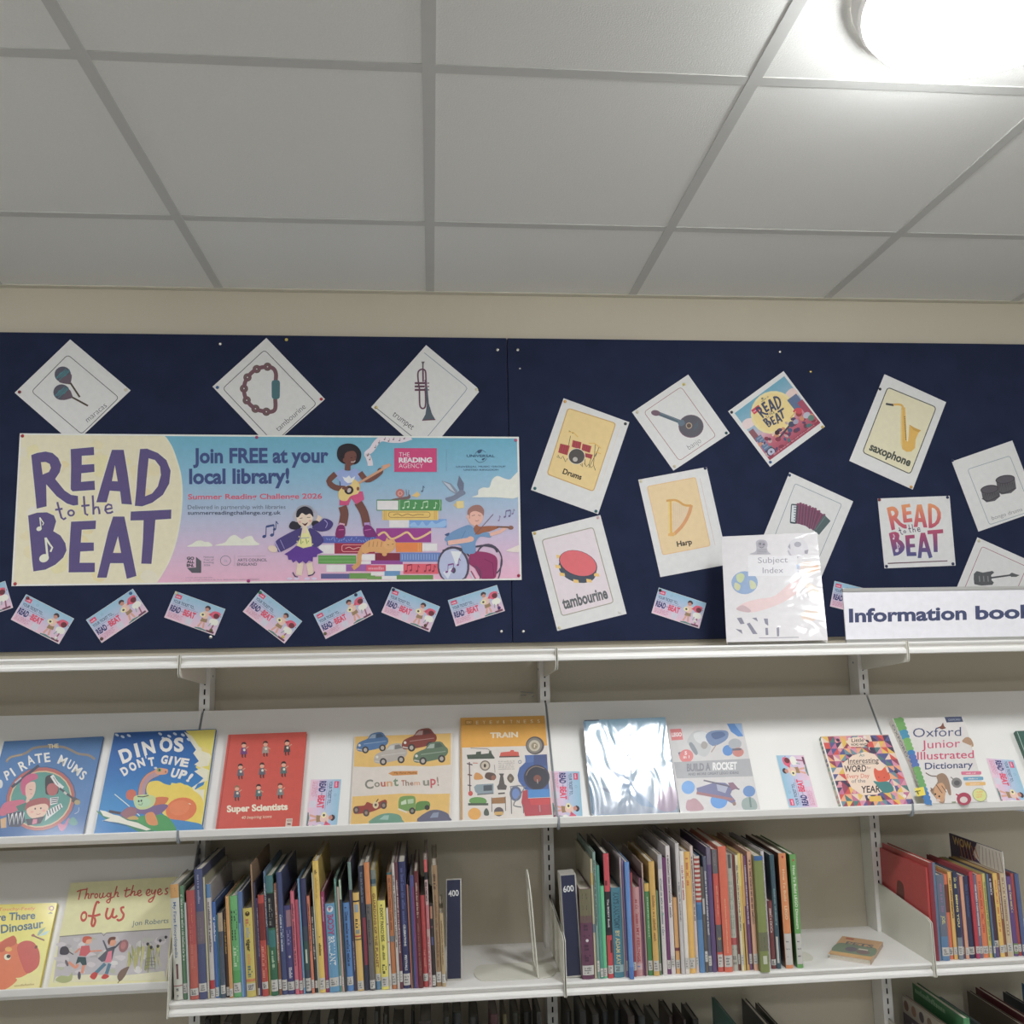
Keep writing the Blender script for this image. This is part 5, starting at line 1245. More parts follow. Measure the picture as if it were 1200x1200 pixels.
# 5 train
def b_train(p):
    p.poly([(85, 102), (962, 80), (990, 388), (96, 410)], (220, 160, 64)); p.poly([(85, 102), (962, 80), (966, 160), (88, 182)], (206, 150, 62))
    p.poly([(96, 410), (990, 388), (1048, 1135), (96, 1170)], (212, 204, 196)); p.line([(92, 110), (102, 1160)], 14, (206, 150, 70))
    p.rrect([(135, 128), (210, 126), (212, 165), (137, 168)], 14, (150, 106, 44), w=5); p.text('DK', (155, 160), (195, 159), 24, (228, 206, 160))
    for i, ch in enumerate('EYEWITNESS'): p.text(ch, (248 + i * 71, 166 - i * 1.6), (274 + i * 71 - (14 if ch == 'I' else 0), 165 - i * 1.6), 36, (232, 214, 178))
    p.text('TRAIN', (395, 308), (685, 300), 55, (228, 214, 190), bold=.04)
    # little things
    p.poly([(150, 485), (245, 480), (250, 455), (300, 448), (300, 478), (380, 470), (385, 440), (405, 440), (410, 470), (442, 515), (440, 525), (160, 530)], (78, 88, 76)); p.line([(190, 415), (300, 420), (370, 425), (392, 445)], 9, (150, 140, 130), sm=2)
    p.poly([(495, 500), (505, 460), (600, 450), (610, 435), (640, 435), (645, 450), (690, 455), (698, 500)], (204, 90, 76)); p.line([(490, 506), (700, 502)], 14, (96, 70, 66))
    p.line([(178, 560), (184, 880)], 12, (112, 84, 78)); p.line([(152, 575), (210, 590)], 12, (84, 70, 72)); p.line([(160, 690), (205, 700)], 12, (110, 74, 68)); p.line([(160, 800), (200, 808)], 11, (84, 70, 72)); p.ell(190, 888, 24, 26, (196, 84, 76)); p.line([(215, 570), (265, 572)], 9, (190, 120, 100)); p.ell(342, 597, 54, 54, (128, 116, 104)); p.ell(342, 597, 40, 40, (196, 184, 164)); p.ell(340, 598, 13, 20, (80, 68, 60))
    for i in range(5): p.scribble((480, 560 + i * 20), (650, 556 + i * 20), 13, (168, 160, 150), i)
    p.blob([(225, 720), (245, 670), (300, 690), (320, 735), (240, 745)], (206, 146, 84), 3); p.blob([(340, 720), (360, 670), (440, 680), (455, 730), (400, 750)], (98, 78, 70), 3); p.ell(428, 725, 24, 26, (150, 100, 80)); p.line([(440, 590), (445, 670)], 5, (110, 96, 84))
    p.poly([(485, 680), (540, 680), (530, 705), (545, 790), (570, 810), (560, 850), (475, 850), (465, 815), (485, 790), (500, 705)], (92, 86, 84)); p.blob([(570, 730), (605, 680), (645, 730), (610, 780)], (104, 92, 82), 3); p.ell(606, 732, 14, 18, (140, 124, 108))
    p.poly([(225, 820), (255, 795), (330, 790), (430, 785), (430, 885), (280, 905), (240, 870)], (138, 152, 158)); p.poly([(325, 805), (415, 798), (415, 858), (325, 862)], (86, 92, 98)); p.line([(260, 900), (430, 886)], 12, (110, 112, 112)); p.line([(478, 890), (548, 884)], 16, (96, 86, 80))
    p.blob([(180, 980), (190, 940), (260, 925), (340, 940), (355, 985), (260, 1000)], (104, 150, 84), 3); p.rect(165, 988, 375, 1012, (84, 92, 78)); p.poly([(415, 935), (550, 925), (550, 990), (415, 995)], (158, 114, 72)); p.line([(410, 930), (412, 1080)], 7, (90, 76, 66)); p.line([(552, 920), (556, 1070)], 7, (90, 76, 66)); p.ell(485, 1078, 50, 48, (96, 86, 90)); p.poly([(440, 1080), (530, 1076), (530, 1112), (440, 1114)], (204, 164, 96)); p.ell(232, 1100, 68, 62, (222, 164, 84)); p.blob([(330, 1075), (355, 1040), (380, 1075), (380, 1115), (335, 1115)], (84, 92, 84), 3)
    # big blue engine
    p.ell(862, 388, 96, 94, (88, 82, 84)); p.ell(856, 388, 80, 80, (130, 124, 116)); p.ell(856, 390, 58, 58, (190, 180, 160)); p.ell(856, 392, 34, 36, (148, 134, 110)); p.line([(856, 410), (856, 375), (875, 385)], 8, (230, 220, 190))
    p.poly([(755, 490), (985, 480), (1000, 700), (1012, 850), (760, 850), (690, 760), (680, 700), (700, 620), (765, 560)], (70, 96, 152)); p.poly([(760, 492), (850, 488), (845, 560), (762, 570)], (84, 110, 166)); p.poly([(850, 488), (985, 480), (990, 600), (850, 600)], (70, 84, 130)); p.ell(880, 720, 135, 132, (64, 62, 76)); p.ell(885, 728, 112, 112, (54, 54, 64)); p.ell(886, 732, 40, 38, (128, 76, 64)); p.line([(886, 740), (890, 785)], 8, (170, 160, 150)); p.line([(770, 700), (800, 640), (870, 605), (960, 630)], 8, (140, 120, 100), sm=3)
    p.ell(660, 890, 62, 78, (96, 104, 132)); p.ell(662, 892, 40, 54, (110, 134, 184)); p.poly([(780, 850), (1014, 842), (1020, 925), (790, 935)], (72, 132, 192)); p.poly([(735, 860), (785, 850), (790, 940), (1022, 930), (1040, 1110), (760, 1125), (720, 980)], (176, 62, 72)); p.poly([(800, 945), (1022, 938), (1026, 1000), (820, 1010)], (196, 62, 66)); p.line([(600, 820), (760, 815), (645, 985), (655, 1020), (720, 1030)], 13, (120, 120, 124), sm=2); p.line([(610, 830), (618, 1100)], 9, (110, 106, 104)); p.line([(740, 1000), (742, 1095)], 9, (110, 106, 104)); p.line([(910, 1010), (915, 1080)], 10, (150, 140, 140)); p.ell(705, 560, 18, 20, (130, 136, 150), hole=.6)
display_book('orange topped train encyclopedia leaning at the middle upright', [(85, 98), (962, 75), (1040, 1095), (95, 1140)], (530, 830, 8.89), b_train, t=0.010, col=(206, 178, 130), spine=(208, 152, 70))
# 6 film covered blue book with the lamp's reflection
def b_film(p):
    g = ramp([(0, (110, 150, 172)), (.5, (140, 168, 184)), (1, (150, 160, 178))])
    p.grid((90, 138), (960, 102), (1098, 1128), (176, 1152), lambda u, v: g(v), 2, 6)
    p.line([(92, 150), (180, 1140)], 26, (84, 118, 146)); p.line([(90, 135), (250, 128)], 14, (70, 76, 96))
    p.ell(800, 290, 62, 68, (206, 120, 118)); p.ell(770, 265, 22, 40, (222, 160, 150))
    p.poly([(260, 360), (420, 430), (600, 490), (520, 620), (340, 560)], (120, 150, 170)); p.poly([(330, 640), (520, 720), (860, 1080), (700, 1050), (420, 780)], (128, 152, 180)); p.blob([(280, 860), (400, 890), (440, 940), (320, 900)], (120, 130, 150), 3); p.blob([(880, 960), (1060, 840), (1090, 1090), (900, 1100)], (170, 150, 170), 3)
display_book('pale blue picture book in shiny clear film, glaring white with lamp light', [(85, 130), (965, 95), (1105, 1095), (180, 1120)], (675, 830, 9.23), b_film, t=0.010, col=(120, 150, 170), mat=M_FILM, gain=1.1, extra=6.0)
# 7 white rocket book
def b_rocket(p):
    p.poly([(66, 130), (155, 126), (170, 212), (80, 218)], (214, 122, 122)); p.text('LEGO', (82, 188), (160, 184), 30, (232, 214, 212), bold=.05)
    p.blob([(200, 230), (250, 150), (350, 150), (390, 220), (380, 300), (340, 345), (280, 320), (250, 260)], (190, 190, 190)); p.blob([(255, 165), (340, 150), (380, 210), (330, 250), (270, 220)], (208, 208, 208)); p.blob([(345, 190), (390, 145), (500, 140), (525, 170), (500, 220), (400, 262)], (118, 138, 172), 3); p.blob([(390, 165), (470, 150), (500, 180), (420, 210)], (90, 108, 146), 3); p.blob([(215, 250), (240, 235), (285, 310), (265, 330)], (140, 146, 152), 3); p.line([(430, 250), (390, 310)], 8, (166, 146, 136)); p.ell(335, 255, 26, 30, (166, 160, 156))
    p.poly([(512, 88), (625, 86), (640, 186), (600, 188), (545, 150)], (92, 138, 196)); p.poly([(570, 88), (625, 86), (638, 180)], (150, 178, 214)); p.ell(520, 296, 42, 42, (96, 142, 200)); p.ell(575, 245, 52, 42, (170, 172, 176)); p.ell(600, 310, 44, 36, (196, 128, 118)); p.line([(555, 290), (625, 286)], 16, (110, 106, 112)); p.line([(140, 310), (155, 355)], 20, (110, 120, 132)); p.ell(195, 340, 55, 52, (216, 126, 124)); p.text('5', (182, 330), (200, 330), 28, (234, 214, 212), bold=.04); p.text('in 1', (172, 358), (220, 356), 22, (234, 214, 212), bold=.03)
    p.poly([(98, 388), (690, 360), (716, 497), (120, 515)], (168, 168, 170)); p.text('BUILD A', (200, 458), (385, 450), 58, (132, 132, 138), bold=.045); p.text('ROCKET', (402, 448), (592, 442), 58, (226, 224, 222), bold=.045); p.text('AND MORE GREAT LEGO IDEAS', (208, 492), (605, 478), 20, (126, 126, 132), bold=.03)
    p.ell(210, 585, 52, 52, (110, 160, 216)); p.ell(450, 690, 66, 60, (96, 150, 212)); p.ell(686, 615, 48, 44, (104, 140, 190))
    p.poly([(275, 590), (340, 570), (420, 545), (500, 550), (560, 590), (540, 640), (580, 690), (570, 720), (480, 670), (380, 640), (280, 625)], (116, 116, 152)); p.line([(330, 530), (420, 550), (610, 600)], 11, (104, 98, 112)); p.line([(275, 628), (560, 680)], 22, (158, 112, 116)); p.poly([(520, 550), (560, 545), (600, 590), (550, 610)], (140, 106, 122)); p.poly([(430, 560), (520, 580), (500, 630), (440, 610)], (166, 168, 186)); p.ell(570, 712, 14, 16, (150, 120, 110))
    p.blob([(200, 690), (230, 680), (250, 670), (280, 680), (330, 740), (310, 765), (200, 765)], (178, 138, 146), 3); p.blob([(630, 690), (680, 660), (730, 680), (750, 740), (720, 765), (640, 755)], (150, 164, 160), 3); p.line([(690, 660), (700, 740)], 14, (110, 130, 124)); p.line([(35, 100), (140, 760)], 6, (150, 156, 164))
display_book('white film covered book about building a toy rocket', [(38, 95), (630, 82), (770, 740), (145, 755)], (775, 835, 6.667), b_rocket, t=0.008, col=(204, 200, 198), mat=M_GLOSS)
# 8 word book with its own spine
def b_word(p):
    rn = random.Random(21)
    H = homog([(0, 0), (1, 0), (1, 1), (0, 1)], [(442, 95), (995, 80), (1214, 668), (610, 690)])
    base = p.fr; x0, y0, k = 900, 850, 7.06
    p.fr = lambda u, v: (x0 + H(u, v)[0] / k, y0 + H(u, v)[1] / k)
    C = [(92, 92, 140), (208, 84, 78), (220, 180, 84), (210, 140, 160), (84, 120, 118), (76, 66, 90), (222, 196, 176), (190, 110, 140), (226, 160, 120), (110, 140, 150), (150, 70, 90)]
    n = 11
    for j in range(n):
        for i in range(n):
            a, b_ = i / n, j / n; d = 1 / n
            c1, c2 = rn.choice(C), rn.choice(C)
            if rn.random() < .5: p._put([(a, b_), (a + d, b_), (a, b_ + d)], [(0, 1, 2)], c1); p._put([(a + d, b_), (a + d, b_ + d), (a, b_ + d)], [(0, 1, 2)], c2)
            else: p._put([(a, b_), (a + d, b_), (a + d, b_ + d)], [(0, 1, 2)], c1); p._put([(a, b_), (a + d, b_ + d), (a, b_ + d)], [(0, 1, 2)], c2)
    for i in range(26): p.ell(rn.random() * .96 + .02, rn.random() * .96 + .02, .028, .026, rn.choice([(226, 214, 204), (70, 60, 76), (222, 150, 150)]), n=7)
    p.fr = base
    CR = (228, 204, 184)
    p.poly([(640, 135), (700, 100), (770, 100), (830, 150), (790, 180), (680, 180)], CR)
    p.poly([(610, 320), (700, 250), (800, 220), (880, 240), (960, 330), (1010, 430), (990, 520), (900, 575), (780, 580), (690, 520), (640, 420)], CR)
    K = (60, 52, 56)
    p.text('Little', (690, 142), (792, 138), 32, K, bold=.01); p.text('WORD WHIZZ', (684, 172), (825, 168), 20, K, bold=.02)
    p.text('An', (755, 262), (795, 260), 28, (74, 120, 120)); p.text('Interesting', (662, 318), (915, 310), 44, K, bold=.005); p.line([(660, 326), (915, 317)], 4, K); p.text('WORD', (630, 388), (812, 382), 54, K, bold=.02); p.text('for', (818, 362), (852, 360), 22, (150, 110, 100))
    p.text('Every Day', (650, 440), (838, 434), 36, (214, 110, 84), bold=.005); p.text('of the', (690, 478), (805, 474), 32, (110, 104, 110)); p.text('YEAR', (770, 560), (930, 554), 58, K, bold=.02)
    p.blob([(875, 400), (880, 355), (910, 375), (940, 372), (965, 348), (985, 385), (1008, 420), (1000, 455), (950, 470), (900, 462)], (216, 94, 70), 3); p.blob([(870, 462), (920, 470), (1000, 470), (1040, 540), (960, 560), (900, 500)], (70, 128, 126), 3); p.ell(915, 432, 4, 4, K, n=8); p.ell(960, 434, 4, 4, K, n=8)
    p.poly([(830, 590), (930, 584), (950, 630), (840, 632)], (222, 180, 80)); p.line([(440, 110), (612, 680)], 12, (226, 220, 214))
def side_spine(px_edge, zoom, col, paint=None):
    """the spine face of a thick book, seen at the left of its cover"""
    def f(T, M, q, t):
        h = q[0][1] - q[3][1]
        o = Vector((q[3][0], q[3][1], -t)); up = (Vector((q[0][0], q[0][1], -t)) - o).normalized(); n = Vector((0, 0, 1))
        side_n = up.cross(n)
        p = Print(gain=1.2)
        p.to2d = lambda x, y: (x, L - y)
        p.emit = lambda x, y, z: tuple(o + n * x + up * y + side_n * (-(z + 0.0004)))
        L = (Vector((q[0][0], q[0][1], 0)) - Vector((q[3][0], q[3][1], 0))).length
        p.slab([(0, 0), (t, 0), (t, L), (0, L)], 0.0003, col)
        if paint: paint(p, t, L)
        p.build('spine', M_GLOSS, T, M)
    return f
def sp_word(p, t, L):
    rn = random.Random(2)
    for i in range(16): p.quad((0.001, i * L / 16), (t - .001, i * L / 16), (t - .001, (i + .8) * L / 16), (.001, (i + .5) * L / 16), rn.choice([(110, 140, 130), (206, 190, 170), (120, 110, 140), (190, 150, 140), (150, 170, 150)]))
display_book('small patchwork patterned word a day book with a red fox face', [(438, 90), (995, 75), (1205, 640), (605, 662)], (900, 850, 7.06), b_word, t=0.016, col=(214, 190, 176), draw_spine=side_spine(None, None, (196, 190, 176), sp_word))
# 9 dictionary
def b_dict(p):
    for i in range(21):
        u = i / 20.5
        x, y = 112 + u * 250, 180 + u * 735
        c = [(110, 160, 92), (70, 140, 170), (64, 120, 176), (84, 110, 170)][(i // 3) % 4]
        if 5 <= i <= 7: c = (118, 170, 96)
        if 14 <= i <= 16: c = (106, 160, 96)
        p.ell(x, y, 34, 26, c); p.quad((52 + u * 335, 165 + u * 742), (110 + u * 255, 160 + u * 742), (124 + u * 255, 200 + u * 742), (66 + u * 335, 206 + u * 742), c)
    NV = (66, 76, 116); PK = (200, 76, 110)
    p.text('Oxford', (225, 330), (648, 318), 84, NV, bold=-.004); p.text('Junior', (302, 430), (640, 416), 76, PK, bold=.0); p.text('Illustrated', (262, 528), (760, 512), 72, PK, bold=.006); p.text('Dictionary', (330, 612), (752, 596), 60, NV, bold=.012)
    p.poly([(500, 152), (650, 148), (665, 194), (520, 200)], (72, 80, 108)); p.text('OXFORD', (535, 186), (640, 182), 18, (170, 176, 190))
    p.poly([(470, 232), (488, 200), (498, 232), (515, 250), (480, 262), (440, 244)], (124, 78, 64)); p.blob([(655, 365), (690, 330), (730, 340), (755, 390), (750, 415), (725, 400), (690, 385)], (176, 140, 112), 3); p.line([(735, 395), (740, 420)], 8, (206, 180, 150))
    p.blob([(430, 670), (480, 645), (520, 670), (545, 730), (560, 830), (540, 835), (520, 790), (505, 800), (500, 905), (450, 900), (420, 860), (375, 800), (400, 780), (440, 720)], (150, 122, 100), 3); p.blob([(420, 760), (480, 730), (510, 790), (495, 890), (450, 890), (410, 830)], (196, 150, 112), 3); p.line([(430, 672), (380, 668), (335, 642)], 9, (110, 92, 84), sm=3)
    for i in range(9): p.line([(425 + i * 10, 745 + i * 14 % 60), (445 + i * 9, 770 + i * 13 % 60)], 6, (84, 66, 60))
    p.poly([(375, 770), (400, 785), (390, 810)], (120, 90, 76)); p.ell(420, 830, 8, 9, (50, 40, 40)); p.ell(455, 850, 8, 9, (50, 40, 40)); p.ell(445, 885, 20, 14, (206, 184, 170))
    p.ell(608, 730, 47, 44, (128, 124, 122), a=30); p.ell(610, 732, 26, 23, (92, 88, 90)); p.line([(580, 700), (555, 680)], 8, (120, 116, 112)); p.ell(672, 872, 64, 56, (166, 62, 84)); p.ell(670, 880, 34, 28, (206, 190, 186)); p.line([(640, 850), (600, 830)], 12, (170, 64, 84)); p.line([(565, 902), (600, 900)], 12, (130, 140, 110))
    for (a, y, c) in ((645, 632, (208, 110, 138)), (663, 680, (104, 156, 184)), (682, 726, (224, 176, 100))): p.rrect([(a, y), (a + 178, y - 4), (a + 180, y + 26), (a + 5, y + 30)], 10, c); p.scribble((a + 45, y + 20), (a + 130, y + 18), 11, (226, 206, 200), a)
    p.ell(810, 838, 66, 56, (108, 116, 84), a=30); p.ell(810, 838, 62, 52, (204, 206, 130), a=30)
    for i, t_ in enumerate(('10,000', 'words', 'NEW')): p.text(t_, (778 + i * 2, 820 + i * 22), (838 - i * 4, 816 + i * 22), 16, (226, 160, 90), bold=.02)
    p.poly([(236, 780), (318, 765), (336, 838), (262, 850)], (226, 206, 70)); p.line([(255, 800), (275, 835)], 12, (120, 110, 50)); p.line([(240, 810), (290, 800)], 9, (120, 110, 50))
def sp_dict(p, t, L):
    p.text('OXFORD', (t * .3, L * .05), (t * .3, L * .44), t * .45, (92, 104, 120)); p.text('JUNIOR', (t * .42, L * .47), (t * .42, L * .67), t * .22, (206, 120, 130))
    p.quad((t * .15, L * .8), (t * .95, L * .8), (t * .95, L * .92), (t * .15, L * .92), (226, 206, 70))
display_book('thick white Oxford junior dictionary with a tiger on the cover', [(45, 165), (665, 148), (880, 895), (390, 908)], (1040, 820, 7.5), b_dict, t=0.026, col=(212, 206, 202), draw_spine=side_spine(None, None, (204, 198, 190), sp_dict))
# 10 dark green at the edge of the frame
def b_green(p): p.line([(1140, 280), (1230, 520)], 5, (170, 190, 180)); p.ell(1290, 420, 60, 60, (120, 150, 130)); p.scribble((1240, 330), (1400, 326), 30, (190, 200, 180), 3)
display_book('dark green book cut off by the right edge of the display shelf', [(1125, 275), (1480, 262), (1730, 890), (1380, 902)], (1040, 820, 7.5), b_green, t=0.012, col=(52, 92, 80))

# lower display shelf
def b_yellow(p):
    g = ramp([(0, (208, 192, 84)), (.5, (218, 206, 112)), (1, (214, 200, 140))])
    p.grid((-395, 200), (614, 168), (416, 1106), (-590, 1150), lambda u, v: g(v), 1, 5)
    p.text('Usborne Touchy-Feely', (-290, 262), (378, 242), 36, (206, 120, 70), slant=.2, bold=.01)
    p.text('Are There', (-120, 368), (380, 338), 84, (66, 96, 116), slant=.12, bold=.025); p.text('Dinosaur', (10, 495), (470, 430), 92, (66, 96, 116), slant=.12, bold=.025); p.text('a', (-90, 508), (-40, 502), 92, (66, 96, 116), slant=.12, bold=.025)
    p.ell(558, 225, 27, 26, (150, 90, 110), hole=.6); p.line([(530, 205), (530, 245)], 5, (190, 120, 110)); p.poly([(520, 285), (545, 262), (570, 282)], (120, 110, 90))
    p.blob([(-300, 700), (-150, 620), (0, 590), (60, 555), (130, 530), (165, 560), (190, 610), (230, 590), (300, 575), (370, 600), (420, 680), (430, 780), (400, 870), (320, 920), (230, 970), (170, 980), (180, 1010), (60, 1100), (-200, 1180), (-400, 1140)], (204, 108, 66)); p.blob([(185, 640), (230, 590), (300, 575), (370, 600), (420, 680), (430, 780), (400, 870), (290, 930), (230, 820), (195, 720)], (186, 80, 68)); p.blob([(20, 590), (70, 560), (150, 520), (180, 600), (80, 660), (20, 700), (-40, 680)], (184, 86, 56), 3)
    p.ell(92, 668, 38, 26, (222, 160, 76)); p.ell(80, 752, 36, 34, (222, 206, 180)); p.ell(92, 745, 22, 20, (60, 44, 40)); p.ell(390, 645, 14, 20, (110, 54, 48), a=30); p.line([(340, 520), (370, 525), (400, 540), (480, 572)], 16, (130, 84, 74), sm=2); p.poly([(400, 520), (430, 460), (495, 430), (450, 490), (420, 520)], (130, 160, 150)); p.poly([(420, 528), (480, 480), (535, 468), (500, 510)], (170, 196, 196)); p.ell(360, 518, 16, 16, (150, 90, 80)); p.scribble((155, 1075), (370, 1055), 22, (170, 150, 90), 4)
display_book('yellow touch and feel dinosaur book on the lower left display shelf', [(-395, 195), (620, 165), (425, 1080), (-580, 1130)], (0, 1040, 9.23), b_yellow, t=0.010, dz=-0.331, col=(210, 194, 90), gain=1.35)
def b_eyes(p):
    p.poly([(246, 190), (1178, 134), (1090, 1048), (44, 1120)], (216, 206, 160))
    RD = (186, 84, 72)
    for s in ([(335, 242), (326, 290), (315, 334)], [(300, 262), (345, 247), (395, 240)], [(392, 228), (380, 290), (370, 328)], [(376, 305), (394, 281), (406, 286), (400, 318), (412, 320)], [(428, 276), (420, 322)], [(422, 300), (438, 280), (454, 284)],
              [(506, 274), (498, 304), (508, 318), (524, 306), (534, 272)], [(535, 270), (528, 306), (540, 312)], [(602, 268), (596, 326), (584, 358), (564, 354), (570, 336), (625, 306)], [(654, 212), (640, 262), (625, 312)], [(632, 294), (650, 268), (663, 274), (656, 304), (672, 302)],
              [(742, 224), (726, 298), (740, 306), (772, 284)], [(716, 254), (772, 243)], [(798, 203), (772, 300)], [(778, 284), (796, 260), (811, 264), (804, 294), (836, 284)], [(838, 282), (862, 268), (858, 250), (842, 256), (834, 284), (850, 300), (874, 284)],
              [(914, 282), (942, 263), (938, 242), (920, 250), (910, 280), (926, 298), (950, 284)], [(962, 244), (957, 272), (972, 280), (994, 243)], [(994, 243), (980, 306), (956, 350), (932, 350), (940, 330), (988, 300)], [(1014, 272), (1040, 256), (1035, 238), (1018, 246), (1010, 275), (1028, 290), (1056, 270)], [(1104, 232), (1082, 238), (1086, 256), (1098, 268), (1086, 284), (1070, 280)]):
        p.line(s, 11, RD, sm=3)
    p.ell(471, 299, 17, 24, RD, a=15, hole=.5); p.ell(580, 292, 19, 22, RD, a=15, hole=.5); p.line([(540, 312), (556, 300), (562, 292)], 8, RD)
    for s in ([(498, 364), (480, 350), (458, 400), (441, 480), (430, 546), (445, 566), (463, 522), (454, 488)], [(398, 474), (450, 476), (508, 460)], [(572, 404), (556, 466), (570, 500), (600, 480), (622, 414)], [(624, 408), (612, 476), (634, 490), (655, 470)], [(718, 398), (690, 406), (695, 436), (712, 462), (700, 500), (668, 516), (654, 502)]):
        p.line(s, 19, RD, sm=3)
    p.ell(362, 480, 30, 48, RD, a=12, hole=.52)
    p.text('Jon Roberts', (785, 562), (1105, 536), 46, (110, 124, 130), slant=.2)
    p.poly([(148, 660), (400, 638), (700, 615), (1128, 585), (1084, 1040), (800, 1040), (92, 1062)], (176, 170, 172)); p.line([(148, 658), (520, 626), (535, 650), (560, 625), (1128, 588)], 9, (130, 126, 120))
    rn = random.Random(9)
    for i in range(46):
        x, y = rn.uniform(140, 1080), rn.uniform(670, 1000)
        p.blob([(x + rn.uniform(20, 60) * math.cos(a), y + rn.uniform(10, 36) * math.sin(a)) for a in (0, 1.2, 2.5, 3.7, 5)], rn.choice([(186, 180, 180), (164, 158, 160), (178, 176, 168), (192, 184, 186), (170, 170, 150), (200, 196, 194)]), 3)
    for i in range(22): p.blob([(750 + i * 13 + rn.uniform(-20, 20), rn.uniform(680, 980) + d) for d in (0, 18, 40)] + [(770 + i * 13, 800 + rn.uniform(-100, 150))], rn.choice([(150, 150, 96), (170, 166, 110), (130, 136, 96), (190, 186, 130)]), 3)
    p.poly([(120, 1010), (400, 990), (700, 1000), (1070, 960), (1084, 1040), (92, 1062)], (206, 202, 172)); p.blob([(110, 1040), (160, 1000), (230, 1005), (260, 970), (255, 1040), (180, 1065)], (160, 164, 116), 3)
    SK = (206, 140, 116)
    p.blob([(150, 790), (165, 750), (210, 745), (235, 785), (215, 815), (160, 815)], (78, 74, 80), 3); p.line([(215, 780), (270, 815)], 9, (84, 78, 84))
    p.line([(330, 760), (285, 800)], 16, SK); p.line([(400, 790), (440, 785), (520, 780)], 14, SK); p.line([(310, 900), (290, 930), (230, 880)], 26, SK, sm=2); p.line([(365, 900), (345, 980)], 26, SK); p.ell(322, 1000, 14, 36, (90, 84, 92)); p.ell(212, 890, 12, 30, (110, 100, 106), a=-20)
    p.poly([(340, 740), (410, 735), (420, 790), (380, 830), (320, 825)], (190, 96, 100)); p.poly([(310, 835), (380, 838), (388, 905), (350, 910), (330, 880), (290, 900)], (66, 82, 84)); p.ell(395, 690, 38, 34, (214, 160, 132)); p.blob([(350, 700), (360, 660), (410, 655), (435, 675), (390, 685), (375, 715)], (190, 96, 74), 3)
    p.poly([(540, 690), (570, 760), (640, 760), (700, 700), (690, 690), (640, 740), (610, 860), (520, 880), (485, 850), (560, 780), (525, 690)], (92, 92, 100)); p.poly([(575, 790), (610, 780), (605, 880), (545, 885)], (206, 120, 136)); p.line([(550, 895), (465, 980)], 30, (90, 120, 138)); p.line([(590, 895), (560, 985)], 30, (90, 120, 138)); p.blob([(415, 1010), (450, 970), (485, 985), (455, 1035)], (184, 74, 70), 3); p.blob([(515, 1020), (545, 985), (585, 1005), (550, 1030)], (184, 74, 70), 3)
    p.ell(610, 705, 34, 36, (206, 146, 118)); p.blob([(572, 700), (590, 665), (640, 660), (635, 685), (600, 690), (585, 730)], (110, 76, 64), 3); p.ell(712, 740, 40, 58, (150, 106, 108), a=20); p.ell(710, 735, 22, 34, (176, 120, 118), a=20)
    p.blob([(655, 1010), (690, 950), (760, 920), (745, 960), (720, 1010), (680, 1050)], (120, 100, 88), 3); p.line([(680, 1040), (660, 1065)], 6, (90, 74, 66))
    for x, y in ((910, 720), (940, 750), (1020, 690), (1070, 660), (1000, 740)): p.blob([(x, y), (x + 14, y - 12), (x + 28, y), (x + 12, y + 20)], (70, 66, 70), 3)
    for y in (850, 880, 910, 940): p.line([(905, y), (985, y - 6)], 4, (110, 106, 108))
display_book('cream picture book with children leaping by a stone wall, lower left display shelf', [(245, 185), (1180, 130), (1085, 1020), (50, 1095)], (50, 1010, 7.5), b_eyes, t=0.010, dz=-0.331, col=(206, 198, 160), gain=1.35, mat=M_PAPER)

# tickets standing on the display shelves
G2 = 'tickets standing on the display shelves'
dp = panel_plane(0, 0.0012)
ticket(dp, (400.4, 913), (395.4, 966), 'reading ticket standing upright between the red scientists book and the car book', G2)
ticket(dp, (679.4, 903.8), (683, 955), 'pale reading ticket standing upright just right of the train book', G2)
ticket(dp, (924.5, 946.5), (912.0, 896.6), 'reading ticket standing figures-up between the rocket book and the patchwork book', G2)
ticket(dp, (1188.4, 890.7), (1206, 941), 'reading ticket standing upright right of the dictionary', G2)

# ------------------------------------------------------------------ standing books
ONES = ['', 'first', 'second', 'third', 'fourth', 'fifth', 'sixth', 'seventh', 'eighth', 'ninth', 'tenth', 'eleventh', 'twelfth', 'thirteenth', 'fourteenth', 'fifteenth', 'sixteenth', 'seventeenth', 'eighteenth', 'nineteenth']
def ordinal(n):
    if n < 20: return ONES[n]
    t = {2: ('twentieth', 'twenty'), 3: ('thirtieth', 'thirty'), 4: ('fortieth', 'forty'), 5: ('fiftieth', 'fifty'), 6: ('sixtieth', 'sixty')}[n // 10]
    return t[0] if n % 10 == 0 else t[1] + '-' + ONES[n % 10]

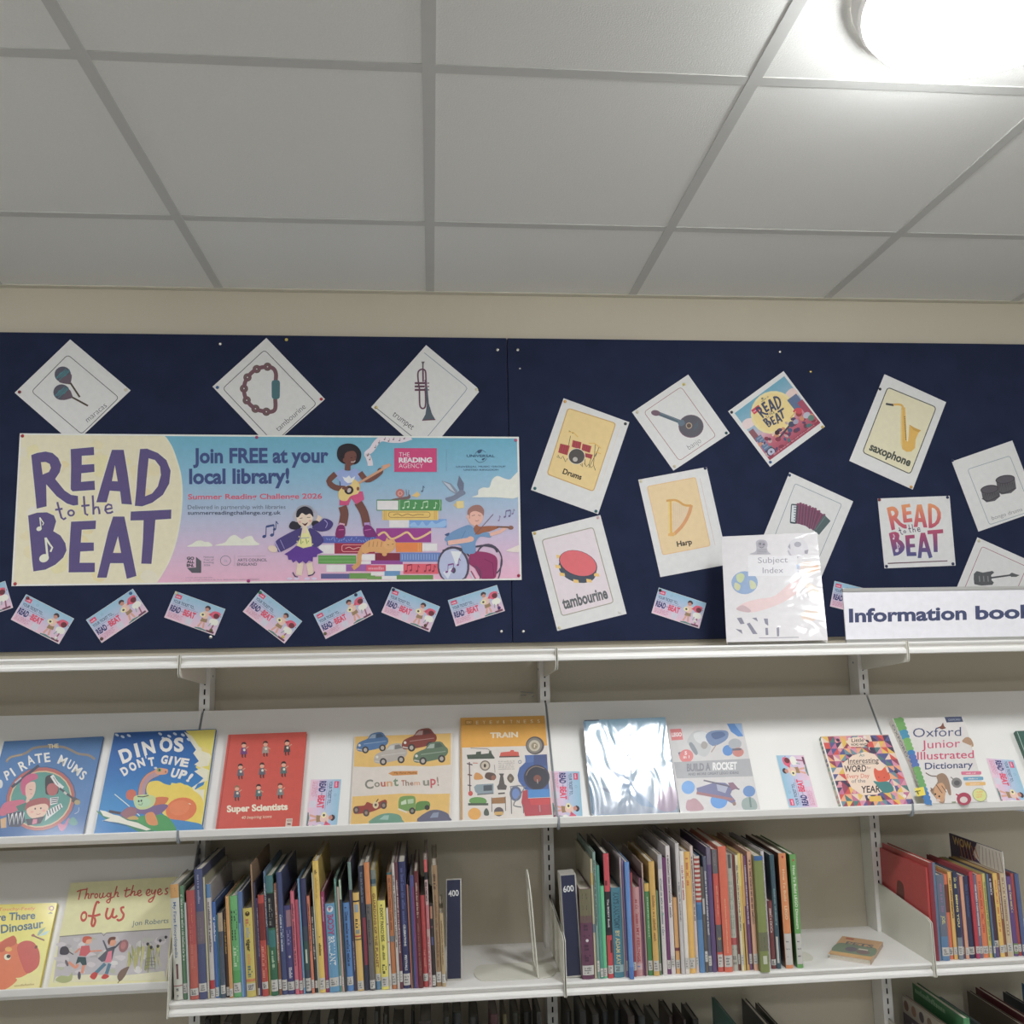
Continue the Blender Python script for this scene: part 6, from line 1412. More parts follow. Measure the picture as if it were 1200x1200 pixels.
LAB = (192, 188, 182)
def standing_book(x, y, z, w, h, d, lean, col, ops, label, group, gain=1.16, side=None, name='book', title_seed=0, side_ops=None, pages=None):
    """spine faces the room; ops are drawn on the spine in fractions of its height"""
    M = Matrix.Translation((x, y, z)) @ Matrix.Rotation(-lean, 4, 'Y')
    T = empty(name, M, label, 'book', group)
    p = Print(gain=gain)
    p.sat = 0.80
    c = min(0.0018, w * 0.22)
    side = side or mix(col, (70, 66, 64), .25)
    # case: two boards and a slightly rounded spine
    p.box((0, 0.002, 0), (c, d, h), side); p.box((w - c, 0.002, 0), (w, d, h), side)
    n, b = 6, min(0.0025, w * 0.18)
    pr = [(w * i / n, 0.002 - b * math.sin(PI * i / n) - 0.0004) for i in range(n + 1)]
    o = len(p.v); cc = p.rgb(col)
    p.v += [(px_, py_, 0) for px_, py_ in pr] + [(px_, py_, h) for px_, py_ in pr] + [(w - c * .5, 0.0028, 0), (c * .5, 0.0028, 0), (w - c * .5, 0.0028, h), (c * .5, 0.0028, h)]
    for i in range(n): p.f.append((o + i, o + i + 1, o + n + 2 + i, o + n + 1 + i)); p.c.append((cc,) * 4)
    k = o + 2 * n + 2
    p.f.append(tuple(range(o, o + n + 1)) + (k, k + 1)); p.c.append((cc,) * (n + 3))
    p.f.append(tuple(range(o + n + 1, o + 2 * n + 2)) + (k + 2, k + 3)); p.c.append((cc,) * (n + 3))
    def on_spine(x_, yd, zl):
        t = min(1, max(0, x_ / w))
        return (x_, 0.0016 - b * math.sin(PI * t) - 0.0003 - zl * 3, h - yd)
    def strip(pp, y0, y1, colr, x0=0.0, x1=1.0):
        m = 4
        pts = [(w * (x0 + (x1 - x0) * i / m), y0 * h) for i in range(m + 1)] + [(w * (x0 + (x1 - x0) * i / m), y1 * h) for i in range(m + 1)]
        pp._put(pts, [(i, i + 1, m + 2 + i, m + 1 + i) for i in range(m)], colr)
    p.to2d = lambda a, b_: (a, b_); p.emit = on_spine
    p.k = 8
    labels = []
    for op in ops:
        if op[0] == 'B': strip(p, op[1], op[2], op[3], *(op[4] if len(op) > 4 else ()))
        elif op[0] == 'L': labels.append(op)
        elif op[0] == 'T':
            _, t, y0, y1, tc, hf, bo = op
            tw = w * hf
            p.text(t, ((w - tw) / 2, y0 * h), ((w - tw) / 2, y1 * h), tw, tc, bo)
        elif op[0] == 'S':
            tw = w * (op[4] if len(op) > 4 else .5)
            p.scribble(((w - tw) / 2, op[1] * h), ((w - tw) / 2, op[2] * h), tw, op[3], title_seed, .75)
        elif op[0] == 'E': p.ell(w / 2, op[1] * h, w * op[2], w * op[2], op[3], n=12)
    if side_ops:
        p.k = 8
        p.emit = lambda a, b_, zl: (-0.0002 - zl, a, h - b_)
        side_ops(p, d, h)
    p.build('cover', M_GLOSS, T, M)
    MB().box((c + .0001, 0.0035, 0.0018), (w - c - .0001, d - 0.003, h - 0.003)).build('page_block', pages or M_PAGES, T, M)
    for op in labels:
        q = Print(gain=gain); q.to2d = lambda a, b_: (a, b_); q.emit = lambda a, b_, zl: (lambda v: (v[0], v[1] - 0.0003, v[2]))(on_spine(a, b_, zl)); q.k = 8
        strip(q, op[1], op[2], op[3] if len(op) > 3 else LAB, .04, .96)
        rn = random.Random(title_seed)
        for j in range(3):
            yy = op[1] + (op[2] - op[1]) * (.25 + .24 * j)
            q.scribble((w * .2, yy * h + .002), (w * (.5 + .3 * rn.random()), yy * h + .002), min(.0035, w * .3), (84, 82, 84), title_seed + j)
        q.build('spine_label', M_PAPER, T, M)
    return T

def book_row(rows, yf, zshelf, ybot, where, group, xmin, lean_fit=1):
    """rows: (window origin x, y, scale), then books (bottom left, bottom right, top left x, top y, colour, description, ops)"""
    B = []
    for (x0, y0, k), lst in rows:
        for e in lst:
            xl, xr, xt, yt, col, desc, ops = e[:7]
            ex = e[7] if len(e) > 7 else {}
            yb = ybot(x0 + xl / k)
            f = yf - ex.get('out', 0)
            a = on_y(x0 + xl / k, yb, f); b = on_y(x0 + xr / k, yb, f); t = on_y(x0 + xt / k, y0 + yt / k, f)
            B.append([a.x, b.x - a.x, t.z - zshelf, (a.x - t.x) / max(.05, t.z - zshelf), col, desc, ops, ex])
    B.sort(key=lambda q: q[0])
    co = np.polyfit([q[0] for q in B], [q[3] for q in B], lean_fit)
    end = xmin
    rn = random.Random(len(B))
    for i, (x, w, h, sl, col, desc, ops, ex) in enumerate(B):
        ln = min(math.radians(4.3), math.atan(float(np.polyval(co, x))))
        x = max(x, end + 0.0006)
        w = max(0.0026, w)
        end = x + w / math.cos(ln)
        h = h / math.cos(ln)
        d = ex.get('d', min(0.235, 0.05 + 0.72 * h))
        ops = list(ops)
        if ops == []:
            if w > 0.006: ops.append(('S', rn.uniform(.06, .14), rn.uniform(.5, .75), mix(col, (230, 226, 220) if sum(col) < 380 else (50, 46, 50), .75), .5))
            if w > 0.0036: ops.append(('L', .86, .945))
        standing_book(x, yf - ex.get('out', 0) + rn.uniform(-.003, .003), zshelf + 0.0006, w, h, d, ln, col, ops, f'{desc}, {ordinal(i + 1)} from left in {where}', group, title_seed=i + int(1000 * abs(x)), side=ex.get('side'), side_ops=ex.get('art'))
    return end

YF = -0.297
def yb1(x): return 1177.5 - (x - 215) * (1177.5 - 1158) / (515 - 215)
def yb2(x): return 1146.5 - (x - 665) * (1146.5 - 1136) / (935 - 665)
def yb3(x): return 1128.5 - (x - 1100) * (1128.5 - 1120) / 100
DK, WH = (44, 42, 46), (214, 210, 204)
L1 = ('L', .865, .95)
ROW1 = [((190, 985, 5.718), [
    (45, 103, 10, 300, (200, 198, 186), 'white first encyclopedia with blue lettering', [('B', 0, .12, (206, 150, 76)), ('S', .03, .09, (130, 90, 50), .6), ('T', 'My First Encyclopedia', .155, .64, (84, 110, 150), .34, .01), ('B', .70, .82, (120, 70, 76), (.4, .62)), ('E', .70, .13, (70, 56, 60)), ('B', .875, .882, (150, 70, 76)), ('S', .9, .93, (90, 90, 94), .4), ('S', .955, .985, (130, 126, 124), .3)], {'d': .15}),
    (105, 137, 78, 312, (92, 132, 98), 'slim soft green book', [], {'d': .15}),
    (139, 152, 112, 420, (176, 186, 180), 'very thin pale book', []),
    (155, 213, 120, 342, (186, 88, 74), 'orange red book with a yellow title', [('B', 0, .5, (176, 72, 70)), ('S', .1, .3, (210, 160, 80), .55), ('S', .32, .72, (200, 110, 96), .4), ('L', .90, .965)]),
    (218, 274, 178, 198, (78, 84, 122), 'tall slate blue hardback', [('B', .33, .58, (112, 98, 110)), ('S', .03, .28, (150, 150, 176), .3), ('S', .36, .56, (150, 136, 120), .5), ('L', .88, .945)]),
    (276, 288, 232, 250, (182, 176, 140), 'tall very thin cream book', []),
    (290, 324, 246, 300, (190, 182, 178), 'white book with light blue top, red foot', [('B', 0, .12, (86, 128, 172)), ('S', .16, .6, (96, 84, 90), .4), ('B', .845, .92, (186, 50, 56)), ('L', .92, .99)]),
    (326, 351, 288, 420, (62, 104, 170), 'bright blue book with white lettering', [('S', .16, .44, (206, 210, 216), .5), ('L', .89, .985)]),
    (353, 363, 318, 505, (60, 118, 132), 'very thin teal book', []),
    (365, 398, 330, 490, (78, 88, 104), 'grey blue book with a buff top', [('B', 0, .22, (170, 150, 122)), ('S', .05, .4, (96, 80, 74), .5), ('L', .85, .95)]),
    (400, 422, 366, 480, (76, 58, 52), 'dark brown slim book', [('S', .1, .5, (190, 150, 70), .5), ('L', .88, .98)]),
    (424, 448, 376, 378, (206, 148, 76), 'light orange slim book', [('L', .91, .985)]),
    (450, 503, 408, 378, (92, 168, 98), 'green book with a black lettered panel', [('B', .0, .14, (100, 176, 100)), ('S', .13, .44, (30, 40, 34), .7), ('S', .50, .70, (176, 206, 160), .55), ('B', .74, .86, (74, 158, 80)), ('L', .86, .955)]),
    (505, 538, 452, 350, (88, 116, 164), 'mid blue book', [('B', .3, 1, (112, 160, 200), (0, .45))]),
    (545, 606, 496, 460, (200, 180, 66), 'yellow book with a lion headed title', [('E', .06, .26, (80, 56, 30)), ('S', .12, .2, (196, 110, 70), .5), ('S', .22, .33, (150, 160, 170), .4), ('T', 'tiger', .35, .49, (70, 62, 50), .42, .03), ('S', .52, .63, (210, 150, 70), .4), ('S', .65, .78, (96, 120, 110), .5), ('B', .80, .83, (206, 120, 60)), ('L', .85, .93)])]),
  ((290, 980, 5.718), [
    (37, 47, -22, 195, (164, 126, 90), 'tall tan thin book', []),
    (49, 62, 5, 315, (70, 66, 86), 'dark slate thin book', [('L', .93, .99)]),
    (64, 77, 14, 420, (84, 58, 100), 'purple thin book', [('S', .1, .6, (160, 150, 170), .5)]),
    (80, 122, 26, 400, (186, 66, 52), 'red book with a dark red lettered panel', [('B', .08, .45, (126, 44, 42)), ('S', .1, .43, (66, 30, 32), .6), ('S', .5, .84, (214, 130, 108), .6), ('L', .86, .93)]),
    (124, 138, 60, 240, (88, 118, 150), 'tall blue thin book with white title', [('S', .1, .45, (216, 220, 222), .8), ('B', .6, 1, (168, 170, 74))]),
    (140, 188, 95, 268, (48, 106, 76), 'green book with a black panel', [('B', 0, .14, (66, 116, 118)), ('B', .15, .44, (36, 34, 40)), ('S', .18, .42, (186, 190, 176), .4), ('B', .46, .6, (50, 118, 116)), ('S', .62, .78, (170, 196, 160), .35), ('L', .87, .965)]),
    (190, 210, 122, 322, (134, 86, 60), 'brown slim book', []),
    (212, 248, 146, 248, (68, 78, 120), 'slate blue book with pale capitals', [('S', .35, .65, (176, 184, 200), .5), ('L', .88, .965)]),
    (250, 300, 203, 472, (72, 68, 120), 'violet blue book with a wide white label', [('B', .05, .24, (150, 110, 122), (.3, 1)), ('S', .28, .45, (136, 130, 176), .5), ('E', .58, .16, (176, 170, 180)), ('S', .7, .82, (190, 186, 196), .4), ('L', .86, .955)]),
    (302, 326, 258, 372, (208, 96, 116), 'pink slim book', []),
    (328, 354, 286, 430, (184, 72, 96), 'deep rose slim book', [('L', .86, .96)]),
    (356, 368, 270, 290, (100, 150, 186), 'tall sky blue thin book', []),
    (370, 410, 312, 290, (66, 76, 92), 'dark blue book with leafy lower spine', [('B', 0, .42, (62, 62, 100)), ('B', .55, .8, (58, 88, 84)), ('B', .62, .74, (190, 196, 176), (.3, .6)), ('L', .87, .98)]),
    (412, 430, 358, 405, (212, 116, 82), 'orange red slim book', []),
    (432, 452, 380, 480, (62, 66, 66), 'charcoal slim book', []),
    (454, 462, 384, 250, (190, 190, 170), 'thin pale edged book', []),
    (464, 504, 387, 172, (222, 184, 62), 'tall golden yellow book', [('S', .06, .1, (110, 80, 40), .4), ('S', .12, .3, (196, 150, 44), .4), ('E', .58, .1, (80, 66, 34)), ('S', .62, .72, (90, 70, 34), .4), ('L', .89, .975)]),
    (506, 530, 446, 378, (150, 48, 92), 'magenta slim book', [('S', .05, .3, (206, 140, 170), .5), ('L', .88, .96)]),
    (534, 600, 482, 458, (92, 150, 188), 'broad light blue book with white emblem', [('E', .06, .33, (206, 208, 210)), ('S', .045, .08, (196, 90, 120), .3), ('T', 'BODY', .12, .36, (168, 62, 116), .6, .03), ('T', 'BRILLIANT', .37, .70, (214, 218, 220), .62, .02), ('L', .835, .935)])]),
  ((380, 975, 5.718), [
    (88, 103, 16, 318, (96, 142, 128), 'tall sea green thin book', []),
    (105, 118, 40, 372, (196, 158, 148), 'pale pink thin book', []),
    (120, 134, 62, 322, (70, 74, 74), 'dark thin book with a pale green head', [('B', 0, .18, (164, 188, 160))]),
    (137, 184, 94, 482, (82, 132, 190), 'blue book with black lettering', [('S', .05, .72, (48, 60, 92), .42), ('L', .84, .935)]),
    (186, 207, 112, 205, (70, 62, 84), 'tall dark violet book', [('B', 0, .22, (110, 140, 130)), ('S', .62, .85, (150, 140, 160), .4)]),
    (212, 254, 161, 412, (220, 176, 74), 'yellow book with black bands', [('B', .08, .095, DK), ('B', .12, .2, (140, 160, 180), (.2, .8)), ('S', .27, .36, (70, 56, 40), .6), ('B', .38, .42, (130, 140, 140), (.2, .8)), ('B', .44, .455, (196, 70, 50)), ('B', .475, .485, DK), ('L', .9, .985)]),
    (258, 296, 214, 232, (56, 58, 76), 'dark navy book with a red side', [('B', .42, .8, (140, 50, 66), (.35, .9)), ('S', .05, .3, (110, 116, 130), .4)]),
    (299, 335, 244, 206, (108, 102, 100), 'orange topped book with grey lower spine', [('B', 0, .33, (212, 128, 62)), ('S', .35, .65, (80, 76, 78), .55), ('L', .92, .985)]),
    (337, 374, 293, 258, (208, 182, 62), 'yellow guardians of the planet book', [('B', 0, .14, (120, 128, 120)), ('B', .08, .12, (60, 90, 104)), ('T', 'GUARDIANS OF THE PLANET', .20, .82, (120, 62, 44), .46, .02), ('B', .93, 1, (90, 130, 160)), ('L', .87, .93)]),
    (377, 428, 346, 466, (222, 208, 70), 'bright lemon yellow book', [('E', .05, .1, DK), ('T', "DON'T PANIC! SOS", .08, .46, (64, 62, 44), .42, .02), ('S', .5, .68, (130, 126, 50), .3), ('S', .72, .84, (70, 66, 50), .5), ('L', .86, .965)]),
    (431, 447, 400, 512, (202, 196, 186), 'white spotted thin book', [('E', .2, .3, (80, 70, 90)), ('E', .42, .3, (190, 110, 100)), ('E', .7, .3, DK), ('L', .87, .96)]),
    (449, 482, 405, 275, (192, 116, 60), 'rust orange book', [('B', 0, .02, (60, 110, 116)), ('S', .05, .5, (140, 78, 44), .5), ('B', .55, .6, (120, 120, 124)), ('L', .87, .965)]),
    (484, 502, 440, 210, (196, 184, 176), 'tall off white book', []),
    (504, 524, 466, 206, (108, 58, 70), 'tall plum book', [])]),
  ((450, 970, 5.718), [
    (128, 178, 96, 232, (52, 56, 98), 'navy celebrations and festivals book', [('S', .05, .5, (90, 96, 150), .4), ('T', 'CELEBRATIONS', .50, .67, (204, 204, 206), .3, .03), ('T', 'FESTIVALS', .74, .86, (204, 204, 206), .3, .03), ('L', .885, .975)]),
    (180, 189, 156, 382, (176, 104, 88), 'short copper thin book', []),
    (191, 199, 178, 392, (70, 66, 62), 'short dark thin book', []),
    (200, 228, 192, 322, (84, 82, 138), 'blue violet slim book', [('B', .1, 1, (130, 60, 110), (.6, 1))]),
    (232, 262, 222, 292, (108, 44, 48), 'dark red slim book', [('S', .1, .4, (190, 160, 140), .4), ('S', .45, .9, (150, 90, 80), .4)]),
    (265, 300, 258, 458, (182, 62, 62), 'red book with a plain spine', [('S', .6, .78, (206, 120, 110), .35), ('L', .855, .935)]),
    (303, 324, 296, 215, (196, 160, 156), 'white and pink checked slim book', [('B', 0, .1, (206, 80, 80)), ('B', .1, .16, DK), ('S', .17, .33, (70, 66, 70), .7), ('B', .36, .55, (196, 110, 116)), ('S', .6, .98, (190, 96, 106), .8)]),
    (326, 350, 325, 512, (58, 48, 48), 'black patterned slim book', [('B', .03, .18, (176, 120, 90), (.2, .8)), ('E', .28, .3, (120, 70, 80)), ('B', .4, .5, (80, 84, 130), (.2, .8)), ('L', .86, .985)]),
    (353, 389, 344, 256, (156, 122, 84), 'tan book with a pale frame', [('B', .0, .88, (190, 170, 140), (0, .12)), ('S', .06, .2, (84, 60, 44), .6), ('S', .24, .84, (124, 92, 62), .4), ('L', .88, .965)]),
    (391, 416, 386, 575, (180, 154, 108), 'short buff book beside the 400 block', [('S', .1, .7, (130, 104, 70), .4), ('L', .83, .95)])])]
W1 = 'the long left row'
G_B1 = 'books in the long left row'
book_row(ROW1, YF, ZS, yb1, W1, G_B1, U[1] + 0.0105)

ROW2 = [((650, 965, 5.718), [
    (186, 268, 156, 442, (106, 60, 86), 'broad purple book with an olive top', [('B', 0, .3, (112, 106, 76)), ('B', .3, .38, (110, 84, 80)), ('S', .05, .35, (64, 60, 50), .5), ('S', .4, .54, (78, 50, 70), .5), ('E', .575, .12, (206, 200, 204)), ('S', .62, .82, (80, 46, 70), .5), ('L', .85, .955)]),
    (271, 285, 234, 240, (196, 186, 150), 'tall cream thin book with yellow patches', [('B', .12, .22, (206, 170, 70)), ('B', .55, .62, (110, 130, 150))]),
    (287, 305, 272, 192, (124, 156, 146), 'tall grey green slim book', []),
    (307, 328, 291, 282, (72, 150, 130), 'sea green slim book', [('L', .91, .985)]),
    (330, 355, 311, 420, (88, 196, 136), 'bright mint green slim book', [('L', .89, .98)]),
    (359, 396, 323, 202, (48, 44, 50), 'black body book with red ends', [('B', 0, .31, (206, 66, 78)), ('B', .22, .26, (120, 40, 50), (.1, .5)), ('T', 'The BODY Book', .37, .60, (206, 206, 208), .32, .02), ('B', .66, 1, (200, 56, 66)), ('B', .70, .8, (48, 44, 50), (.6, .9)), ('L', .90, .965)]),
    (400, 467, 374, 434, (66, 128, 146), 'broad teal anatomy book with gold lettering', [('T', "KAY'S ANATOMY", .05, .46, (44, 88, 108), .55, .03), ('T', 'BY ADAM KAY', .48, .86, (196, 184, 130), .42, .03), ('L', .86, .94, (150, 176, 178))]),
    (470, 480, 436, 232, (196, 176, 176), 'tall pale pink thin book', []),
    (482, 493, 448, 250, (150, 120, 170), 'lilac thin book', []),
    (496, 526, 456, 262, (92, 140, 204), 'blue book pushed forward over the shelf edge', [('B', .9, 1, (76, 120, 190))], {'out': .016}),
    (529, 549, 488, 332, (158, 62, 66), 'dark red slim book', [('L', .86, .94)]),
    (551, 594, 512, 432, (200, 142, 142), 'dusty pink book with red lettering', [('S', .14, .44, (180, 80, 90), .5), ('T', 'MY FEELINGS', .46, .84, (176, 52, 66), .42, .02), ('B', .86, .93, (206, 170, 170)), ('B', .885, .9, (110, 130, 180), (.2, .6))]),
    (596, 606, 556, 372, (150, 96, 120), 'thin mauve book', [])]),
  ((740, 960, 5.718), [
    (88, 97, 40, 400, (112, 70, 100), 'thin plum book', []), (99, 108, 60, 300, (190, 160, 140), 'tall thin buff book', []),
    (116, 148, 84, 432, (68, 134, 74), 'green book with a yellow head', [('B', 0, .09, (214, 172, 60)), ('S', .15, .6, (190, 206, 170), .25), ('L', .84, .945)]),
    (150, 188, 100, 285, (210, 164, 66), 'golden yellow book', [('S', .3, .7, (140, 100, 40), .4), ('L', .87, .96)]),
    (190, 204, 156, 482, (104, 130, 96), 'short green thin book', []),
    (215, 244, 184, 242, (206, 198, 194), 'tall white book with speckled lettering', [('B', .0, .12, (180, 176, 180)), ('S', .2, .7, (120, 130, 140), .5), ('E', .5, .25, (110, 170, 150))]),
    (246, 270, 220, 262, (116, 56, 108), 'purple slim book', [('L', .88, .955)]),
    (272, 300, 252, 182, (212, 202, 200), 'tall white pink tinged book', []),
    (305, 333, 277, 530, (216, 158, 88), 'short apricot book', [('B', .66, .7, (130, 60, 60)), ('L', .82, .93)]),
    (336, 360, 292, 162, (196, 190, 188), 'tall grey white book', [('S', .3, .6, (130, 126, 130), .4)]),
    (363, 390, 332, 215, (220, 212, 202), 'tall cream white book with red capitals', [('S', .12, .4, (180, 70, 60), .5), ('L', .87, .96)]),
    (392, 436, 362, 222, (226, 174, 66), 'tall amber book with an orange title', [('S', .05, .28, (200, 100, 50), .5), ('L', .875, .96)]),
    (438, 458, 388, 184, (210, 186, 176), 'tall pale peach book', []),
    (461, 498, 432, 250, (84, 132, 180), 'blue book with a red striped top', [('B', 0, .4, (206, 190, 176))] + [('B', .02 + .04 * i, .04 + .04 * i, (170, 66, 56)) for i in range(10)] + [('B', .42, .55, (60, 110, 160))]),
    (500, 520, 466, 325, (98, 90, 84), 'drab slim book', [('B', .3, .45, (180, 176, 170), (.2, .9)), ('L', .8, .9)]),
    (523, 546, 492, 252, (92, 94, 116), 'blue grey slim book', []),
    (548, 578, 514, 192, (98, 76, 122), 'tall violet book', [('B', .0, .14, (120, 110, 130))]),
    (584, 622, 530, 205, (206, 80, 66), 'red book with grey blocks, yellow sign', [('B', 0, .2, (104, 102, 106)), ('S', .03, .14, (170, 140, 140), .4), ('B', .62, .84, (92, 92, 98)), ('E', .73, .22, (214, 184, 60)), ('S', .3, .55, (226, 150, 120), .2), ('L', .86, .96)])]),
  ((840, 960, 5.718), [
    (53, 108, -4, 185, (220, 98, 66), 'tall broad orange red book', [('S', .42, .85, (228, 160, 120), .16), ('L', .87, .96)]),
    (113, 150, 54, 240, (176, 174, 160), 'tall mosaic patterned white book', [('B', .0, .12, (90, 90, 88), (.2, .7)), ('S', .16, .7, (120, 140, 116), .7), ('B', .72, .78, (180, 80, 80)), ('S', .8, .95, (66, 62, 64), .7)]),
    (152, 165, 97, 242, (126, 62, 60), 'maroon thin book', []), (167, 185, 117, 242, (216, 204, 166), 'cream slim book', []), (187, 204, 142, 232, (226, 188, 80), 'yellow slim book', [('B', 0, .28, (230, 206, 90)), ('B', .6, 1, (90, 84, 60), (.6, 1))]),
    (206, 224, 162, 238, (212, 160, 72), 'ochre slim book', [('B', .45, .95, (110, 74, 110), (.5, 1))]), (226, 246, 182, 250, (124, 80, 118), 'violet pink slim book', []),
    (250, 279, 196, 218, (214, 160, 126), 'peach book', []),
    (284, 344, 218, 250, (126, 138, 66), 'olive green book overhanging the shelf edge', [('B', 0, .04, (60, 104, 160)), ('B', .66, .82, (110, 110, 80)), ('S', .7, .8, (60, 64, 50), .5), ('B', .86, .93, (190, 192, 170), (.3, .75))], {'out': .017}),
    (347, 369, 282, 218, (194, 186, 190), 'tall lilac white mosaic book', [('S', .05, .95, (130, 110, 136), .7)]),
    (372, 404, 342, 552, (122, 62, 62), 'short dark red book', []),
    (406, 436, 362, 242, (62, 90, 102), 'dark teal book with a white dotted title', [('S', .3, .62, (130, 160, 160), .35), ('B', .72, .95, (190, 188, 180), (.15, .6)), ('S', .74, .94, (60, 60, 64), .5)]),
    (466, 516, 417, 232, (218, 132, 66), 'broad orange toy building book, tall label', [('E', .03, .16, (190, 60, 50)), ('T', 'How To Build', .14, .42, (232, 190, 140), .32, .02), ('T', 'LEGO', .46, .58, (232, 190, 140), .34, .04), ('L', .70, .97)], {'side': (96, 62, 50)}),
    (541, 582, 492, 238, (98, 162, 76), 'bright green toy dinosaur building book, last', [('E', .05, .16, (190, 60, 50)), ('T', 'How To Build LEGO Dinosaurs', .10, .66, (220, 230, 200), .42, .02), ('L', .70, .965)], {'side': (70, 124, 58)})])]
END2 = book_row(ROW2, YF, ZS, yb2, 'the long right row', 'books in the long right row', U[2] + 0.0055, lean_fit=2)

def a_red(p, d, h):
    p.blob([(d * .5, h * .32), (d * .62, h * .30), (d * .66, h * .45), (d * .7, h * .6), (d * .55, h * .62), (d * .5, h * .5)], (110, 50, 44)); p.poly([(0, h * .66), (d * .25, h * .58), (d * .5, h * .7), (d * .8, h * .8), (d, h * .85), (d, h), (0, h)], (96, 110, 136))
def a_how(p, d, h):
    p.poly([(0, h * .0), (d * .45, 0), (d * .55, h * .14), (d * .2, h * .3), (0, h * .3)], (214, 206, 190))
    for i in range(7): p.line([(d * (.05 + .06 * i), h * .02), (d * (.02 + .07 * i), h * .2)], .002, (150, 130, 110))
    for i in range(6): p.line([(d * (.45 + .06 * i), h * .16 + .006 * i), (d * (.5 + .06 * i), h * .05)], .004, (206, 120, 60))
    vs, ts, wd = glyphs('WOW', .03)
    p._put([(d * .93 - x * .021, h * .10 - y * .021) for x, y in vs], ts, (220, 184, 92))
ROW3 = [((1080, 970, 5.217), [
    (42, 56, 20, 250, (190, 60, 58), 'red picture book with cover figure', [], {'side': (196, 62, 60), 'art': a_red, 'd': .235}),
    (58, 97, 42, 215, (92, 120, 150), 'red covered book with a blue spine', [('B', 0, 1, (140, 46, 60), (0, .5))], {'side': (190, 58, 52), 'd': .235}),
    (101, 147, 76, 290, (104, 112, 130), 'grey blue paperback with yellow lettering', [('S', .1, .45, (150, 110, 150), .4), ('T', 'JOEL', .48, .58, (206, 196, 120), .4, .02), ('B', .72, 1, (90, 130, 170)), ('L', .845, .945)]),
    (150, 180, 106, 290, (220, 106, 62), 'orange paperback', [('B', .12, .45, (120, 60, 40)), ('L', .86, .95)]),
    (183, 206, 124, 275, (224, 172, 74), 'amber paperback', []),
    (208, 238, 152, 275, (52, 60, 86), 'navy paperback titled Being You', [('S', .06, .2, (206, 200, 120), .5), ('T', 'BEING YOU', .26, .63, (214, 200, 120), .4, .03), ('B', .75, 1, (120, 130, 140)), ('L', .85, .95)]),
    (240, 252, 180, 290, (100, 84, 130), 'thin lilac paperback', []), (255, 275, 202, 302, (216, 150, 116), 'peach paperback', [('L', .86, .95)]),
    (281, 322, 222, 302, (58, 60, 90), 'dark navy paperback', [('S', .1, .5, (70, 84, 130), .4), ('L', .86, .95)]),
    (325, 348, 264, 272, (190, 46, 62), 'crimson paperback', [('B', .9, 1, (170, 50, 100)), ('L', .86, .94)]),
    (350, 372, 292, 292, (118, 104, 130), 'mauve grey paperback', []),
    (375, 410, 320, 292, (224, 116, 58), 'bright orange paperback', [('S', .08, .7, (190, 70, 50), .5), ('L', .86, .95)]),
    (412, 432, 358, 285, (200, 184, 84), 'olive yellow paperback', [('S', .1, .8, (110, 130, 80), .5), ('L', .86, .95)]), (434, 446, 380, 285, (84, 110, 140), 'thin steel blue paperback', []),
    (449, 479, 392, 290, (76, 52, 70), 'dark plum paperback', [('S', .05, .25, (190, 186, 190), .5), ('B', .86, 1, (100, 80, 130)), ('L', .8, .88)]),
    (482, 509, 428, 282, (226, 182, 70), 'bright yellow paperback', [('S', .08, .7, (206, 110, 60), .5), ('L', .86, .95)]),
    (511, 527, 456, 282, (150, 92, 60), 'brown paperback', []),
    (530, 560, 482, 282, (200, 176, 136), 'cream flowery paperback', [('S', .05, .75, (150, 120, 100), .6), ('L', .84, .94)]),
    (562, 570, 516, 150, (206, 200, 190), 'tall thin book rising above the paperbacks', [], {'side': (78, 60, 98), 'art': a_how, 'd': .235}),
    (572, 600, 528, 302, (104, 72, 132), 'purple paperback', [('S', .1, .45, (196, 180, 110), .5), ('B', .84, .97, (110, 140, 80)), ('L', .86, .94)]),
    (602, 622, 556, 285, (170, 66, 62), 'brick red paperback', [('L', .86, .95)]),
    (624, 650, 578, 285, (80, 96, 140), 'slate paperback at the frame edge', [('L', .86, .95)])])]
book_row(ROW3, YF, ZS, yb3, 'the right edge row', 'books in the right edge row', U[3] + 0.0065)

# number blocks that start and end the rows
def block(x0, x1, top, num, label, yd, dep):
    a, b = on_y(x0[0], x0[1], yd), on_y(x1[0], x1[1], yd)
    t = on_y(top[0], top[1], yd)
    w, h = b.x - a.x, t.z - ZS
    sl = -math.atan((a.x - t.x) / h) * -1
    M = Matrix.Translation((a.x, yd, ZS + 0.0006)) @ Matrix.Rotation(-sl, 4, 'Y')
    T = empty('number_block', M, label, 'shelf marker', 'navy number blocks on the shelves')
    p = Print(gain=1.2)
    p.box((0, 0, 0), (w, dep, h), (176, 172, 164))
    p.emit = lambda x, y, z: (x, -z, h + y)
    p.rect(w * .03, w * .03, w * .92, h - .004, (42, 46, 72))
    p.text(num, (w * .14, h * .17), (w * .82, h * .165), h * .062, (212, 212, 210), bold=.02)
    p.build('block', M_GLOSS, T, M)
block((523.5, 1144.5), (541.5, 1143.5), (523, 1031.2), '400', 'navy number block reading 400 at the end of the long left row', -0.262, 0.008)
block((664, 1143), (682.5, 1142), (656.5, 1026), '600', 'navy number block reading 600 at the start of the long right row', -0.285, 0.05)

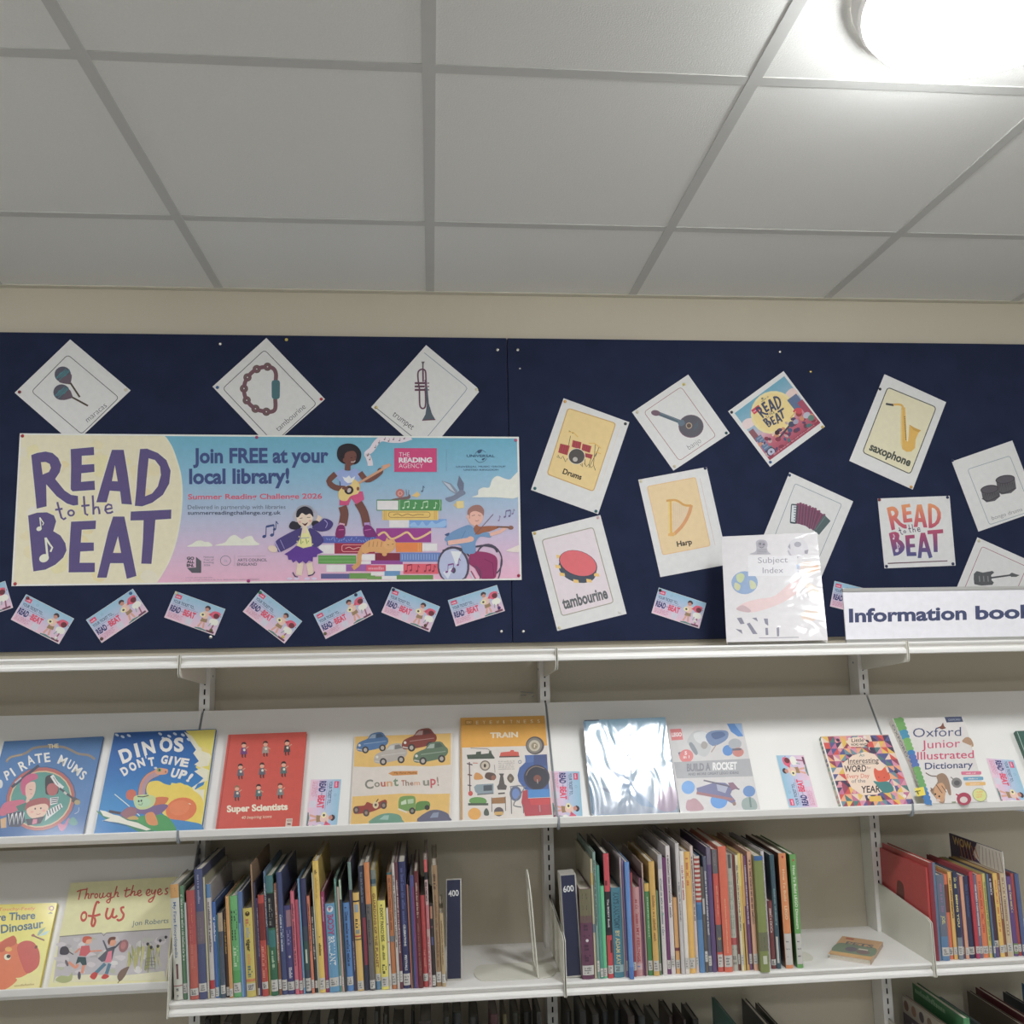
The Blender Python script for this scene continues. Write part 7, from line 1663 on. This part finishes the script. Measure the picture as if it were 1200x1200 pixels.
# ------------------------------------------------------------------ bookends, flat book
def bookend(x, label, x0, x1, y0, y1, h):
    M = Matrix.Translation((x, y0, ZS + 0.0006))
    T = empty('bookend', M, label, 'bookend')
    w = y1 - y0
    out = [(0.0, 0), (0.0, h * .55)] + [(w * .5 - w * .5 * math.cos(a), h * .62 + h * .38 * math.sin(a)) for a in (PI * i / 10 for i in range(11))] + [(w, h * .55), (w, 0)]
    hole = [(w * .28, h * .06), (w * .28, h * .55)] + [(w * .5 - w * .22 * math.cos(a), h * .6 + h * .22 * math.sin(a)) for a in (PI * i / 8 for i in range(9))] + [(w * .72, h * .55), (w * .72, h * .06)]
    tr = tessellate_polygon([[Vector((0, a, b)) for a, b in out], [Vector((0, a, b)) for a, b in hole]])
    al = out + hole
    m = MB(); n = len(al); no = len(out)
    v = [(-0.0012, a, b) for a, b in al] + [(0.0012, a, b) for a, b in al]
    f = [tuple(t) for t in tr] + [tuple(i + n for i in reversed(t)) for t in tr]
    for s, e in ((0, no), (no, n)):
        for i in range(s, e):
            j = i + 1 if i + 1 < e else s
            f.append((i, j, j + n, i + n))
    m.add(v, f)
    m.build('upright_plate', M_STEEL2, T, M @ Matrix.Rotation(math.radians(-4), 4, 'Y'))
    r = w * .45
    ol = [(x1, 0)] + [(x1 + r * .6 * math.sin(a), w * .5 - w * .5 * math.cos(a)) for a in (PI * i / 8 for i in range(1, 8))] + [(x1, w)] + [(x0, w)] + ([(x0 - r * .5 * math.sin(a), w * .5 + w * .5 * math.cos(a)) for a in (PI * i / 8 for i in range(1, 8))] if x0 < 0 else []) + [(x0, 0)]
    m = MB(); n = len(ol)
    m.add([(a, b, 0) for a, b in ol] + [(a, b, 0.0014) for a, b in ol], [tuple(range(n)), tuple(range(2 * n - 1, n - 1, -1))] + [(i, (i + 1) % n, n + (i + 1) % n, n + i) for i in range(n)])
    m.build('base_plate', M_STEEL2, T, M)
bookend(0.247, 'cream metal bookend standing alone in the gap right of the 400 block', -0.125, 0.018, -0.278, -0.168, 0.235)
bookend(END2 + 0.004, 'cream metal bookend with its base poking out right of the green dinosaur book', 0.0015, 0.03, -0.255, -0.185, 0.14)

P = [on_z(*q, ZS) for q in ((971, 1123), (1021, 1131), (1033, 1099), (985, 1093))]
ex = (P[1] - P[0]).normalized(); ey = Vector((0, 0, 1)).cross(ex)
w_, d_ = (P[1] - P[0]).length, 0.155
M = basis(ex, ey, Vector((0, 0, 1)), P[0] + Vector((0, 0, 0.0006)))
T = empty('book', M, 'small paperback about pets lying flat on the right hand shelf', 'book')
p = Print(gain=1.6)
p.box((0, 0, 0), (w_, d_, 0.0012), (190, 180, 170)); p.box((0, 0.001, 0.0095), (w_, d_, 0.0107), (176, 140, 104)); p.box((w_ - .0015, 0, 0), (w_, d_, 0.0105), (150, 124, 96))
p.to2d = lambda x, y: (x, d_ - y); p.emit = lambda x, y, z: (x, y, 0.0108 + z)
p.rect(.002, .002, w_ - .002, d_ - .002, (172, 136, 100)); p.blob([(0.003, d_ * .42), (w_ * .3, d_ * .36), (w_ * .7, d_ * .38), (w_ - .003, d_ * .42), (w_ - .003, d_ * .82), (w_ * .5, d_ * .86), (.003, d_ * .84)], (104, 118, 100), 3)
p.rect(w_ * .12, d_ * .05, w_ * .32, d_ * .14, (150, 84, 66)); p.text('PETS', (w_ * .2, d_ * .4), (w_ * .86, d_ * .4), d_ * .16, (92, 94, 96), .03); p.ell(w_ * .42, d_ * .62, w_ * .14, d_ * .12, (96, 88, 100)); p.ell(w_ * .72, d_ * .68, w_ * .16, d_ * .1, (110, 92, 92)); p.rect(w_ * .58, d_ * .52, w_ * .8, d_ * .58, (176, 168, 156)); p.rect(.004, d_ * .84, w_ - .004, d_ * .97, (176, 142, 96))
p.build('cover', M_GLOSS, T, M)
MB().box((0.002, 0.002, 0.0013), (w_ - .002, d_ - .002, 0.0094)).build('page_block', M_PAGES, T, M)

# ------------------------------------------------------------------ tops of the books on the lowest shelves
YD = -0.185
def low_row(lst, where, group):  # book colours and gain are darkened to hold the shade under the shelf above
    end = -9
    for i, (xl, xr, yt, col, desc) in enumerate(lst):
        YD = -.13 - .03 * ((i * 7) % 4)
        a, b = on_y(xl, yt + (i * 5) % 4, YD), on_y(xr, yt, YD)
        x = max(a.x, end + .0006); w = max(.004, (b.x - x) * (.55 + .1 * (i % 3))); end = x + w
        standing_book(x, YD, ZL + 0.0006, w, a.z - ZL, .11, 0.0, col, [('S', .2, .6, mix(col, (120, 120, 120), .5), .4)], f'{desc}, {ordinal(i + 1)} book top {where}', group, title_seed=i, pages=M_SHADEPAGES, gain=.62)
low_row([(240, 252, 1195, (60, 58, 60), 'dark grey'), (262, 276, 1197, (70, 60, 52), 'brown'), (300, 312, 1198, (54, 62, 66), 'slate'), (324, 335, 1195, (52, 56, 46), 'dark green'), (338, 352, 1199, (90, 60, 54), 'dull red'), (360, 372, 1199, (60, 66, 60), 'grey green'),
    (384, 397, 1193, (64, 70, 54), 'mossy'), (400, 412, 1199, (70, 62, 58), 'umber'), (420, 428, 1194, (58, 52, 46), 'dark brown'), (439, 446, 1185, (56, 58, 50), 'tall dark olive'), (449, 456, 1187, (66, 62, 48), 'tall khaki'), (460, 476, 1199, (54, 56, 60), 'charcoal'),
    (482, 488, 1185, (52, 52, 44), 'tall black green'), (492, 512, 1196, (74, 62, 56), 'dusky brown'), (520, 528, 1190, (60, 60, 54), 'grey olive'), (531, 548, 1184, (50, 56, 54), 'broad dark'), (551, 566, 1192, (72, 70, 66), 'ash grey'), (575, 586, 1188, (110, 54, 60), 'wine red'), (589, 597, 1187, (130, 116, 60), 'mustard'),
    (601, 612, 1184, (72, 70, 58), 'drab'), (614, 626, 1186, (60, 58, 54), 'sooty'), (629, 638, 1185, (66, 64, 58), 'smoky')], 'under the long left row', 'dark book tops under the long left row')  # 'sooty' means grey darkened for the shade under the shelf above
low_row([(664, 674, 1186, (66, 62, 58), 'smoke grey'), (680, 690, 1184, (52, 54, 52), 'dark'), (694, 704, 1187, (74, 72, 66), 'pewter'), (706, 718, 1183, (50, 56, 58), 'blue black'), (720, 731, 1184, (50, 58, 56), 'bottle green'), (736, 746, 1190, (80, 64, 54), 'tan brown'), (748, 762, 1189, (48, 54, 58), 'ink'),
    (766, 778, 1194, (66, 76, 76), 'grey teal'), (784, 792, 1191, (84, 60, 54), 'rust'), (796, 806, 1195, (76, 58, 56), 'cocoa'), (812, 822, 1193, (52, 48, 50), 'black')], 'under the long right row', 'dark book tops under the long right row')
def tall_low(px, py, w, col, label, depth=.24, side=None, art=None, ops=None, yb=-0.03):
    q = on_y(px, py, yb)
    standing_book(q.x, yb - depth, ZL + 0.0006, w, q.z - ZL, depth, 0.0, col, ops or [], label, 'large books on the lowest shelf at the right', side=side, side_ops=art, gain=1.3)
def a_first(p, d, h):
    p.rect(0, 0, d, .042, (176, 166, 150))
    for i, c in enumerate([(120, 84, 70), (150, 110, 84), (90, 80, 84), (130, 110, 90), (160, 90, 84), (110, 100, 90)]): p.ell(d * (.92 - .16 * i), .021, .012, .013, c)
    p.rect(0, .042, d, h, (92, 80, 92))
    vs, ts, wd = glyphs('First', 0)
    k = .05
    p._put([(d * .82 - x * k, .10 - y * k) for x, y in vs], ts, (186, 178, 186))
def a_grn(p, d, h):
    p.scribble((d * .35, .02), (d * .95, .02), .014, (140, 180, 140), 4); p.line([(d * .3, .05), (d * .9, .05)], .004, (60, 110, 70))
tall_low(834, 1168, .006, (40, 110, 104), 'tall teal book with a slanting top edge, lowest shelf at the right', side=(40, 104, 98))
tall_low(869, 1170, .012, (44, 44, 52), 'tall black book right of the teal one, lowest shelf', side=(48, 48, 56))
tall_low(885, 1175, .008, (64, 72, 58), 'tall grey green book beside the black one, lowest shelf', side=(60, 62, 54))
tall_low(1057, 1166, .012, (150, 130, 110), 'brown board book reading First on the lowest shelf at the right', side=(140, 124, 108), art=a_first)
tall_low(1069, 1152, .016, (58, 128, 76), 'tall green hardback with pale page edges on the lowest shelf', side=(52, 118, 70), art=a_grn)
tall_low(1100, 1168, .006, (120, 140, 150), 'thin blue grey book beside the green hardback, lowest shelf')
tall_low(1133, 1161, .010, (92, 78, 64), 'tall brown book on the lowest shelf at the right edge', side=(86, 72, 58))
tall_low(1143, 1157, .014, (186, 56, 56), 'tall maroon book with a red spine on the lowest shelf', side=(104, 44, 48))
tall_low(1175, 1162, .010, (54, 66, 74), 'tall dark slate book on the lowest shelf by the frame edge', side=(50, 60, 68))
tall_low(1197, 1152, .012, (60, 130, 180), 'bright blue book cut by the frame edge, lowest shelf', side=(60, 120, 170))

# a bent wire clip left on the wall
q = on_y(619, 813, -0.002)
m = MB()
for a, b_ in (((-.022, .006), (.014, .002)), ((-.022, -.004), (-.006, -.003)), ((.010, -.008), (.016, -.006))):
    n = Vector((a[1] - b_[1], b_[0] - a[0])).normalized() * 0.0008
    m.add([(q.x + x, y, q.z + z) for y in (-.0022, -.0002) for x, z in ((a[0] + n.x, a[1] + n.y), (b_[0] + n.x, b_[1] + n.y), (b_[0] - n.x, b_[1] - n.y), (a[0] - n.x, a[1] - n.y))], [(0, 1, 2, 3), (7, 6, 5, 4)] + [(i, 4 + i, 4 + (i + 1) % 4, (i + 1) % 4) for i in range(4)])
tag(m.build('wire_clip', M_GREYP), 'small grey wire marks on the wall just left of the middle upright', 'clip')
